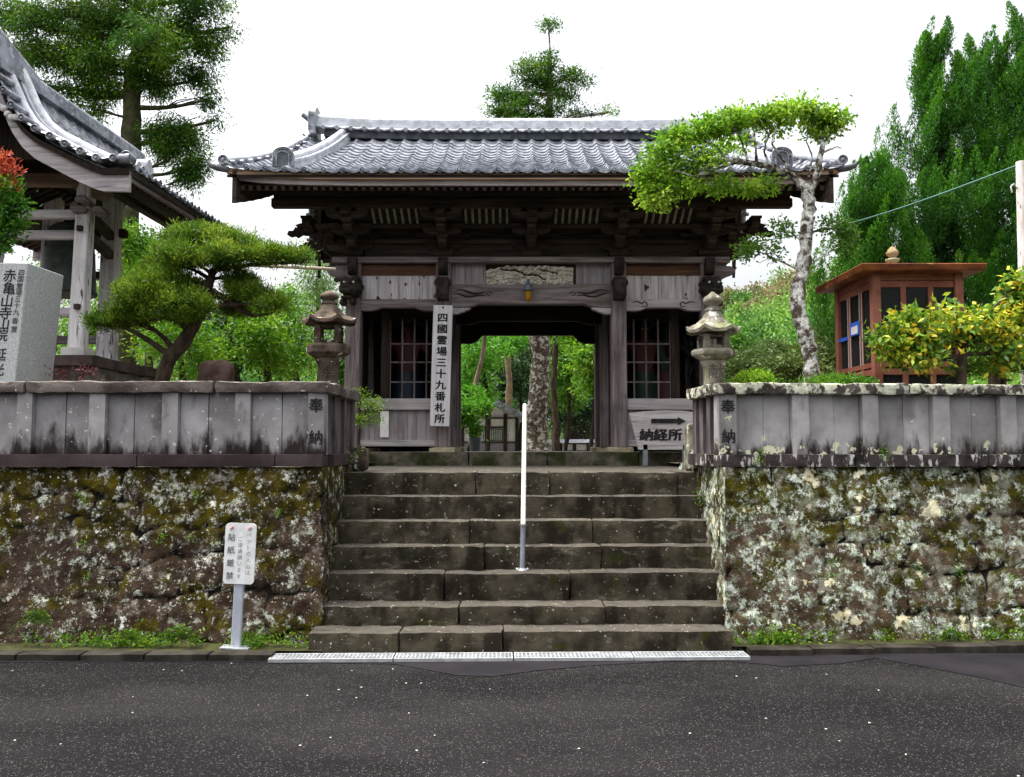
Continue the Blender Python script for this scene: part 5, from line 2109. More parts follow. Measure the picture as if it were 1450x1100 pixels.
mb.hexa([(XF + .02, -.08, zz + .05), (XF + .75, -.08, zz + .05), (XF + .75, .08, zz + .05), (XF + .02, .08, zz + .05)], [(XF + .02, -.06, zz + .36), (XF + .75, -.06, zz + .14), (XF + .75, .06, zz + .14), (XF + .02, .06, zz + .36)])
mb.tube([(XF - .02, 0, zz + .40), (XF + .3, 0, zz + .29), (XF + .8, 0, zz + .14)], .06, 12)
tpart(mb, 'main_ridge', kawara)
mb = MB()
# gable pendant carving (white cloud-shaped)
c0 = tprof(.12)
for k in range(7):
    a = k * .5
    yy = -.02 - .045 * k
    mb.ball((XF + .03, yy, tprof(abs(k) / 60 + .05)[1] - .33 - .02 * math.sin(k * 1.7)), .022, .045, .035, 8, 6)
    mb.ball((XF + .03, -yy, tprof(abs(k) / 60 + .05)[1] - .33 - .02 * math.sin(k * 1.7)), .022, .045, .035, 8, 6)
tpart(mb, 'gable_carving', PM('white_carving', (.5, .5, .48), (.65, .65, .63), bump=((50, .6, .01, None),)))
mb = MB()
for j in range(20):
    for sg in (-1, 1):
        (y0, z0_), (y1, z1_) = tprof(j / 26), tprof((j + 1) / 26)
        zb0 = zpl - GL + .2
        if min(z0_, z1_) - .13 > zb0:
            ya_, yb2 = sorted((sg * y0, sg * y1))
            mb.box(XF + .35, XF + .39, ya_, yb2, zb0, min(z0_, z1_) - .12)
tpart(mb, 'gable_wall', W['darkz'])

# ---------------------------------------------------------------- reddish kiosk at right
paint = PM('red_brown_paint', (.19, .065, .044), (.30, .115, .082), scale=3, rough=.55, layers=[dict(col=(.28, .15, .12), scale=6, lo=.58, hi=.75, amt=.5)], bump=())
copper = PM('rusty_copper', (.09, .026, .014), (.22, .07, .022), scale=3, stretch=(1, 1, 3), rough=.55, layers=[dict(col=(.36, .17, .04), scale=5, lo=.58, hi=.7, amt=.7)], bump=())
yk = 9.4
kx0, kx1 = XX(1240, yk, 450), XX(1357, yk, 450)
kw = kx1 - kx0
kt = ZZ(388, yk)
kd = 1.03
kiosk = thing('pilgrim_kiosk', 'small red-brown booth with glazed sides and rusty pyramid roof at right', 'kiosk', (kx0, yk, GL))
H = kt - GL
gm, nt = nmat('dark_window_glass')
bb = N(nt, 'ShaderNodeBsdfPrincipled', {'Base Color': (.04, .045, .045, 1), 'Roughness': .03, 'Transmission Weight': .6, 'IOR': 1.2, 'Specular IOR Level': .25})  # glass colour darkened to stand for the trees it would mirror
N(nt, 'ShaderNodeOutputMaterial', {0: bb.outputs[0]})
for (x, y) in ((0, 0), (kw, 0), (0, kd), (kw, kd)):
    mb = MB()
    mb.box(x - .045, x + .045, y - .045, y + .045, 0, H)
    mb.build('corner_post', paint, kiosk, .005)
zA, zB, zC = ZZ(407, yk) - GL, ZZ(517, yk) - GL, ZZ(524, yk) - GL


def kside(name_, horiz):
    # bays on one side; horizontal coordinate h from 0 to W
    Wd = kw if horiz else kd

    def bx(mb, h0, h1, z0, z1, th=.02):
        if horiz is True:
            mb.box(h0, h1, -th, th, z0, z1)
        elif horiz == 'back':
            mb.box(h0, h1, kd - th, kd + th, z0, z1)
        elif horiz is False:
            mb.box(-th, th, h0, h1, z0, z1)
        else:
            mb.box(kw - th, kw + th, h0, h1, z0, z1)
    if horiz == 'back':
        Wd = kw
    if horiz == 'right':
        Wd = kd
    mb = MB()
    for z0, z1 in ((0, .12), (zC - .05, zC + .015), (zB - .02, zB + .035), (zA, zA + .07), (H - .07, H)):
        bx(mb, .045, Wd - .045, z0, z1, .022)
    for k in range(1, 3):
        h = Wd * k / 3
        bx(mb, h - .03, h + .03, .12, zA, .021)
    bx(mb, .045, Wd - .045, zA + .07, H - .07, .008)
    mb.build('frame', paint, kiosk, .003)
    for k in range(3):
        mb = MB()
        bx(mb, Wd * k / 3 + .03, Wd * (k + 1) / 3 - .03, zB + .03, zA, .003)
        bx(mb, Wd * k / 3 + .03, Wd * (k + 1) / 3 - .03, .12, zC - .05, .003)
        mb.build('window_pane', gm, kiosk)


kside('front', True)
kside('left', False)
kside('back', 'back')
kside('right', 'right')
# white putty strips
mb = MB()
for k in range(3):
    for h in (kd * k / 3 + .036, kd * (k + 1) / 3 - .036):
        mb.box(-.026, -.022, h - .006, h + .006, zB + .03, zA)
mb.build('putty_strip', FLAT('pale_trim', (.55, .52, .5), .6), kiosk)
mb = MB()
e = .20
mb.hexa([(-e, -e, H + .0), (kw + e, -e, H), (kw + e, kd + e, H), (-e, kd + e, H)], [(-e - .02, -e - .02, H + .075), (kw + e + .02, -e - .02, H + .075), (kw + e + .02, kd + e + .02, H + .075), (-e - .02, kd + e + .02, H + .075)])
cxk, cyk = kw / 2, kd / 2
mb.hexa([(-e - .01, -e - .01, H + .077), (kw + e + .01, -e - .01, H + .077), (kw + e + .01, kd + e + .01, H + .077), (-e - .01, kd + e + .01, H + .077)],
        [(cxk - .1, cyk - .1, H + .15), (cxk + .1, cyk - .1, H + .15), (cxk + .1, cyk + .1, H + .15), (cxk - .1, cyk + .1, H + .15)])
mb.build('roof', copper, kiosk, .008)
fx, fz = cxk - .02, H + .14
mb = MB()
mb.M = Matrix.Translation((fx, cyk, fz)) @ Matrix.Scale(.72, 4)
mb.box(-.11, .11, -.11, .11, 0, .10)
mb.lathe([(.05, .10), (.11, .16), (.11, .18), (.05, .2), (.045, .21), (.09, .25), (.095, .29), (.06, .34), (.01, .39)], 14)
mb.build('finial', PM('patina_finial', (.32, .14, .05), (.34, .36, .24), scale=9, bump=()), kiosk, 0)
o = MB()
o.box(-.034, -.028, kd * .36, kd * .62, ZZ(475, yk + .5) - GL, ZZ(456, yk + .5) - GL)
o.box(-.034, -.028, kd * .70, kd * .96, ZZ(478, yk + .5) - GL, ZZ(473, yk + .5) - GL)
o.build('blue_poster', FLAT('blue_paper', (.03, .12, .6), .6), kiosk)
o = MB()
o.box(-.038, -.0345, kd * .40, kd * .58, ZZ(473, yk + .5) - GL, ZZ(462, yk + .5) - GL)
o.build('white_poster', FLAT('white_paper', (.7, .7, .7), .6), kiosk)
o = MB()
o.box(.1, kw - .1, .3, kd - .1, .6, .66)
o.box(.12, .17, .32, kd - .12, 0, .6)
o.box(kw - .17, kw - .12, .32, kd - .12, 0, .6)
o.build('inner_shelf', W['midx'], kiosk, .004)

# pole and cable at the right edge
yo = 8.9
p0, p1 = at(1456, 560, yo), at(1447, 229, yo)
p0 = p0 + (p0 - p1) * ((p0.z - GL) / (p1.z - p0.z))
t = thing('wooden_pole', 'bare pale wooden pole with a cable hook at the right edge', 'pole', tuple(p0))
mb = MB()
mb.tube([(0, 0, 0)] + [tuple((p1 - p0) * k / 6) for k in range(1, 7)], [.07, .068, .066, .064, .062, .06, .058], 14)
mb.build('shaft', PM('peeling_pole', (.55, .48, .44), (.8, .76, .74), scale=5, stretch=(5, 5, .7), layers=[dict(col=(.16, .09, .06), scale=6, stretch=(5, 5, .8), lo=.6, hi=.66, off=3)]), t)
mb = MB()
hk = at(1434, 265, yo) - p0
mb.tube([hk + Vector((.05, 0, -.02)), hk + Vector((.0, -.02, .03)), hk + Vector((-.03, -.02, .0)), hk + Vector((-.02, -.02, -.06))], .008, 6)
mb.build('hook', steel, t)
ca, cb = at(1040, 345, 15.0), at(1441, 234, yo)
mb = MB()
pts = [ca.lerp(cb, k / 24) + Vector((0, 0, -.16 * math.sin(math.pi * k / 24))) for k in range(25)]
mb.tube(pts, .010, 6)
o = mb.build('overhead_cable', FLAT('green_cable', (.05, .17, .13), .5))
tag(o, 'thin green cable strung to the top of the wooden pole', 'cable')

# brown rounded stone behind the left balustrade
mb = MB()
c = at(306, 540, 9.2)
mb.rock(-.19, .19, -.14, .14, 0, ZZ(508, 9.2) - GL, res=.03, r=.10, amp=.035, sc=3, seed=4)
o = mb.build('garden_stone', PM('brown_stone', (.06, .035, .028), (.15, .10, .085), scale=5, bump=((20, .6, .012, None),)))
o.location = (c.x, 9.2, GL)
tag(o, 'rounded reddish-brown standing stone behind the left balustrade', 'stone')
# stump stones beside the step top, left and right
for nm, px, py0, py1, Y, w_, lab in (('boundary_stone', 512, 634, 655, 8.75, .07, 'small dark mossy stone block at the left edge of the landing'),
                                     ('boundary_stone', 981, 600, 655, 8.75, .07, 'small lichen-covered stone block at the right edge of the landing, beside the arrow board')):
    mb = MB()
    mb.rock(-w_, w_, -.12, .12, -.0, ZZ(py0, Y) - ZL, res=.03, r=.03, amp=.012, seed=8)
    o = mb.build(nm, lanstone if px < 700 else lanstone_r)
    o.location = (XX(px, Y, 620), Y, ZL)
    tag(o, lab, 'stone')

# ---------------------------------------------------------------- vegetation
def unit(v):
    return v / np.maximum(np.linalg.norm(v, axis=1, keepdims=True), 1e-9)


def leaves(name, P, D, Ln, Wd, mat, parent=None, flat=.0, rg=None, rnd=None):
    """diamond leaves at P along D; Ln, Wd arrays or numbers"""
    rg = rg or rng
    n = len(P)
    D = unit(D)
    A = unit(rg.normal(size=(n, 3)) * (1 - flat) + np.array([0, 0, 1.0]) * flat * 3)
    B = unit(np.cross(D, A))
    Ln = (np.ones(n) * Ln * rg.uniform(.65, 1.3, n))[:, None]
    Wd = (np.ones(n) * Wd * rg.uniform(.7, 1.25, n))[:, None]
    nn = unit(np.cross(D, B))
    V = np.stack([P, P + D * Ln * .45 + B * Wd / 2 + nn * Ln * .05, P + D * Ln, P + D * Ln * .45 - B * Wd / 2 + nn * Ln * .05], 1).reshape(-1, 3)
    Fq = np.arange(4 * n).reshape(n, 4)
    return raw_mesh(name, V, Fq, mat, parent, rnd=rg.random(n) if rnd is None else rnd)


def clump_subs(clumps, per, rg, shell=.55):
    C = []
    for c in clumps:
        k = max(1, int(per * c[6] if len(c) > 6 else per))
        u = unit(rg.normal(size=(k, 3)))
        r = rg.uniform(shell ** 3, 1, k) ** (1 / 3)
        C.append(np.array(c[:3]) + u * r[:, None] * np.array(c[3:6]))
    return np.concatenate(C)


def pc(px, py, Y, rx, ry, dy=0, k=1.0, depth=.8):
    """clump seen at a pixel: radii in pixels"""
    p = at(px, py, Y + dy)
    s = (Y + dy) / F
    return (p.x, p.y, p.z, rx * s, rx * s * depth, ry * s, k)


def curve_pts(p, q, n=6, sag=0.0, wob=.05, rg=rng):
    p, q = np.array(p, float), np.array(q, float)
    L = np.linalg.norm(q - p)
    m = (p + q) / 2 + rg.normal(size=3) * L * wob + np.array([0, 0, sag * L])
    t = np.linspace(0, 1, n + 1)[:, None]
    return (1 - t) ** 2 * p + 2 * t * (1 - t) * m + t * t * q


def tree(name, label, cat, trunk, trad, clumps, lmat, bmat, per=14, lps=60, subr=.22, Ln=.07, Wd=.03, bias=(0, 0, .2), out=.8, limbs=True, twigs=True,
         group=None, seed=1, flat=0., seg=8, extra=None, crown_name='crown', sq=.6, trunk_name='trunk', shell=.55, droop=0, trunk_n=12, twigp=.8):
    rg = np.random.default_rng(seed)
    base = Vector(trunk[0])
    t = thing(name, label, cat, tuple(base), 0, group)
    b0 = np.array(base)
    T = np.array([tuple(p) for p in trunk], float)
    # refine the trunk
    fine, frad = [], []
    for i in range(len(T) - 1):
        m = 5
        for k in range(m):
            u = k / m
            fine.append(T[i] * (1 - u) + T[i + 1] * u)
            frad.append(trad[i] * (1 - u) + trad[i + 1] * u)
    fine.append(T[-1])
    frad.append(trad[-1])
    fine = np.array(fine)
    if len(fine) > 8:
        k3 = fine.copy()
        for _ in range(2):
            k3[1:-1] = (k3[:-2] + 2 * k3[1:-1] + k3[2:]) / 4
        fine = k3
    fine[1:-1] += rg.normal(size=(len(fine) - 2, 3)) * np.array(frad)[1:-1, None] * .12
    frad = np.array(frad) * (1 + .08 * rg.normal(size=len(frad)))
    mb = MB()
    mb.tube([tuple(p - b0) for p in fine], list(np.maximum(frad, .004)), trunk_n)
    S_ = clump_subs(clumps, per, rg, shell)
    tw_ = MB()
    if limbs:
        Cc = np.array([c[:3] for c in clumps])
        owner = np.argmin(((S_[:, None] - Cc[None]) ** 2).sum(2), 1)
        for i, c in enumerate(Cc):
            dd = np.linalg.norm(fine - c, axis=1) + np.maximum(0, fine[:, 2] - c[2]) * 1.2
            j = int(np.argmin(dd))
            L = np.linalg.norm(fine[j] - c)
            r0 = min(frad[j] * .55, .012 + L * .03)
            cp = curve_pts(fine[j], c, 7, -.05 if droop else .06, .07, rg)
            mb.tube([tuple(p - b0) for p in cp], list(np.linspace(r0, r0 * .35, len(cp))), 7)
            if twigs:
                for s_ in S_[owner == i]:
                    if rg.random() < twigp:
                        k = int(rg.integers(3, len(cp)))
                        cp2 = curve_pts(cp[k], s_, 3, .05, .12, rg)
                        tw_.tube([tuple(p - b0) for p in cp2], list(np.linspace(max(r0 * .32, .004), .0025, len(cp2))), 4, caps=False)
    mb.build(trunk_name, bmat, t)
    if tw_.v:
        tw_.build('branches', bmat, t)
    n = len(S_) * lps
    K = np.repeat(np.arange(len(S_)), lps)
    sz = rg.uniform(.6, 1.25, len(S_))[K]
    O = rg.normal(size=(n, 3)) * .5
    O = O * (subr * sz)[:, None] * np.array([1, 1, sq])
    Pp = S_[K] + O - b0
    D = unit(O) * out + rg.normal(size=(n, 3)) * .6 + np.array(bias)
    leaves(crown_name, Pp, D, Ln, Wd, lmat, t, flat, rg, rnd=.45 * rg.random(n) + .55 * rg.random(len(S_))[K])
    if extra:
        extra(t, S_, b0, rg)
    return t


bark = PM('dark_bark', (.03, .022, .016), (.075, .055, .04), scale=12, stretch=(1, 1, .4), rough=.95, bump=((25, .9, .02, (1, 1, .4)),),
          layers=[dict(col=(.12, .11, .09), scale=9, lo=.6, hi=.7)])
bark_l = PM('lichen_bark', (.05, .035, .025), (.12, .09, .07), scale=14, rough=.95, bump=((30, .9, .02, None),),
            layers=[dict(col=(.74, .73, .70), col2=(.5, .5, .45), scale=12, lo=.44, hi=.58, det=8, rough=.7, off=3)])
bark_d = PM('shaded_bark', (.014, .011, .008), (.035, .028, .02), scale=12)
bark_k = PM('flecked_bark', (.05, .035, .025), (.12, .09, .07), scale=14, rough=.95, bump=((30, .9, .02, None),),
            layers=[dict(col=(.50, .48, .44), col2=(.3, .3, .25), scale=11, lo=.50, hi=.56, det=8, rough=.7, off=3)])
bark_m = PM('mossy_bark', (.035, .04, .018), (.08, .075, .035), scale=8, rough=.95, bump=((20, .9, .02, None),))
L_cedar = LEAF('cedar_needles', [(.010, .040, .004), (.028, .100, .006), (.075, .18, .008), (.20, .29, .014)], 2.2, .45, tw=.5)
L_pine = LEAF('pine_needles', [(.024, .060, .006), (.070, .150, .010), (.16, .28, .016), (.32, .38, .03)], 4.2, .4, tw=.55)
L_bright = LEAF('bright_leaves', [(.05, .15, .008), (.14, .31, .014), (.28, .47, .03), (.46, .60, .08)], 2.6, .5, tw=.55)
L_mid = LEAF('green_leaves', [(.018, .070, .008), (.045, .15, .010), (.10, .25, .014), (.20, .34, .025)], 1.5, .35)
L_yel = LEAF('yellow_green_leaves', [(.02, .075, .005), (.06, .19, .008), (.16, .33, .014), (.42, .50, .04)], 2.8, .45)
L_jun = LEAF('juniper_scales', [(.012, .060, .004), (.032, .14, .006), (.075, .24, .009), (.17, .38, .015)], 3.2, .35, tw=.62)
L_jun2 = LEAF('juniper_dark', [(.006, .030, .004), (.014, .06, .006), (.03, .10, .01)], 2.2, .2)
L_dark = LEAF('dark_leaves', [(.006, .018, .006), (.012, .036, .009), (.025, .07, .012), (.05, .11, .018)], 1.2, .25)
L_red = LEAF('red_leaves', [(.30, .04, .02), (.5, .09, .04), (.6, .2, .06)], 2, .35)
L_maple = LEAF('maple_leaves', [(.04, .16, .012), (.09, .28, .018), (.18, .38, .03)], 1.5, .45)
L_citrus = LEAF('spotted_leaves', [(.03, .10, .010), (.12, .27, .015), (.38, .48, .03), (.8, .66, .05)], 3.5, .35, tw=.75, spec=.5)
L_or = LEAF('orange_leaves', [(.8, .60, .03), (.8, .45, .02), (.75, .25, .02)], 3, .35, tw=.8)
L_weed = LEAF('weed_leaves', [(.03, .10, .008), (.09, .21, .012), (.2, .32, .02)], 3, .4, tw=.6)

# clipped pine left of the gate
Yp = 8.9
tp = [at(212, 556, Yp), at(232, 515, Yp), at(258, 487, Yp), at(283, 445, Yp), at(292, 420, Yp), at(298, 395, Yp), at(306, 377, Yp)]
tp[0].z = GL
tr = [.085, .074, .070, .06, .05, .042, .034]
cl = [pc(270, 345, Yp, 40, 22, .15, 1.2), pc(235, 372, Yp, 26, 16, .1, .8), pc(320, 362, Yp, 42, 16, -.2, 1), pc(205, 408, Yp, 44, 20, -.25, 1.2), pc(270, 425, Yp, 34, 14, -.3, .8), pc(300, 352, Yp, 38, 18, .1, 1.3), pc(255, 362, Yp, 42, 15, -.15), pc(335, 348, Yp, 38, 14, 0), pc(290, 336, Yp, 48, 11, 0, 1.2), pc(378, 361, Yp, 36, 10, 0, .8), pc(420, 363, Yp, 26, 7, 0, .5),
      pc(225, 400, Yp, 42, 18, -.1, 1.2), pc(262, 407, Yp, 30, 15, .2), pc(205, 425, Yp, 45, 14, .05, 1.1), pc(180, 448, Yp, 42, 11, .1), pc(245, 440, Yp, 40, 15, -.2), pc(150, 456, Yp, 26, 8, 0, .5),
      pc(338, 398, Yp, 28, 13, .2, .7), pc(352, 415, Yp, 32, 10, 0, .7), pc(385, 432, Yp, 22, 9, -.1, .4), pc(330, 437, Yp, 24, 9, .2, .4)]
t = tree('pine_tree', 'clipped pine with leaning trunk and flat cloud-shaped pads left of the gate', 'pine tree', tp, tr, cl, L_pine, bark, per=46, lps=120, subr=.09, Ln=.05, Wd=.0095, twigp=.2,
     bias=(0, 0, .75), out=.55, seed=4, sq=.75, shell=.3)
b0 = tp[0]
mb = MB()
pts = [at(300, 412, Yp), at(322, 425, Yp), at(340, 438, Yp), at(358, 447, Yp), at(385, 444, Yp)]
mb.tube([p - b0 for p in pts], [.035, .032, .028, .022, .012], 8)
pts = [at(302, 382, Yp), at(330, 378, Yp), at(370, 373, Yp), at(422, 372, Yp)]
mb.tube([p - b0 for p in pts], [.035, .025, .02, .01], 8)
pts = [at(270, 470, Yp), at(250, 452, Yp), at(222, 450, Yp), at(180, 458, Yp), at(150, 462, Yp)]
mb.tube([p - b0 for p in pts], [.035, .028, .02, .014, .008], 8)
mb.build('limb', bark, t)
mb = MB()
pa, pb_ = at(350, 375, Yp), at(474, 381, 10.4)
mb.tube([pa.lerp(pb_, k / 8) for k in range(9)], .019, 10)
for k in range(1, 8):
    c = pa.lerp(pb_, k / 8)
    mb.tube([c - Vector((.006, 0, 0)), c + Vector((.006, 0, 0))], .022, 10)
tag(mb.build('bamboo_pole', PM('old_bamboo', (.38, .33, .22), (.55, .5, .38), bump=())), 'horizontal bamboo pole propping the pine branch towards the gate', 'pole')

# lichen-trunk tree in front of the gate's right side
Yt = 9.0
tp = [at(1152, 560, Yt), at(1150, 520, Yt), at(1143, 480, Yt), at(1129, 440, Yt), at(1131, 400, Yt), at(1141, 360, Yt), at(1143, 320, Yt), at(1146, 290, Yt), at(1140, 262, Yt)]
tp[0].z = GL
tr = [.088, .080, .078, .074, .072, .070, .066, .066, .058]
A = lambda px, py, rx, ry, k=1, dy=0: pc(px, py, Yt, rx, ry, dy, k, .9)
cl = [A(1105, 160, 42, 10, 1.3), A(1070, 164, 36, 11, 1), A(1035, 174, 38, 12, 1.1), A(1000, 184, 36, 13, 1.1), A(968, 198, 28, 14, 1), A(940, 215, 22, 13, .8), A(918, 240, 16, 14, .7), A(932, 262, 20, 16, .9),
      A(955, 243, 26, 14, .8, .2), A(928, 286, 20, 9, .6), A(975, 262, 24, 11, .6), A(1010, 222, 28, 12, .25, -.2), A(1015, 262, 26, 8, .4), A(1050, 266, 26, 6, .4), A(1082, 262, 20, 6, .3), A(1035, 205, 30, 8, .3, .3),
      A(1150, 164, 30, 12, 1.1), A(1178, 172, 20, 14, .9), A(1160, 186, 18, 10, .3), A(1095, 182, 22, 9, .25), A(985, 228, 30, 14, .5)]
t = tree('maple_tree', 'lichen-spotted slender tree with flat bright green crown reaching left over the gate roof', 'tree', tp, tr, cl, L_bright, bark_l, per=20, lps=52, subr=.115, Ln=.052, Wd=.026,
     bias=(0, 0, -.1), out=.6, seed=9, sq=.7, limbs=False, shell=.25)
b0 = tp[0]
mb = MB()
brs = [([(1142, 268), (1122, 248), (1095, 236), (1060, 230), (1030, 226), (1000, 238), (965, 252), (935, 262)], .048, .010),
       ([(1060, 230), (1035, 232), (1005, 243), (985, 250), (950, 240)], .022, .006),
       ([(1146, 275), (1160, 240), (1164, 205), (1160, 180), (1150, 168)], .045, .010),
       ([(1164, 205), (1176, 190), (1182, 172)], .02, .006),
       ([(1166, 215), (1182, 208), (1192, 209)], .012, .004),
       ([(1125, 250), (1108, 225), (1092, 205), (1098, 185), (1105, 165)], .016, .005),
       ([(1092, 236), (1082, 215), (1088, 190), (1075, 168)], .015, .004),
       ([(1060, 230), (1050, 200), (1040, 178)], .014, .004),
       ([(1072, 231), (1070, 205), (1066, 172)], .018, .005),
       ([(1030, 226), (1010, 205), (985, 190), (965, 196)], .014, .004),
       ([(1146, 250), (1150, 225), (1142, 200), (1146, 178)], .012, .004),
       ([(1000, 238), (975, 228), (945, 218), (925, 228)], .012, .004),
       ([(1120, 250), (1085, 258), (1050, 268), (1015, 262)], .012, .004),
       ([(980, 250), (955, 265), (930, 280)], .010, .004)]
for pts, r0, r1 in brs:
    w3 = [at(x, y, Yt + .12 * math.sin(i * 1.3 + r0 * 900) * (i > 0)) - b0 for i, (x, y) in enumerate(pts)]
    fn = []
    for i in range(len(w3) - 1):
        for k in range(4):
            fn.append(w3[i].lerp(w3[i + 1], k / 4) + Vector((random.gauss(0, .006), random.gauss(0, .006), random.gauss(0, .006))))
    fn.append(w3[-1])
    mb.tube(fn, list(np.linspace(r0, r1, len(fn))), 8)
mb.build('limb', bark_l, t)
# thin twigs reaching the leaf clumps
S_ = clump_subs(cl, 7, np.random.default_rng(3), .3)
mb = MB()
nodes = []
for pts, r0, r1 in brs:
    for i in range(len(pts) - 1):
        nodes += [at(pts[i][0] * (1 - k / 3) + pts[i + 1][0] * k / 3, pts[i][1] * (1 - k / 3) + pts[i + 1][1] * k / 3, Yt) for k in range(3)]
NA = np.array([tuple(p) for p in nodes])
for s_ in S_:
    j = int(np.argmin(np.linalg.norm(NA - s_, axis=1)))
    cp = curve_pts(NA[j], s_, 4, .05, .12)
    mb.tube([tuple(p - np.array(b0)) for p in cp], list(np.linspace(.006, .002, len(cp))), 4, caps=False)
mb.build('branches', bark_l, t)
# lower shoots of the same tree
rg = np.random.default_rng(12)
cl2 = [A(1075, 347, 22, 5, .8), A(1052, 356, 12, 6, .6), A(1110, 324, 18, 6, .7), A(1095, 360, 12, 4, .3), A(1172, 318, 18, 7, .7), A(1200, 325, 18, 9, .8), A(1190, 345, 20, 8, .8)]
S2 = clump_subs(cl2, 12, rg, .2)
K = np.repeat(np.arange(len(S2)), 34)
O = rg.normal(size=(len(K), 3)) * .045
leaves('lower_foliage', S2[K] + O - np.array(b0), unit(O) + rg.normal(size=O.shape) * .5, .045, .024, LEAF('shoot_leaves', [(.03, .09, .010), (.07, .17, .014), (.15, .27, .02)], 2, .4), t, 0, rg)
mb = MB()
for pts, r0 in (([(1137, 385), (1110, 372), (1080, 358), (1052, 352)], .012), ([(1139, 345), (1122, 330), (1105, 322)], .010), ([(1145, 330), (1170, 322), (1205, 325)], .012), ([(1140, 380), (1165, 362), (1190, 345)], .010),
                ([(1110, 372), (1090, 365), (1075, 372)], .006)):
    mb.tube([at(x, y, Yt) - b0 for x, y in pts], list(np.linspace(r0, .003, len(pts))), 6)
mb.build('lower_limb', bark_l, t)

# tall cedar behind the bell tower
Yc = 15.5
tp = [at(180, 600, Yc), at(181, 400, Yc), at(184, 200, Yc), at(188, 120, Yc), at(195, 40, Yc), at(202, -120, Yc)]
tp[0].z = GL
tr = [.22, .20, .16, .14, .11, .03]
A = lambda px, py, rx, ry, k=1, dy=0: pc(px, py, Yc, rx, ry, dy, k, 1.0)
cl = [A(60, 40, 48, 26), A(20, 15, 36, 22), A(110, 70, 44, 26), A(95, 20, 50, 26), A(150, 30, 50, 34, 1.3), A(190, 10, 60, 34, 1.3), A(230, 50, 50, 30, 1.2), A(270, 30, 38, 26), A(300, 62, 22, 20, .7), A(240, 95, 44, 20, 1),
      A(170, 95, 60, 26, 1.3), A(130, 100, 50, 24), A(75, 85, 36, 18, .8), A(45, 75, 30, 14, .6), A(120, 50, 46, 30, 1, .8), A(210, 60, 50, 30, 1, -.8), A(285, 110, 22, 14, .5), A(215, 120, 30, 12, .6), A(290, -10, 40, 30), A(120, -20, 80, 30, 1.4), A(220, -30, 80, 30, 1.4),
      A(148, 132, 30, 14, .5), A(135, 155, 16, 16, .4), A(232, 180, 30, 16, .6), A(265, 190, 26, 16, .55), A(255, 215, 34, 18, .7), A(225, 200, 26, 16, .6), A(280, 235, 16, 16, .4), A(262, 250, 18, 18, .45), A(305, 170, 10, 8, .15), A(325, 38, 12, 8, .12), A(295, 140, 8, 10, .2), A(60, 120, 20, 10, .3), A(95, 130, 18, 10, .3)]
tree('cedar_tree', 'tall dark cedar with hanging sprays behind the bell tower', 'tree', tp, tr, cl, L_cedar, bark_m, per=26, lps=125, subr=.23, Ln=.085, Wd=.020, bias=(0, 0, -.5), out=.6, seed=21, sq=.8, shell=.2, droop=1)

# conifer behind the gate: trunk seen through the passage, top above the roof
Yk = 17.5
tp = [at(762, 640, Yk), at(760, 600, Yk), at(765, 540, Yk), at(766, 470, Yk), at(770, 300, Yk), at(778, 150, Yk), at(779, 70, Yk), at(776, 28, Yk)]
tp[0].z = GL
tr = [.26, .22, .20, .185, .15, .07, .025, .012]
A = lambda px, py, rx, ry, k=1, dy=0: pc(px, py, Yk, rx, ry, dy, k, 1.0)
cl = [A(776, 33, 9, 6, .25), A(778, 80, 7, 7, .15), A(770, 100, 20, 12, .5), A(745, 90, 12, 8, .25), A(755, 115, 20, 10, .5), A(735, 102, 8, 8, .15), A(778, 125, 20, 14, .6), A(805, 110, 16, 10, .4), A(826, 114, 12, 5, .18), A(800, 135, 16, 9, .35),
      A(715, 132, 16, 7, .3), A(725, 145, 22, 8, .4), A(750, 140, 20, 9, .45), A(700, 160, 18, 6, .3), A(730, 162, 30, 9, .7), A(775, 160, 26, 10, .6), A(820, 160, 18, 6, .2), A(860, 160, 12, 5, .12), A(700, 133, 5, 4, .1),
      A(740, 200, 60, 22, 1), A(800, 210, 60, 22, 1), A(760, 260, 80, 26, 1), A(690, 260, 50, 22, .8), A(850, 265, 50, 22, .8),
      A(700, 400, 70, 26, .8), A(830, 400, 70, 26, .8), A(760, 340, 90, 30, 1)]
tree('tall_conifer', 'tall thin conifer behind the gate, white-flecked trunk in the passage, top above the ridge', 'tree', tp, tr, cl, L_cedar, bark_k, per=30, lps=75, subr=.20, Ln=.09, Wd=.02, bias=(0, 0, .1), out=.8,
     seed=31, sq=.6, shell=.15)

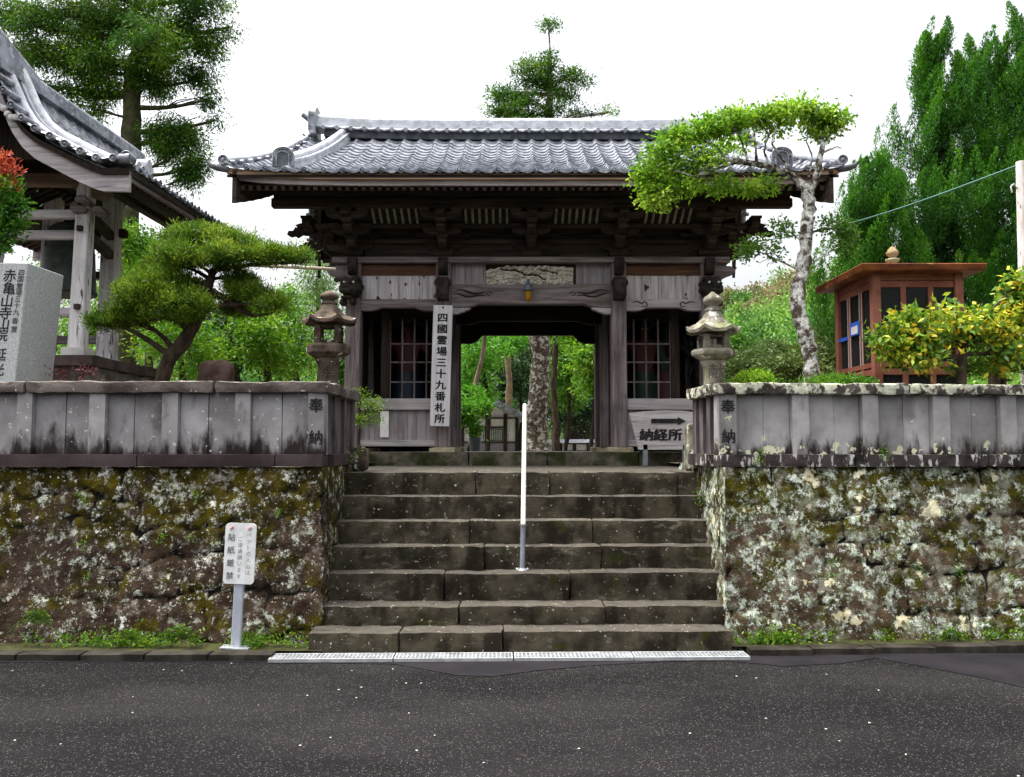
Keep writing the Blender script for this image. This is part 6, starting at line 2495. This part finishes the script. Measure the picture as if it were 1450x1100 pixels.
# flame-shaped junipers on the right
def juniper(px, ptop, pbase, rpx, Y, lab, seed, dens=1.0, spires=()):
    rg = np.random.default_rng(seed)
    base = at(px, 600, Y)
    base.z = GL
    top = at(px, ptop, Y)
    zb_ = at(px, pbase, Y).z
    t = thing('juniper_tree', lab, 'tree', tuple(base), 0, 'flame-shaped junipers at the right')
    sc = Y / F
    H_ = top.z - base.z
    mb = MB()
    mb.tube([(0, 0, 0), (.05, 0, H_ * .3), (-.04, .03, H_ * .6), (0, 0, H_ * .93)], [.16, .13, .08, .015], 10)
    mb.build('trunk', bark, t)
    # flame tongues: each climbs upwards and outwards and ends in a point
    n = int(150 * dens)
    Ps, Ds, Rs = [], [], []
    mbb = MB()
    tongues = []
    nb_ = 24
    bu = (np.arange(nb_) + rg.random(nb_)) / nb_
    ba = rg.uniform(0, 2 * math.pi, nb_) 
    bs_ = rg.uniform(.8, 1.3, nb_)
    for k in range(n):
        j_ = int(rg.integers(0, nb_))
        u = min(max(bu[j_] ** .85 + rg.normal() * .018, 0), 1)
        z = zb_ - base.z + (H_ - (zb_ - base.z)) * u
        R_ = rpx * sc * 1.25 * (1 - u) ** .80 * bs_[j_] * (1 - .35 * max(0, .18 - u) / .18)
        a = ba[j_] + rg.normal() * .33
        r = R_ * rg.uniform(.35, 1.1)
        L = rg.uniform(.6, 1.35) * (1 - .25 * u)
        tongues.append((r * math.cos(a), r * math.sin(a), z - L * .45, a, L, rg.uniform(.08, .16)))
    tongues.append((0, 0, H_ - .95, 0, .95, .13))
    for (sx, sy, r_) in spires:
        p = at(sx, sy, Y)
        for q in range(6):
            L = .9
            tongues.append((p.x - base.x + rg.normal() * .06 * q, rg.normal() * .08, p.z - base.z - L * .95 - q * .34, rg.uniform(0, 6), L, r_ + .02 * q))
    for (x, y, z, a, L, w_) in tongues:
        m = 430
        v = rg.uniform(0, 1, m)
        rad = w_ * 1.5 * np.sin(np.pi * np.clip(v * .86 + .14, 0, 1)) ** .9 * (1 - v * .55)
        th = rg.uniform(0, 2 * math.pi, m)
        rr_ = rad * rg.uniform(.3, 1, m)
        tw_ = a + v * 1.2
        lean = .62 * v * L * (1 - .6 * v)
        P = np.stack([x + lean * np.cos(tw_) + rr_ * np.cos(th), y + lean * np.sin(tw_) + rr_ * np.sin(th), z + v * L], 1)
        D = np.stack([np.cos(th) * .55, np.sin(th) * .55, np.full(m, 1.0)], 1) + rg.normal(size=(m, 3)) * .35
        Ps.append(P)
        Ds.append(D)
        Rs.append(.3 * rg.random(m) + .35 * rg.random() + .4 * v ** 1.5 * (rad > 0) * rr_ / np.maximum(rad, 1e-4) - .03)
    leaves('crown', np.concatenate(Ps), np.concatenate(Ds), .055, .015, L_jun, t, 0, rg, rnd=np.concatenate(Rs))
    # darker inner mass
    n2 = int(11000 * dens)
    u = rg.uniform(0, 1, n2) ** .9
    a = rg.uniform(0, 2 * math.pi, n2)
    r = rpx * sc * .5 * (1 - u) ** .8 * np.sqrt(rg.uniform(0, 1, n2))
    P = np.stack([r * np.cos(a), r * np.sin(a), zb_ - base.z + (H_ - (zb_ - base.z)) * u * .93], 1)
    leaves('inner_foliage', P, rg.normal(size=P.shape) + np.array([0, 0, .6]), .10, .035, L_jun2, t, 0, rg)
    return t


juniper(1340, 72, 470, 78, 14.0, 'tallest middle juniper, flame-shaped, rising behind the red-brown kiosk', 1, 1.15, ((1290, 150, .10), (1265, 182, .10), (1375, 130, .09)))
juniper(1412, 84, 470, 62, 14.6, 'narrow flame-shaped juniper between the tallest one and the right edge', 2, .8, ((1410, 84, .1),))
juniper(1468, 28, 470, 85, 13.6, 'flame-shaped juniper cut off by the right edge of the view', 3, 1.1, ((1436, 40, .10), (1450, 30, .1)))
juniper(1248, 245, 470, 58, 13.4, 'lowest juniper, broad and dark, just left of the kiosk roof', 4, .8, ((1207, 255, .09), (1222, 262, .1), (1262, 190, .1)))

# shrub with yellow and orange leaves in front of the kiosk
Ys = 8.5
A = lambda px, py, rx, ry, k=1, dy=0: pc(px, py, Ys, rx, ry, dy, k, .8)
cl = [A(1262, 480, 22, 22), A(1290, 465, 28, 24), A(1320, 470, 30, 24), A(1350, 455, 30, 20), A(1380, 470, 30, 26), A(1410, 455, 26, 26), A(1440, 430, 22, 34, 1.2), A(1460, 470, 26, 40, 1.2), A(1275, 500, 28, 12, .7), A(1310, 500, 30, 12, .7), A(1425, 500, 30, 20, .6), A(1445, 400, 12, 12, .4),
      A(1480, 430, 26, 40, 1)]
b0 = at(1360, 560, Ys)
b0.z = GL


def fruits(t, S_, b0_, rg):
    idx = rg.integers(0, len(S_), 260)
    P = S_[idx] + rg.normal(size=(260, 3)) * .05 - b0_
    leaves('orange_leaves', P, rg.normal(size=P.shape) + np.array([0, -.2, -.6]), .075, .045, L_or, t, 0, rg)


t = tree('spotted_shrub', 'spreading shrub with yellow-green and orange leaves in front of the kiosk', 'shrub', [b0, at(1360, 520, Ys), at(1365, 490, Ys)], [.06, .05, .03], cl, L_citrus, bark, per=22, lps=26, subr=.13, Ln=.075, Wd=.038,
         bias=(0, -.1, -.25), out=.6, seed=41, sq=.8, extra=fruits, shell=.25)
# low bare mat of twigs under it
cl = [A(1400, 515, 40, 14, 1, .15), A(1440, 510, 30, 20, 1, .2), A(1370, 525, 30, 10, .8, .1), A(1470, 515, 30, 20, 1, .2)]
b1 = at(1420, 560, Ys + .2)
b1.z = GL
tree('fern_bush', 'low twiggy fern-like bush on the right balustrade, under the orange-leaved shrub', 'bush', [b1, at(1420, 530, Ys + .2)], [.03, .02], cl, L_weed, bark, per=40, lps=22, subr=.08, Ln=.05, Wd=.012, bias=(0, 0, .2), seed=42, shell=.1)
# clipped azaleas along the right balustrade
Ya = 8.3
for i, (px, py, rx, ry, mt, lab) in enumerate(((1175, 541, 34, 10, L_mid, 'low rounded azalea at the foot of the lichen-spotted tree'), (1068, 534, 22, 9, L_bright, 'small bright green azalea behind the right balustrade near its corner post'),
                                              (1215, 543, 20, 7, L_mid, 'flat azalea between the lichen-spotted tree and the kiosk'))):
    b1 = at(px, 570, Ya)
    b1.z = GL
    tree('azalea_bush', lab, 'bush', [b1, at(px, 552, Ya)], [.03, .02], [pc(px, py, Ya, rx, ry, 0, 1.2), pc(px - rx * .5, py + 4, Ya, rx * .6, ry, .1, .7), pc(px + rx * .5, py + 4, Ya, rx * .6, ry, -.1, .7), pc(px, py + 20, Ya, rx, 16, 0, 1)], mt, bark,
         per=30, lps=26, subr=.08, Ln=.032, Wd=.016, bias=(0, 0, .4), group='clipped azaleas on the right', seed=50 + i, shell=.3)
# azalea by the left corner
Yz = 9.25
b1 = at(508, 640, Yz)
b1.z = ZL - .02
tree('azalea_bush', 'loose azalea with upward twigs between the left corner post and the gate', 'bush', [b1, at(508, 620, Yz), at(510, 600, Yz)], [.02, .018, .01],
     [pc(505, 566, Yz, 16, 16, 0, 1), pc(520, 580, Yz, 18, 12, .1, 1), pc(530, 570, Yz, 12, 8, 0, .5), pc(505, 592, Yz, 14, 10, -.1, .7), pc(522, 596, Yz, 18, 7, 0, .7)], LEAF('azalea_leaves', [(.05, .12, .012), (.12, .22, .02), (.24, .32, .04)], 3, .35), bark,
     per=12, lps=24, subr=.075, Ln=.034, Wd=.015, bias=(0, 0, .5), seed=58, shell=.2)
# red-tipped shrub at the left edge
Yr = 8.3
A = lambda px, py, rx, ry, k=1, dy=0: pc(px, py, Yr, rx, ry, dy, k, .8)
b1 = at(-60, 560, Yr + .9)
b1.z = GL
cl = [A(8, 268, 16, 14), A(18, 290, 16, 14), A(2, 300, 24, 18), A(-20, 280, 26, 30), A(10, 325, 16, 14), A(-15, 330, 24, 20), A(22, 315, 8, 8, .4), A(5, 345, 10, 8, .4)]


def reds(t, S_, b0_, rg):
    cl_ = [A(4, 228, 14, 10), A(16, 240, 8, 8, .5), A(2, 250, 12, 8), A(16, 262, 8, 6, .4), A(-20, 235, 20, 14)]
    s_ = clump_subs(cl_, 8, rg, .2)
    K = np.repeat(np.arange(len(s_)), 22)
    P = s_[K] + rg.normal(size=(len(K), 3)) * .035 - b0_
    leaves('young_red_leaves', P, rg.normal(size=P.shape) * .7 + np.array([0, 0, .5]), .06, .02, L_red, t, 0, rg)


tree('photinia_shrub', 'dark green shrub with scarlet young leaves at the left edge beside the bell tower', 'shrub', [b1, at(-40, 400, Yr + .6), at(-20, 320, Yr + .1)], [.05, .04, .02], cl, L_mid, bark, per=16, lps=40, subr=.09, Ln=.055, Wd=.02,
     seed=61, extra=reds, shell=.2)
# small dark red-leaved plant in front of the platform
b1 = at(105, 548, 8.6)
b1.z = GL
tree('red_leaf_plant', 'small purple-red leaved plant in front of the bell tower platform', 'plant', [b1, at(105, 540, 8.6)], [.012, .008], [pc(80, 530, 8.6, 16, 5, 0, .5), pc(118, 529, 8.6, 20, 6, 0, .7)],
     LEAF('purple_leaves', [(.10, .02, .025), (.2, .06, .07), (.3, .16, .16)], 4, .3), bark, per=12, lps=8, subr=.06, Ln=.05, Wd=.015, seed=63)

# trees behind on the left, between bell tower and gate
bgl = [
    # px, base/crown list, Y, material, label
    (255, [(255, 500, 60, 40), (230, 470, 40, 30), (290, 480, 40, 30)], 13, L_yel, 'shrub_tree', 'yellow-green bush behind the leaning pine trunk'),
    (330, [(330, 470, 40, 40), (350, 500, 40, 30), (310, 440, 30, 20)], 14.5, L_dark, 'shrub_tree', 'dark green bush directly right of the pine trunk'),
    (375, [(372, 480, 36, 40), (392, 505, 36, 28), (360, 450, 24, 20)], 13.2, L_yel, 'young_maple', 'yellow-green young maple between the pine and the left lantern'),
    (415, [(412, 470, 34, 50), (425, 510, 34, 30), (402, 430, 26, 26)], 16, L_yel, 'shrub_tree', 'pale yellow-green tree just left of the left lantern'),
    (448, [(448, 400, 24, 40), (440, 440, 26, 40), (460, 470, 26, 50), (470, 420, 20, 40), (455, 365, 18, 20)], 18.5, LEAF('willow_leaves', [(.06, .13, .03), (.13, .24, .05), (.25, .36, .12)], 2, .45), 'weeping_tree', 'tall pale weeping tree seen over the left lantern beside the gate column'),
    (170, [(165, 410, 30, 30), (150, 440, 40, 40), (190, 470, 40, 30), (110, 470, 40, 30)], 17, L_yel, 'shrub_tree', 'yellow-green tree seen between the bell tower posts'),
    (40, [(40, 460, 60, 50), (70, 400, 60, 30), (-40, 430, 90, 70)], 18, L_mid, 'shrub_tree', 'green tree behind the bell and the granite pillar'),
    (205, [(205, 380, 30, 26), (215, 350, 20, 16), (190, 420, 30, 30), (180, 340, 26, 20)], 15, L_yel, 'shrub_tree', 'bright bush above the pine pads, under the bell tower eave'),
    (480, [(480, 500, 20, 40), (500, 560, 26, 30)], 17, L_mid, 'shrub_tree', 'green bush between the left lantern and the gate column'),
]
for i, (px, cs_, Y, mt, nm, lab) in enumerate(bgl):
    b1 = at(px, 620, Y)
    b1.z = GL
    top = at(cs_[0][0], cs_[0][1], Y)
    cl = [pc(a, c, Y, r1, r2, (j % 3 - 1) * .5, 1.0 if j else 1.4) for j, (a, c, r1, r2) in enumerate(cs_)]
    weep = nm == 'weeping_tree'
    tree(nm, lab, 'tree', [b1, b1.lerp(top, .5) + Vector((.1, 0, 0)), top], [.09, .07, .03], cl, mt, bark, per=22, lps=60, subr=.28, Ln=.085, Wd=.034 if not weep else .02,
         bias=(0, 0, -.3 if not weep else -1.4), seed=100 + i, shell=.15, sq=.7 if not weep else 1.6, out=.6)

# through the passage
thr = [
    (660, [(657, 585, 8, 12), (674, 574, 14, 6), (664, 560, 10, 7)], 15.8, L_maple, 'young_maple', 'bright drooping maple just inside the left of the passage'),
    (690, [(680, 500, 40, 30), (670, 540, 30, 30), (720, 480, 30, 20)], 22, L_maple, 'maple_tree', 'green maple seen in the upper left of the passage'),
    (735, [(730, 520, 36, 34), (710, 550, 40, 26), (740, 480, 30, 26)], 27, L_dark, 'dark_tree', 'dark evergreen seen left of the lichen-flecked trunk through the passage'),
    (800, [(800, 520, 24, 40), (790, 480, 24, 22), (800, 560, 26, 26)], 23, L_mid, 'green_tree', 'green tree seen directly right of the lichen-flecked trunk through the passage'),
    (835, [(832, 505, 30, 26), (845, 540, 26, 30), (820, 475, 26, 16)], 20, L_yel, 'maple_tree', 'yellow-green maple seen at the right of the passage'),
    (785, [(790, 570, 60, 26), (830, 590, 50, 24), (760, 560, 60, 30), (850, 560, 40, 40)], 32, L_dark, 'dark_tree', 'low dark evergreen behind the fence seen through the passage'),
]
for i, (px, cs_, Y, mt, nm, lab) in enumerate(thr):
    b1 = at(px, 632, Y)
    b1.z = GL
    top = at(cs_[0][0], cs_[0][1], Y)
    cl = [pc(a, c, Y, r1, r2, (j % 3 - 1) * .5, 1.0 if j else 1.4) for j, (a, c, r1, r2) in enumerate(cs_)]
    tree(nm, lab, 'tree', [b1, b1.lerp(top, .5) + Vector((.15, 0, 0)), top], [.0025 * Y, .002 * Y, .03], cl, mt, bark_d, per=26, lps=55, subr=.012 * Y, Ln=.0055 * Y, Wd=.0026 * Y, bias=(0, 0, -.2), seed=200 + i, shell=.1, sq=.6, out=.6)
# bare trunk
for i, (pts, Y, r, lab) in enumerate((([(786, 640), (788, 600), (784, 560), (787, 480), (790, 380)], 21, .10, 'slim dark bare trunk seen right of the lichen-flecked one in the passage'),
                                      ([(667, 640), (668, 560), (680, 520), (688, 470), (690, 400)], 18, .06, 'slanting pale bare trunk at the left of the passage'),
                                      ([(720, 620), (718, 575), (722, 545), (718, 510), (722, 440)], 25, .11, 'pale lopped trunk above the white-walled house'))):
    tp = [at(x, y, Y) for x, y in pts]
    tp[0].z = GL
    cl = [pc(pts[-1][0] + q, pts[-1][1] + z, Y, 40, 16, .3 * q / 20) for q, z in ((-30, 0), (20, -10), (0, 14))]
    tree('slender_tree', lab, 'tree', tp, [r, r * .9, r * .8, r * .7, r * .5], cl, L_mid if i else L_dark, (bark, PM('pale_bark', (.12, .09, .065), (.25, .2, .15), scale=5, stretch=(1, 1, .4)), PM('tan_bark', (.13, .09, .055), (.24, .17, .1), scale=5))[i], per=18, lps=50, subr=.25, Ln=.12, Wd=.05, seed=230 + i)

# house, fence, pots seen through the passage
Yh = 24.0
wht = FLAT('white_plaster', (.78, .78, .8), .8)
hs_ = thing('white_house', 'low white-plastered house with brown timbers and tiled roof seen through the passage', 'house', (XX(700, Yh), Yh, GL))
hx0, hx1 = XX(655, Yh) - hs_.location.x, XX(733, Yh) - hs_.location.x
zr = lambda py: ZZ(py, Yh) - GL
mb = MB()
mb.box(hx0 - 1.2, hx1, 0, 4, zr(626), zr(588))
mb.build('wall', wht, hs_)
mb = MB()
mb.box(hx0 - 1.2, hx1 + .01, -.02, 4.02, -.02, zr(626))
mb.build('lower_wall', FLAT('grey_wainscot', (.26, .23, .26), .8), hs_)
mb = MB()
xv = lambda px: XX(px, Yh) - hs_.location.x
for px in (715.5, 732, 690, 655):
    mb.box(xv(px) - .05, xv(px) + .05, -.05, 0, 0, zr(586))
mb.box(hx0 - 1.2, hx1, -.045, -.005, zr(627), zr(625))
mb.box(hx0 - 1.2, xv(715), -.045, -.005, zr(606), zr(604))
mb.box(hx0 - 1.2, hx1, -.045, -.005, zr(593), zr(591))
mb.build('timber_frame', W['midx'], hs_)
mb = MB()
mb.box(xv(684), xv(712), -.03, -.01, zr(624), zr(607))
f = mb.build('window', FLAT('window_dark', (.06, .07, .06), .2), hs_)
mb = MB()
for k in range(9):
    mb.box(xv(685 + 3 * k), xv(686.6 + 3 * k), -.036, -.031, zr(623), zr(608))
mb.build('curtain', FLAT('curtain_cloth', (.42, .46, .40), .8), f)
mb = MB()
apx = (xv(700), zr(572))
e0, e1 = (xv(640), zr(596)), (xv(741), zr(593))
for (a, c) in ((apx, e1), (e0, apx)):
    mb.hexa([(a[0], -.6, a[1] - .05), (c[0], -.6, c[1] - .05), (c[0], 4.4, c[1] - .05), (a[0], 4.4, a[1] - .05)], [(a[0], -.6, a[1] + .07), (c[0], -.6, c[1] + .07), (c[0], 4.4, c[1] + .07), (a[0], 4.4, a[1] + .07)])
for k in range(12):
    u = k / 12
    x = apx[0] + (e1[0] - apx[0]) * u
    z = apx[1] + (e1[1] - apx[1]) * u
    mb.tube([(x, -.62, z + .09), (x, 4.4, z + .09)], .05, 6)
mb.build('roof', kawara, hs_)
mb = MB()
mb.prism([(hx0, zr(590)), (hx1, zr(590)), (apx[0] + .2, apx[1] - .1), (apx[0] - .2, apx[1] - .1)], .01, .06)
mb.build('gable', wht, hs_)
mb = MB()
mb.box(0, .3, 0, .3, 0, .3)
# potted plant
Yq = 15.4
pl_ = thing('potted_plant', 'leafy plant in a tall blue-grey pot at the left inside the passage', 'potted plant', (XX(673, Yq), Yq, ZP - .01))
mb = MB()
hz = ZZ(619, Yq) - ZP + .01
mb.lathe([(.07, 0), (.09, .02), (.105, hz - .03), (.115, hz - .02), (.115, hz), (.09, hz)], 18)
mb.build('pot', FLAT('blue_grey_glaze', (.09, .12, .16), .35), pl_)
rg = np.random.default_rng(5)
P = rg.normal(size=(420, 3)) * np.array([.06, .06, .08]) + np.array([0, 0, hz + .12])
leaves('foliage', P, rg.normal(size=P.shape) + np.array([0, 0, .5]), .07, .035, L_maple, pl_, 0, rg)
# fence seen low in the passage on the right
Yf = 27.0
fr_ = thing('garden_fence', 'dark roofed fence with white lower panels seen low through the passage', 'fence', (XX(820, Yf), Yf, GL))
x0, x1 = XX(772, Yf) - fr_.location.x, XX(880, Yf) - fr_.location.x
zr = lambda py: ZZ(py, Yf) - GL
mb = MB()
mb.prism([(0, 0), (0, 0), (0, 0)], 0, .01) if False else None
mb.hexa([(x0, -.25, zr(627)), (x1, -.25, zr(627)), (x1, .25, zr(627)), (x0, .25, zr(627))], [(x0, -.03, zr(622)), (x1, -.03, zr(622)), (x1, .03, zr(622)), (x0, .03, zr(622))])
mb.build('coping_roof', kawdark, fr_)
mb = MB()
k = x0
while k < x1:
    mb.box(k, k + .10, -.05, .05, 0, zr(627))
    k += .42
mb.box(x0, x1, -.03, .03, 0, zr(638))
mb.build('post', W['midz'], fr_)
mb = MB()
mb.box(x0, x1, .0, .02, zr(637.5), zr(629))
mb.build('white_panel', wht, fr_)
# low hall roof deep in the trees
Yh2 = 40.0
h2 = thing('temple_hall', 'dim grey tiled hall roof among the trees at the right of the passage', 'hall', (XX(845, Yh2), Yh2, GL))
zr = lambda py: ZZ(py, Yh2) - GL
mb = MB()
mb.hexa([(-2.2, -1.2, zr(593)), (3.5, -1.2, zr(593)), (3.5, 3, zr(593)), (-2.2, 3, zr(593))], [(-1.6, .8, zr(574)), (3.0, .8, zr(574)), (3.0, 1.0, zr(574)), (-1.6, 1.0, zr(574))])
for k in range(28):
    u = -2.1 + 5.6 * k / 27
    mb.tube([(u, -1.22, zr(592)), (u * .8 + .1, .78, zr(574) + .03)], .05, 6)
mb.build('roof', kawara, h2)
mb = MB()
mb.box(-1.4, 2.8, -.2, 2.2, 0, zr(592))
mb.build('wall', W['darkz'], h2)

# trees at the right behind the balustrade and gate
bgr = [
    (1075, [(1070, 510, 40, 22), (1040, 520, 30, 18), (1095, 495, 20, 14)], 24, LEAF('oak_leaves', [(.03, .06, .012), (.06, .11, .02), (.11, .15, .035)], 1.5, .35), 'oak_tree', 'olive-green tree right of the right lantern'),
    (1135, [(1125, 520, 36, 16), (1160, 505, 26, 22), (1170, 480, 16, 22)], 18, LEAF('olive_leaves', [(.03, .07, .012), (.07, .11, .02), (.13, .15, .03)], 1.5, .3), 'shrub_tree', 'olive-brown bush behind the lichen-spotted trunk'),
    (1205, [(1205, 450, 20, 30), (1200, 410, 16, 24), (1208, 490, 24, 26), (1205, 370, 14, 22)], 19, L_mid, 'green_tree', 'mid green tree between the lichen-spotted trunk and the kiosk'),
    (1045, [(1045, 490, 22, 22), (1040, 520, 22, 18)], 26, L_mid, 'green_tree', 'small green tree behind the right lantern roof'),
]
for i, (px, cs_, Y, mt, nm, lab) in enumerate(bgr):
    b1 = at(px, 620, Y)
    b1.z = GL
    top = at(cs_[0][0], cs_[0][1], Y)
    cl = [pc(a, c, Y, r1, r2, (j % 3 - 1) * .5, 1.0 if j else 1.4) for j, (a, c, r1, r2) in enumerate(cs_)]
    tree(nm, lab, 'tree', [b1, b1.lerp(top, .5) + Vector((.1, 0, 0)), top], [.10, .08, .03], cl, mt, bark, per=34, lps=50, subr=.25, Ln=.11, Wd=.045, bias=(0, 0, -.1), seed=300 + i, shell=.1, out=.6)

# ---------------------------------------------------------------- hills
def hill(name, x0, x1, y0, y1, fz, nx, ny, m):
    X, Y = np.meshgrid(np.linspace(x0, x1, nx), np.linspace(y0, y1, ny), indexing='ij')
    Pq = np.stack([X.ravel(), Y.ravel(), 0 * X.ravel()], 1)
    Z_ = fz(Pq[:, 0], Pq[:, 1])
    V = np.stack([Pq[:, 0], Pq[:, 1], Z_], 1)
    a = (np.arange(nx - 1)[:, None] * ny + np.arange(ny - 1)[None]).ravel()
    o = raw_mesh(name, V, np.stack([a, a + ny, a + ny + 1, a + 1], 1), m, smooth=True)
    o['kind'] = 'structure'
    return V


def hz1(x, y):
    P = np.stack([x, y, 0 * x], 1)
    # a wooded spur rising to the right and a lower rise behind the gate
    g = 11.8 * np.exp(-((x - 30) / 15.5) ** 2) * np.clip((y - 42) / 34, 0, 1.4)
    g2 = 10 * np.exp(-((x - 3) / 15) ** 2) * np.clip((y - 46) / 40, 0, 1.5)
    g3 = 8 * np.exp(-((x + 30) / 22) ** 2) * np.clip((y - 40) / 40, 0, 1.5)
    return GL - .3 + np.maximum(np.maximum(g, g2), g3) + fbm(P, .08, 3, 3) * 1.2 * np.clip((y - 42) / 20, 0, 1)


HM = PM('forest_floor', (.02, .035, .01), (.05, .08, .02), scale=.4)
HV = hill('hills', -120, 130, 40, 150, hz1, 120, 60, HM)
# forest on the hills: countless crowns
rg = np.random.default_rng(77)
n = 900
xs_, ys_ = np.concatenate([rg.uniform(-75, 75, n), rg.uniform(10, 42, 700)]), np.concatenate([40 + 75 * rg.uniform(0, 1, n) ** 1.2, rg.uniform(44, 82, 700)])
zs_ = hz1(xs_, ys_)
keep = zs_ > GL + .6
xs_, ys_, zs_ = xs_[keep], ys_[keep], zs_[keep]
cols = np.clip((fbm(np.stack([xs_, ys_, 0 * xs_], 1), .12, 9, 2) * 2.2 + 1.2 + rg.normal(size=len(xs_)) * .5).astype(int), 0, 3)
mats_h = [LEAF('forest_light', [(.09, .20, .03), (.17, .33, .05), (.28, .45, .09)], .5, .35), LEAF('forest_mid', [(.03, .10, .018), (.065, .18, .025), (.13, .27, .05)], .5, .35),
          LEAF('forest_brown', [(.13, .11, .045), (.22, .19, .08), (.32, .28, .13)], .5, .3), LEAF('forest_dark', [(.015, .045, .015), (.03, .075, .02), (.05, .11, .03)], .5, .3)]
for ci in range(4):
    sel = cols == ci
    # brown crowns favour the top of the spur
    if ci == 2:
        sel = (zs_ > 12) & (rg.random(len(zs_)) < .7)
    Ps, Ds = [], []
    for x, y, z in zip(xs_[sel], ys_[sel], zs_[sel]):
        r = rg.uniform(1.1, 2.2)
        sub = unit(rg.normal(size=(16, 3)))
        sub[:, 2] = np.abs(sub[:, 2])
        Cn = np.array([x, y, z + r * .6]) + sub * r * np.array([.8, .8, .75])
        K = np.repeat(np.arange(16), 26)
        O = rg.normal(size=(len(K), 3)) * r * .20
        Ps.append(Cn[K] + O)
        Ds.append(unit(O) + rg.normal(size=O.shape) * .5)
    o = leaves('hillside_forest', np.concatenate(Ps), np.concatenate(Ds), .36, .20, mats_h[ci], None, 0, rg)
    o['kind'] = 'stuff'
    o['label'] = ['light green broadleaf woodland on the hills', 'mid green woodland on the hills', 'brownish blossoming crowns on the spur top', 'dark conifers scattered on the hills'][ci]

# ---------------------------------------------------------------- weeds, ferns and moss
rg = np.random.default_rng(88)


def weeds(name, pts, lab, mt, Ln=.035, Wd=.016, per=26, spread=.045, h=.05):
    P = np.array(pts)
    K = np.repeat(np.arange(len(P)), per)
    O = np.abs(rg.normal(size=(len(K), 3))) * np.array([0, 0, h]) + rg.normal(size=(len(K), 3)) * np.array([spread, spread * .6, .006])
    o = leaves(name, P[K] + O, rg.normal(size=O.shape) * .8 + np.array([0, -.1, .5]), Ln, Wd, mt, None, 0, rg)
    o['kind'] = 'stuff'
    o['label'] = lab


pts = [(x, 6.93 + rg.uniform(0, .09), .05) for x in np.concatenate([rg.uniform(-5.8, -1.6, 34), rg.normal(-2.9, .5, 32), rg.normal(-1.95, .2, 18)]) if x < -1.56 and rg.random() < .8]
weeds('wall_weeds', pts, 'small leafy weeds along the foot of the left wall', L_weed)
pts = [(x, 7.03 + (x - 1.7) * .065 + rg.uniform(0, .08), .05) for x in np.concatenate([rg.uniform(1.75, 6, 22), rg.normal(2.05, .12, 22), rg.normal(4.3, .2, 30)]) if x > 1.74]
weeds('wall_weeds', pts, 'small leafy weeds along the foot of the right wall', L_weed)
# plants rooted in the joints
jp = []
for px, py in ((118, 768), (125, 815), (113, 700), (115, 708), (230, 760), (278, 700), (270, 760), (50, 880), (395, 728), (478, 720), (482, 735), (480, 760), (474, 800), (485, 780), (476, 830), (1075, 650), (1078, 642), (1185, 800), (1178, 815), (1305, 815), (1300, 800), (1356, 810), (1248, 640), (1255, 645), (1430, 820), (990, 700), (994, 712), (1003, 735), (1008, 845), (1012, 870), (1010, 795), (1440, 865), (505, 640), (497, 650)):
    left = px < 740
    f = (915 - py) / 255
    Y = (7.02 + .33 * f) if px < 460 else ((7.45 + .8 * f) if left else (7.02 + .28 * f + max(0, (px - 1020)) * .0004))
    if 960 < px < 1020:
        Y = 7.4 + .8 * f
    p = at(px, py, Y)
    jp.append((p.x, p.y, p.z))
P = np.array(jp)
K = np.repeat(np.arange(len(P)), 22)
O = rg.normal(size=(len(K), 3)) * np.array([.022, .014, .022])
o = leaves('joint_plants', P[K] + O, rg.normal(size=O.shape) + np.array([0, -.5, .1]), .035, .012, L_weed, None, 0, rg)
o['kind'] = 'stuff'
o['label'] = 'tiny plants rooted in the wall joints'


# ferns as things
def fern(px, py, Y, lab, s=.16):
    p = at(px, py, Y)
    t = thing('fern', lab, 'fern', tuple(p), 0, 'ferns on the stone walls')
    Ps, Ds = [], []
    mb = MB()
    for k in range(9):
        a = math.pi * (k + .5) / 9
        L = s * rg.uniform(.7, 1.1)
        dx, dz = math.cos(a), math.sin(a)
        pts = []
        for q in range(9):
            u = q / 8
            pp = np.array([dx * L * u, -.25 * L * u - .1 * L * u * u, dz * L * u - .45 * L * u * u])
            pts.append(tuple(pp))
            if q:
                for sg in (-1, 1):
                    Ps.append(pp)
                    Ds.append(np.array([-dz * sg, -.1, dx * sg]) + np.array([dx, 0, dz]) * .5)
        mb.tube(pts, .0015, 4)
    mb.build('stem', L_weed, t)
    leaves('frond', np.array(Ps), np.array(Ds), s * .24, s * .07, L_weed, t, 0, rg)


fern(55, 878, 7.0, 'small yellow-green fern low on the left wall near the left edge')
fern(258, 905, 6.97, 'pale fern at the foot of the left wall, left of the notice sign', .2)
fern(186, 906, 6.97, 'green fern at the foot of the left wall, leftmost at the foot', .16)
fern(1345, 905, 7.2, 'fern at the foot of the right wall', .16)
# scattered pale stones on the road
mb = MB()
for k in range(14):
    x, y = rg.uniform(-3.4, 3.6), rg.uniform(4.2, 6.5)
    mb.ball((x, y, .004), rg.uniform(.004, .010), rg.uniform(.004, .009), .004, 7, 4)
o = mb.build('loose_pebbles', FLAT('pale_pebble', (.5, .47, .44), .8))
o['kind'] = 'stuff'
o['label'] = 'pale pebbles scattered over the asphalt'
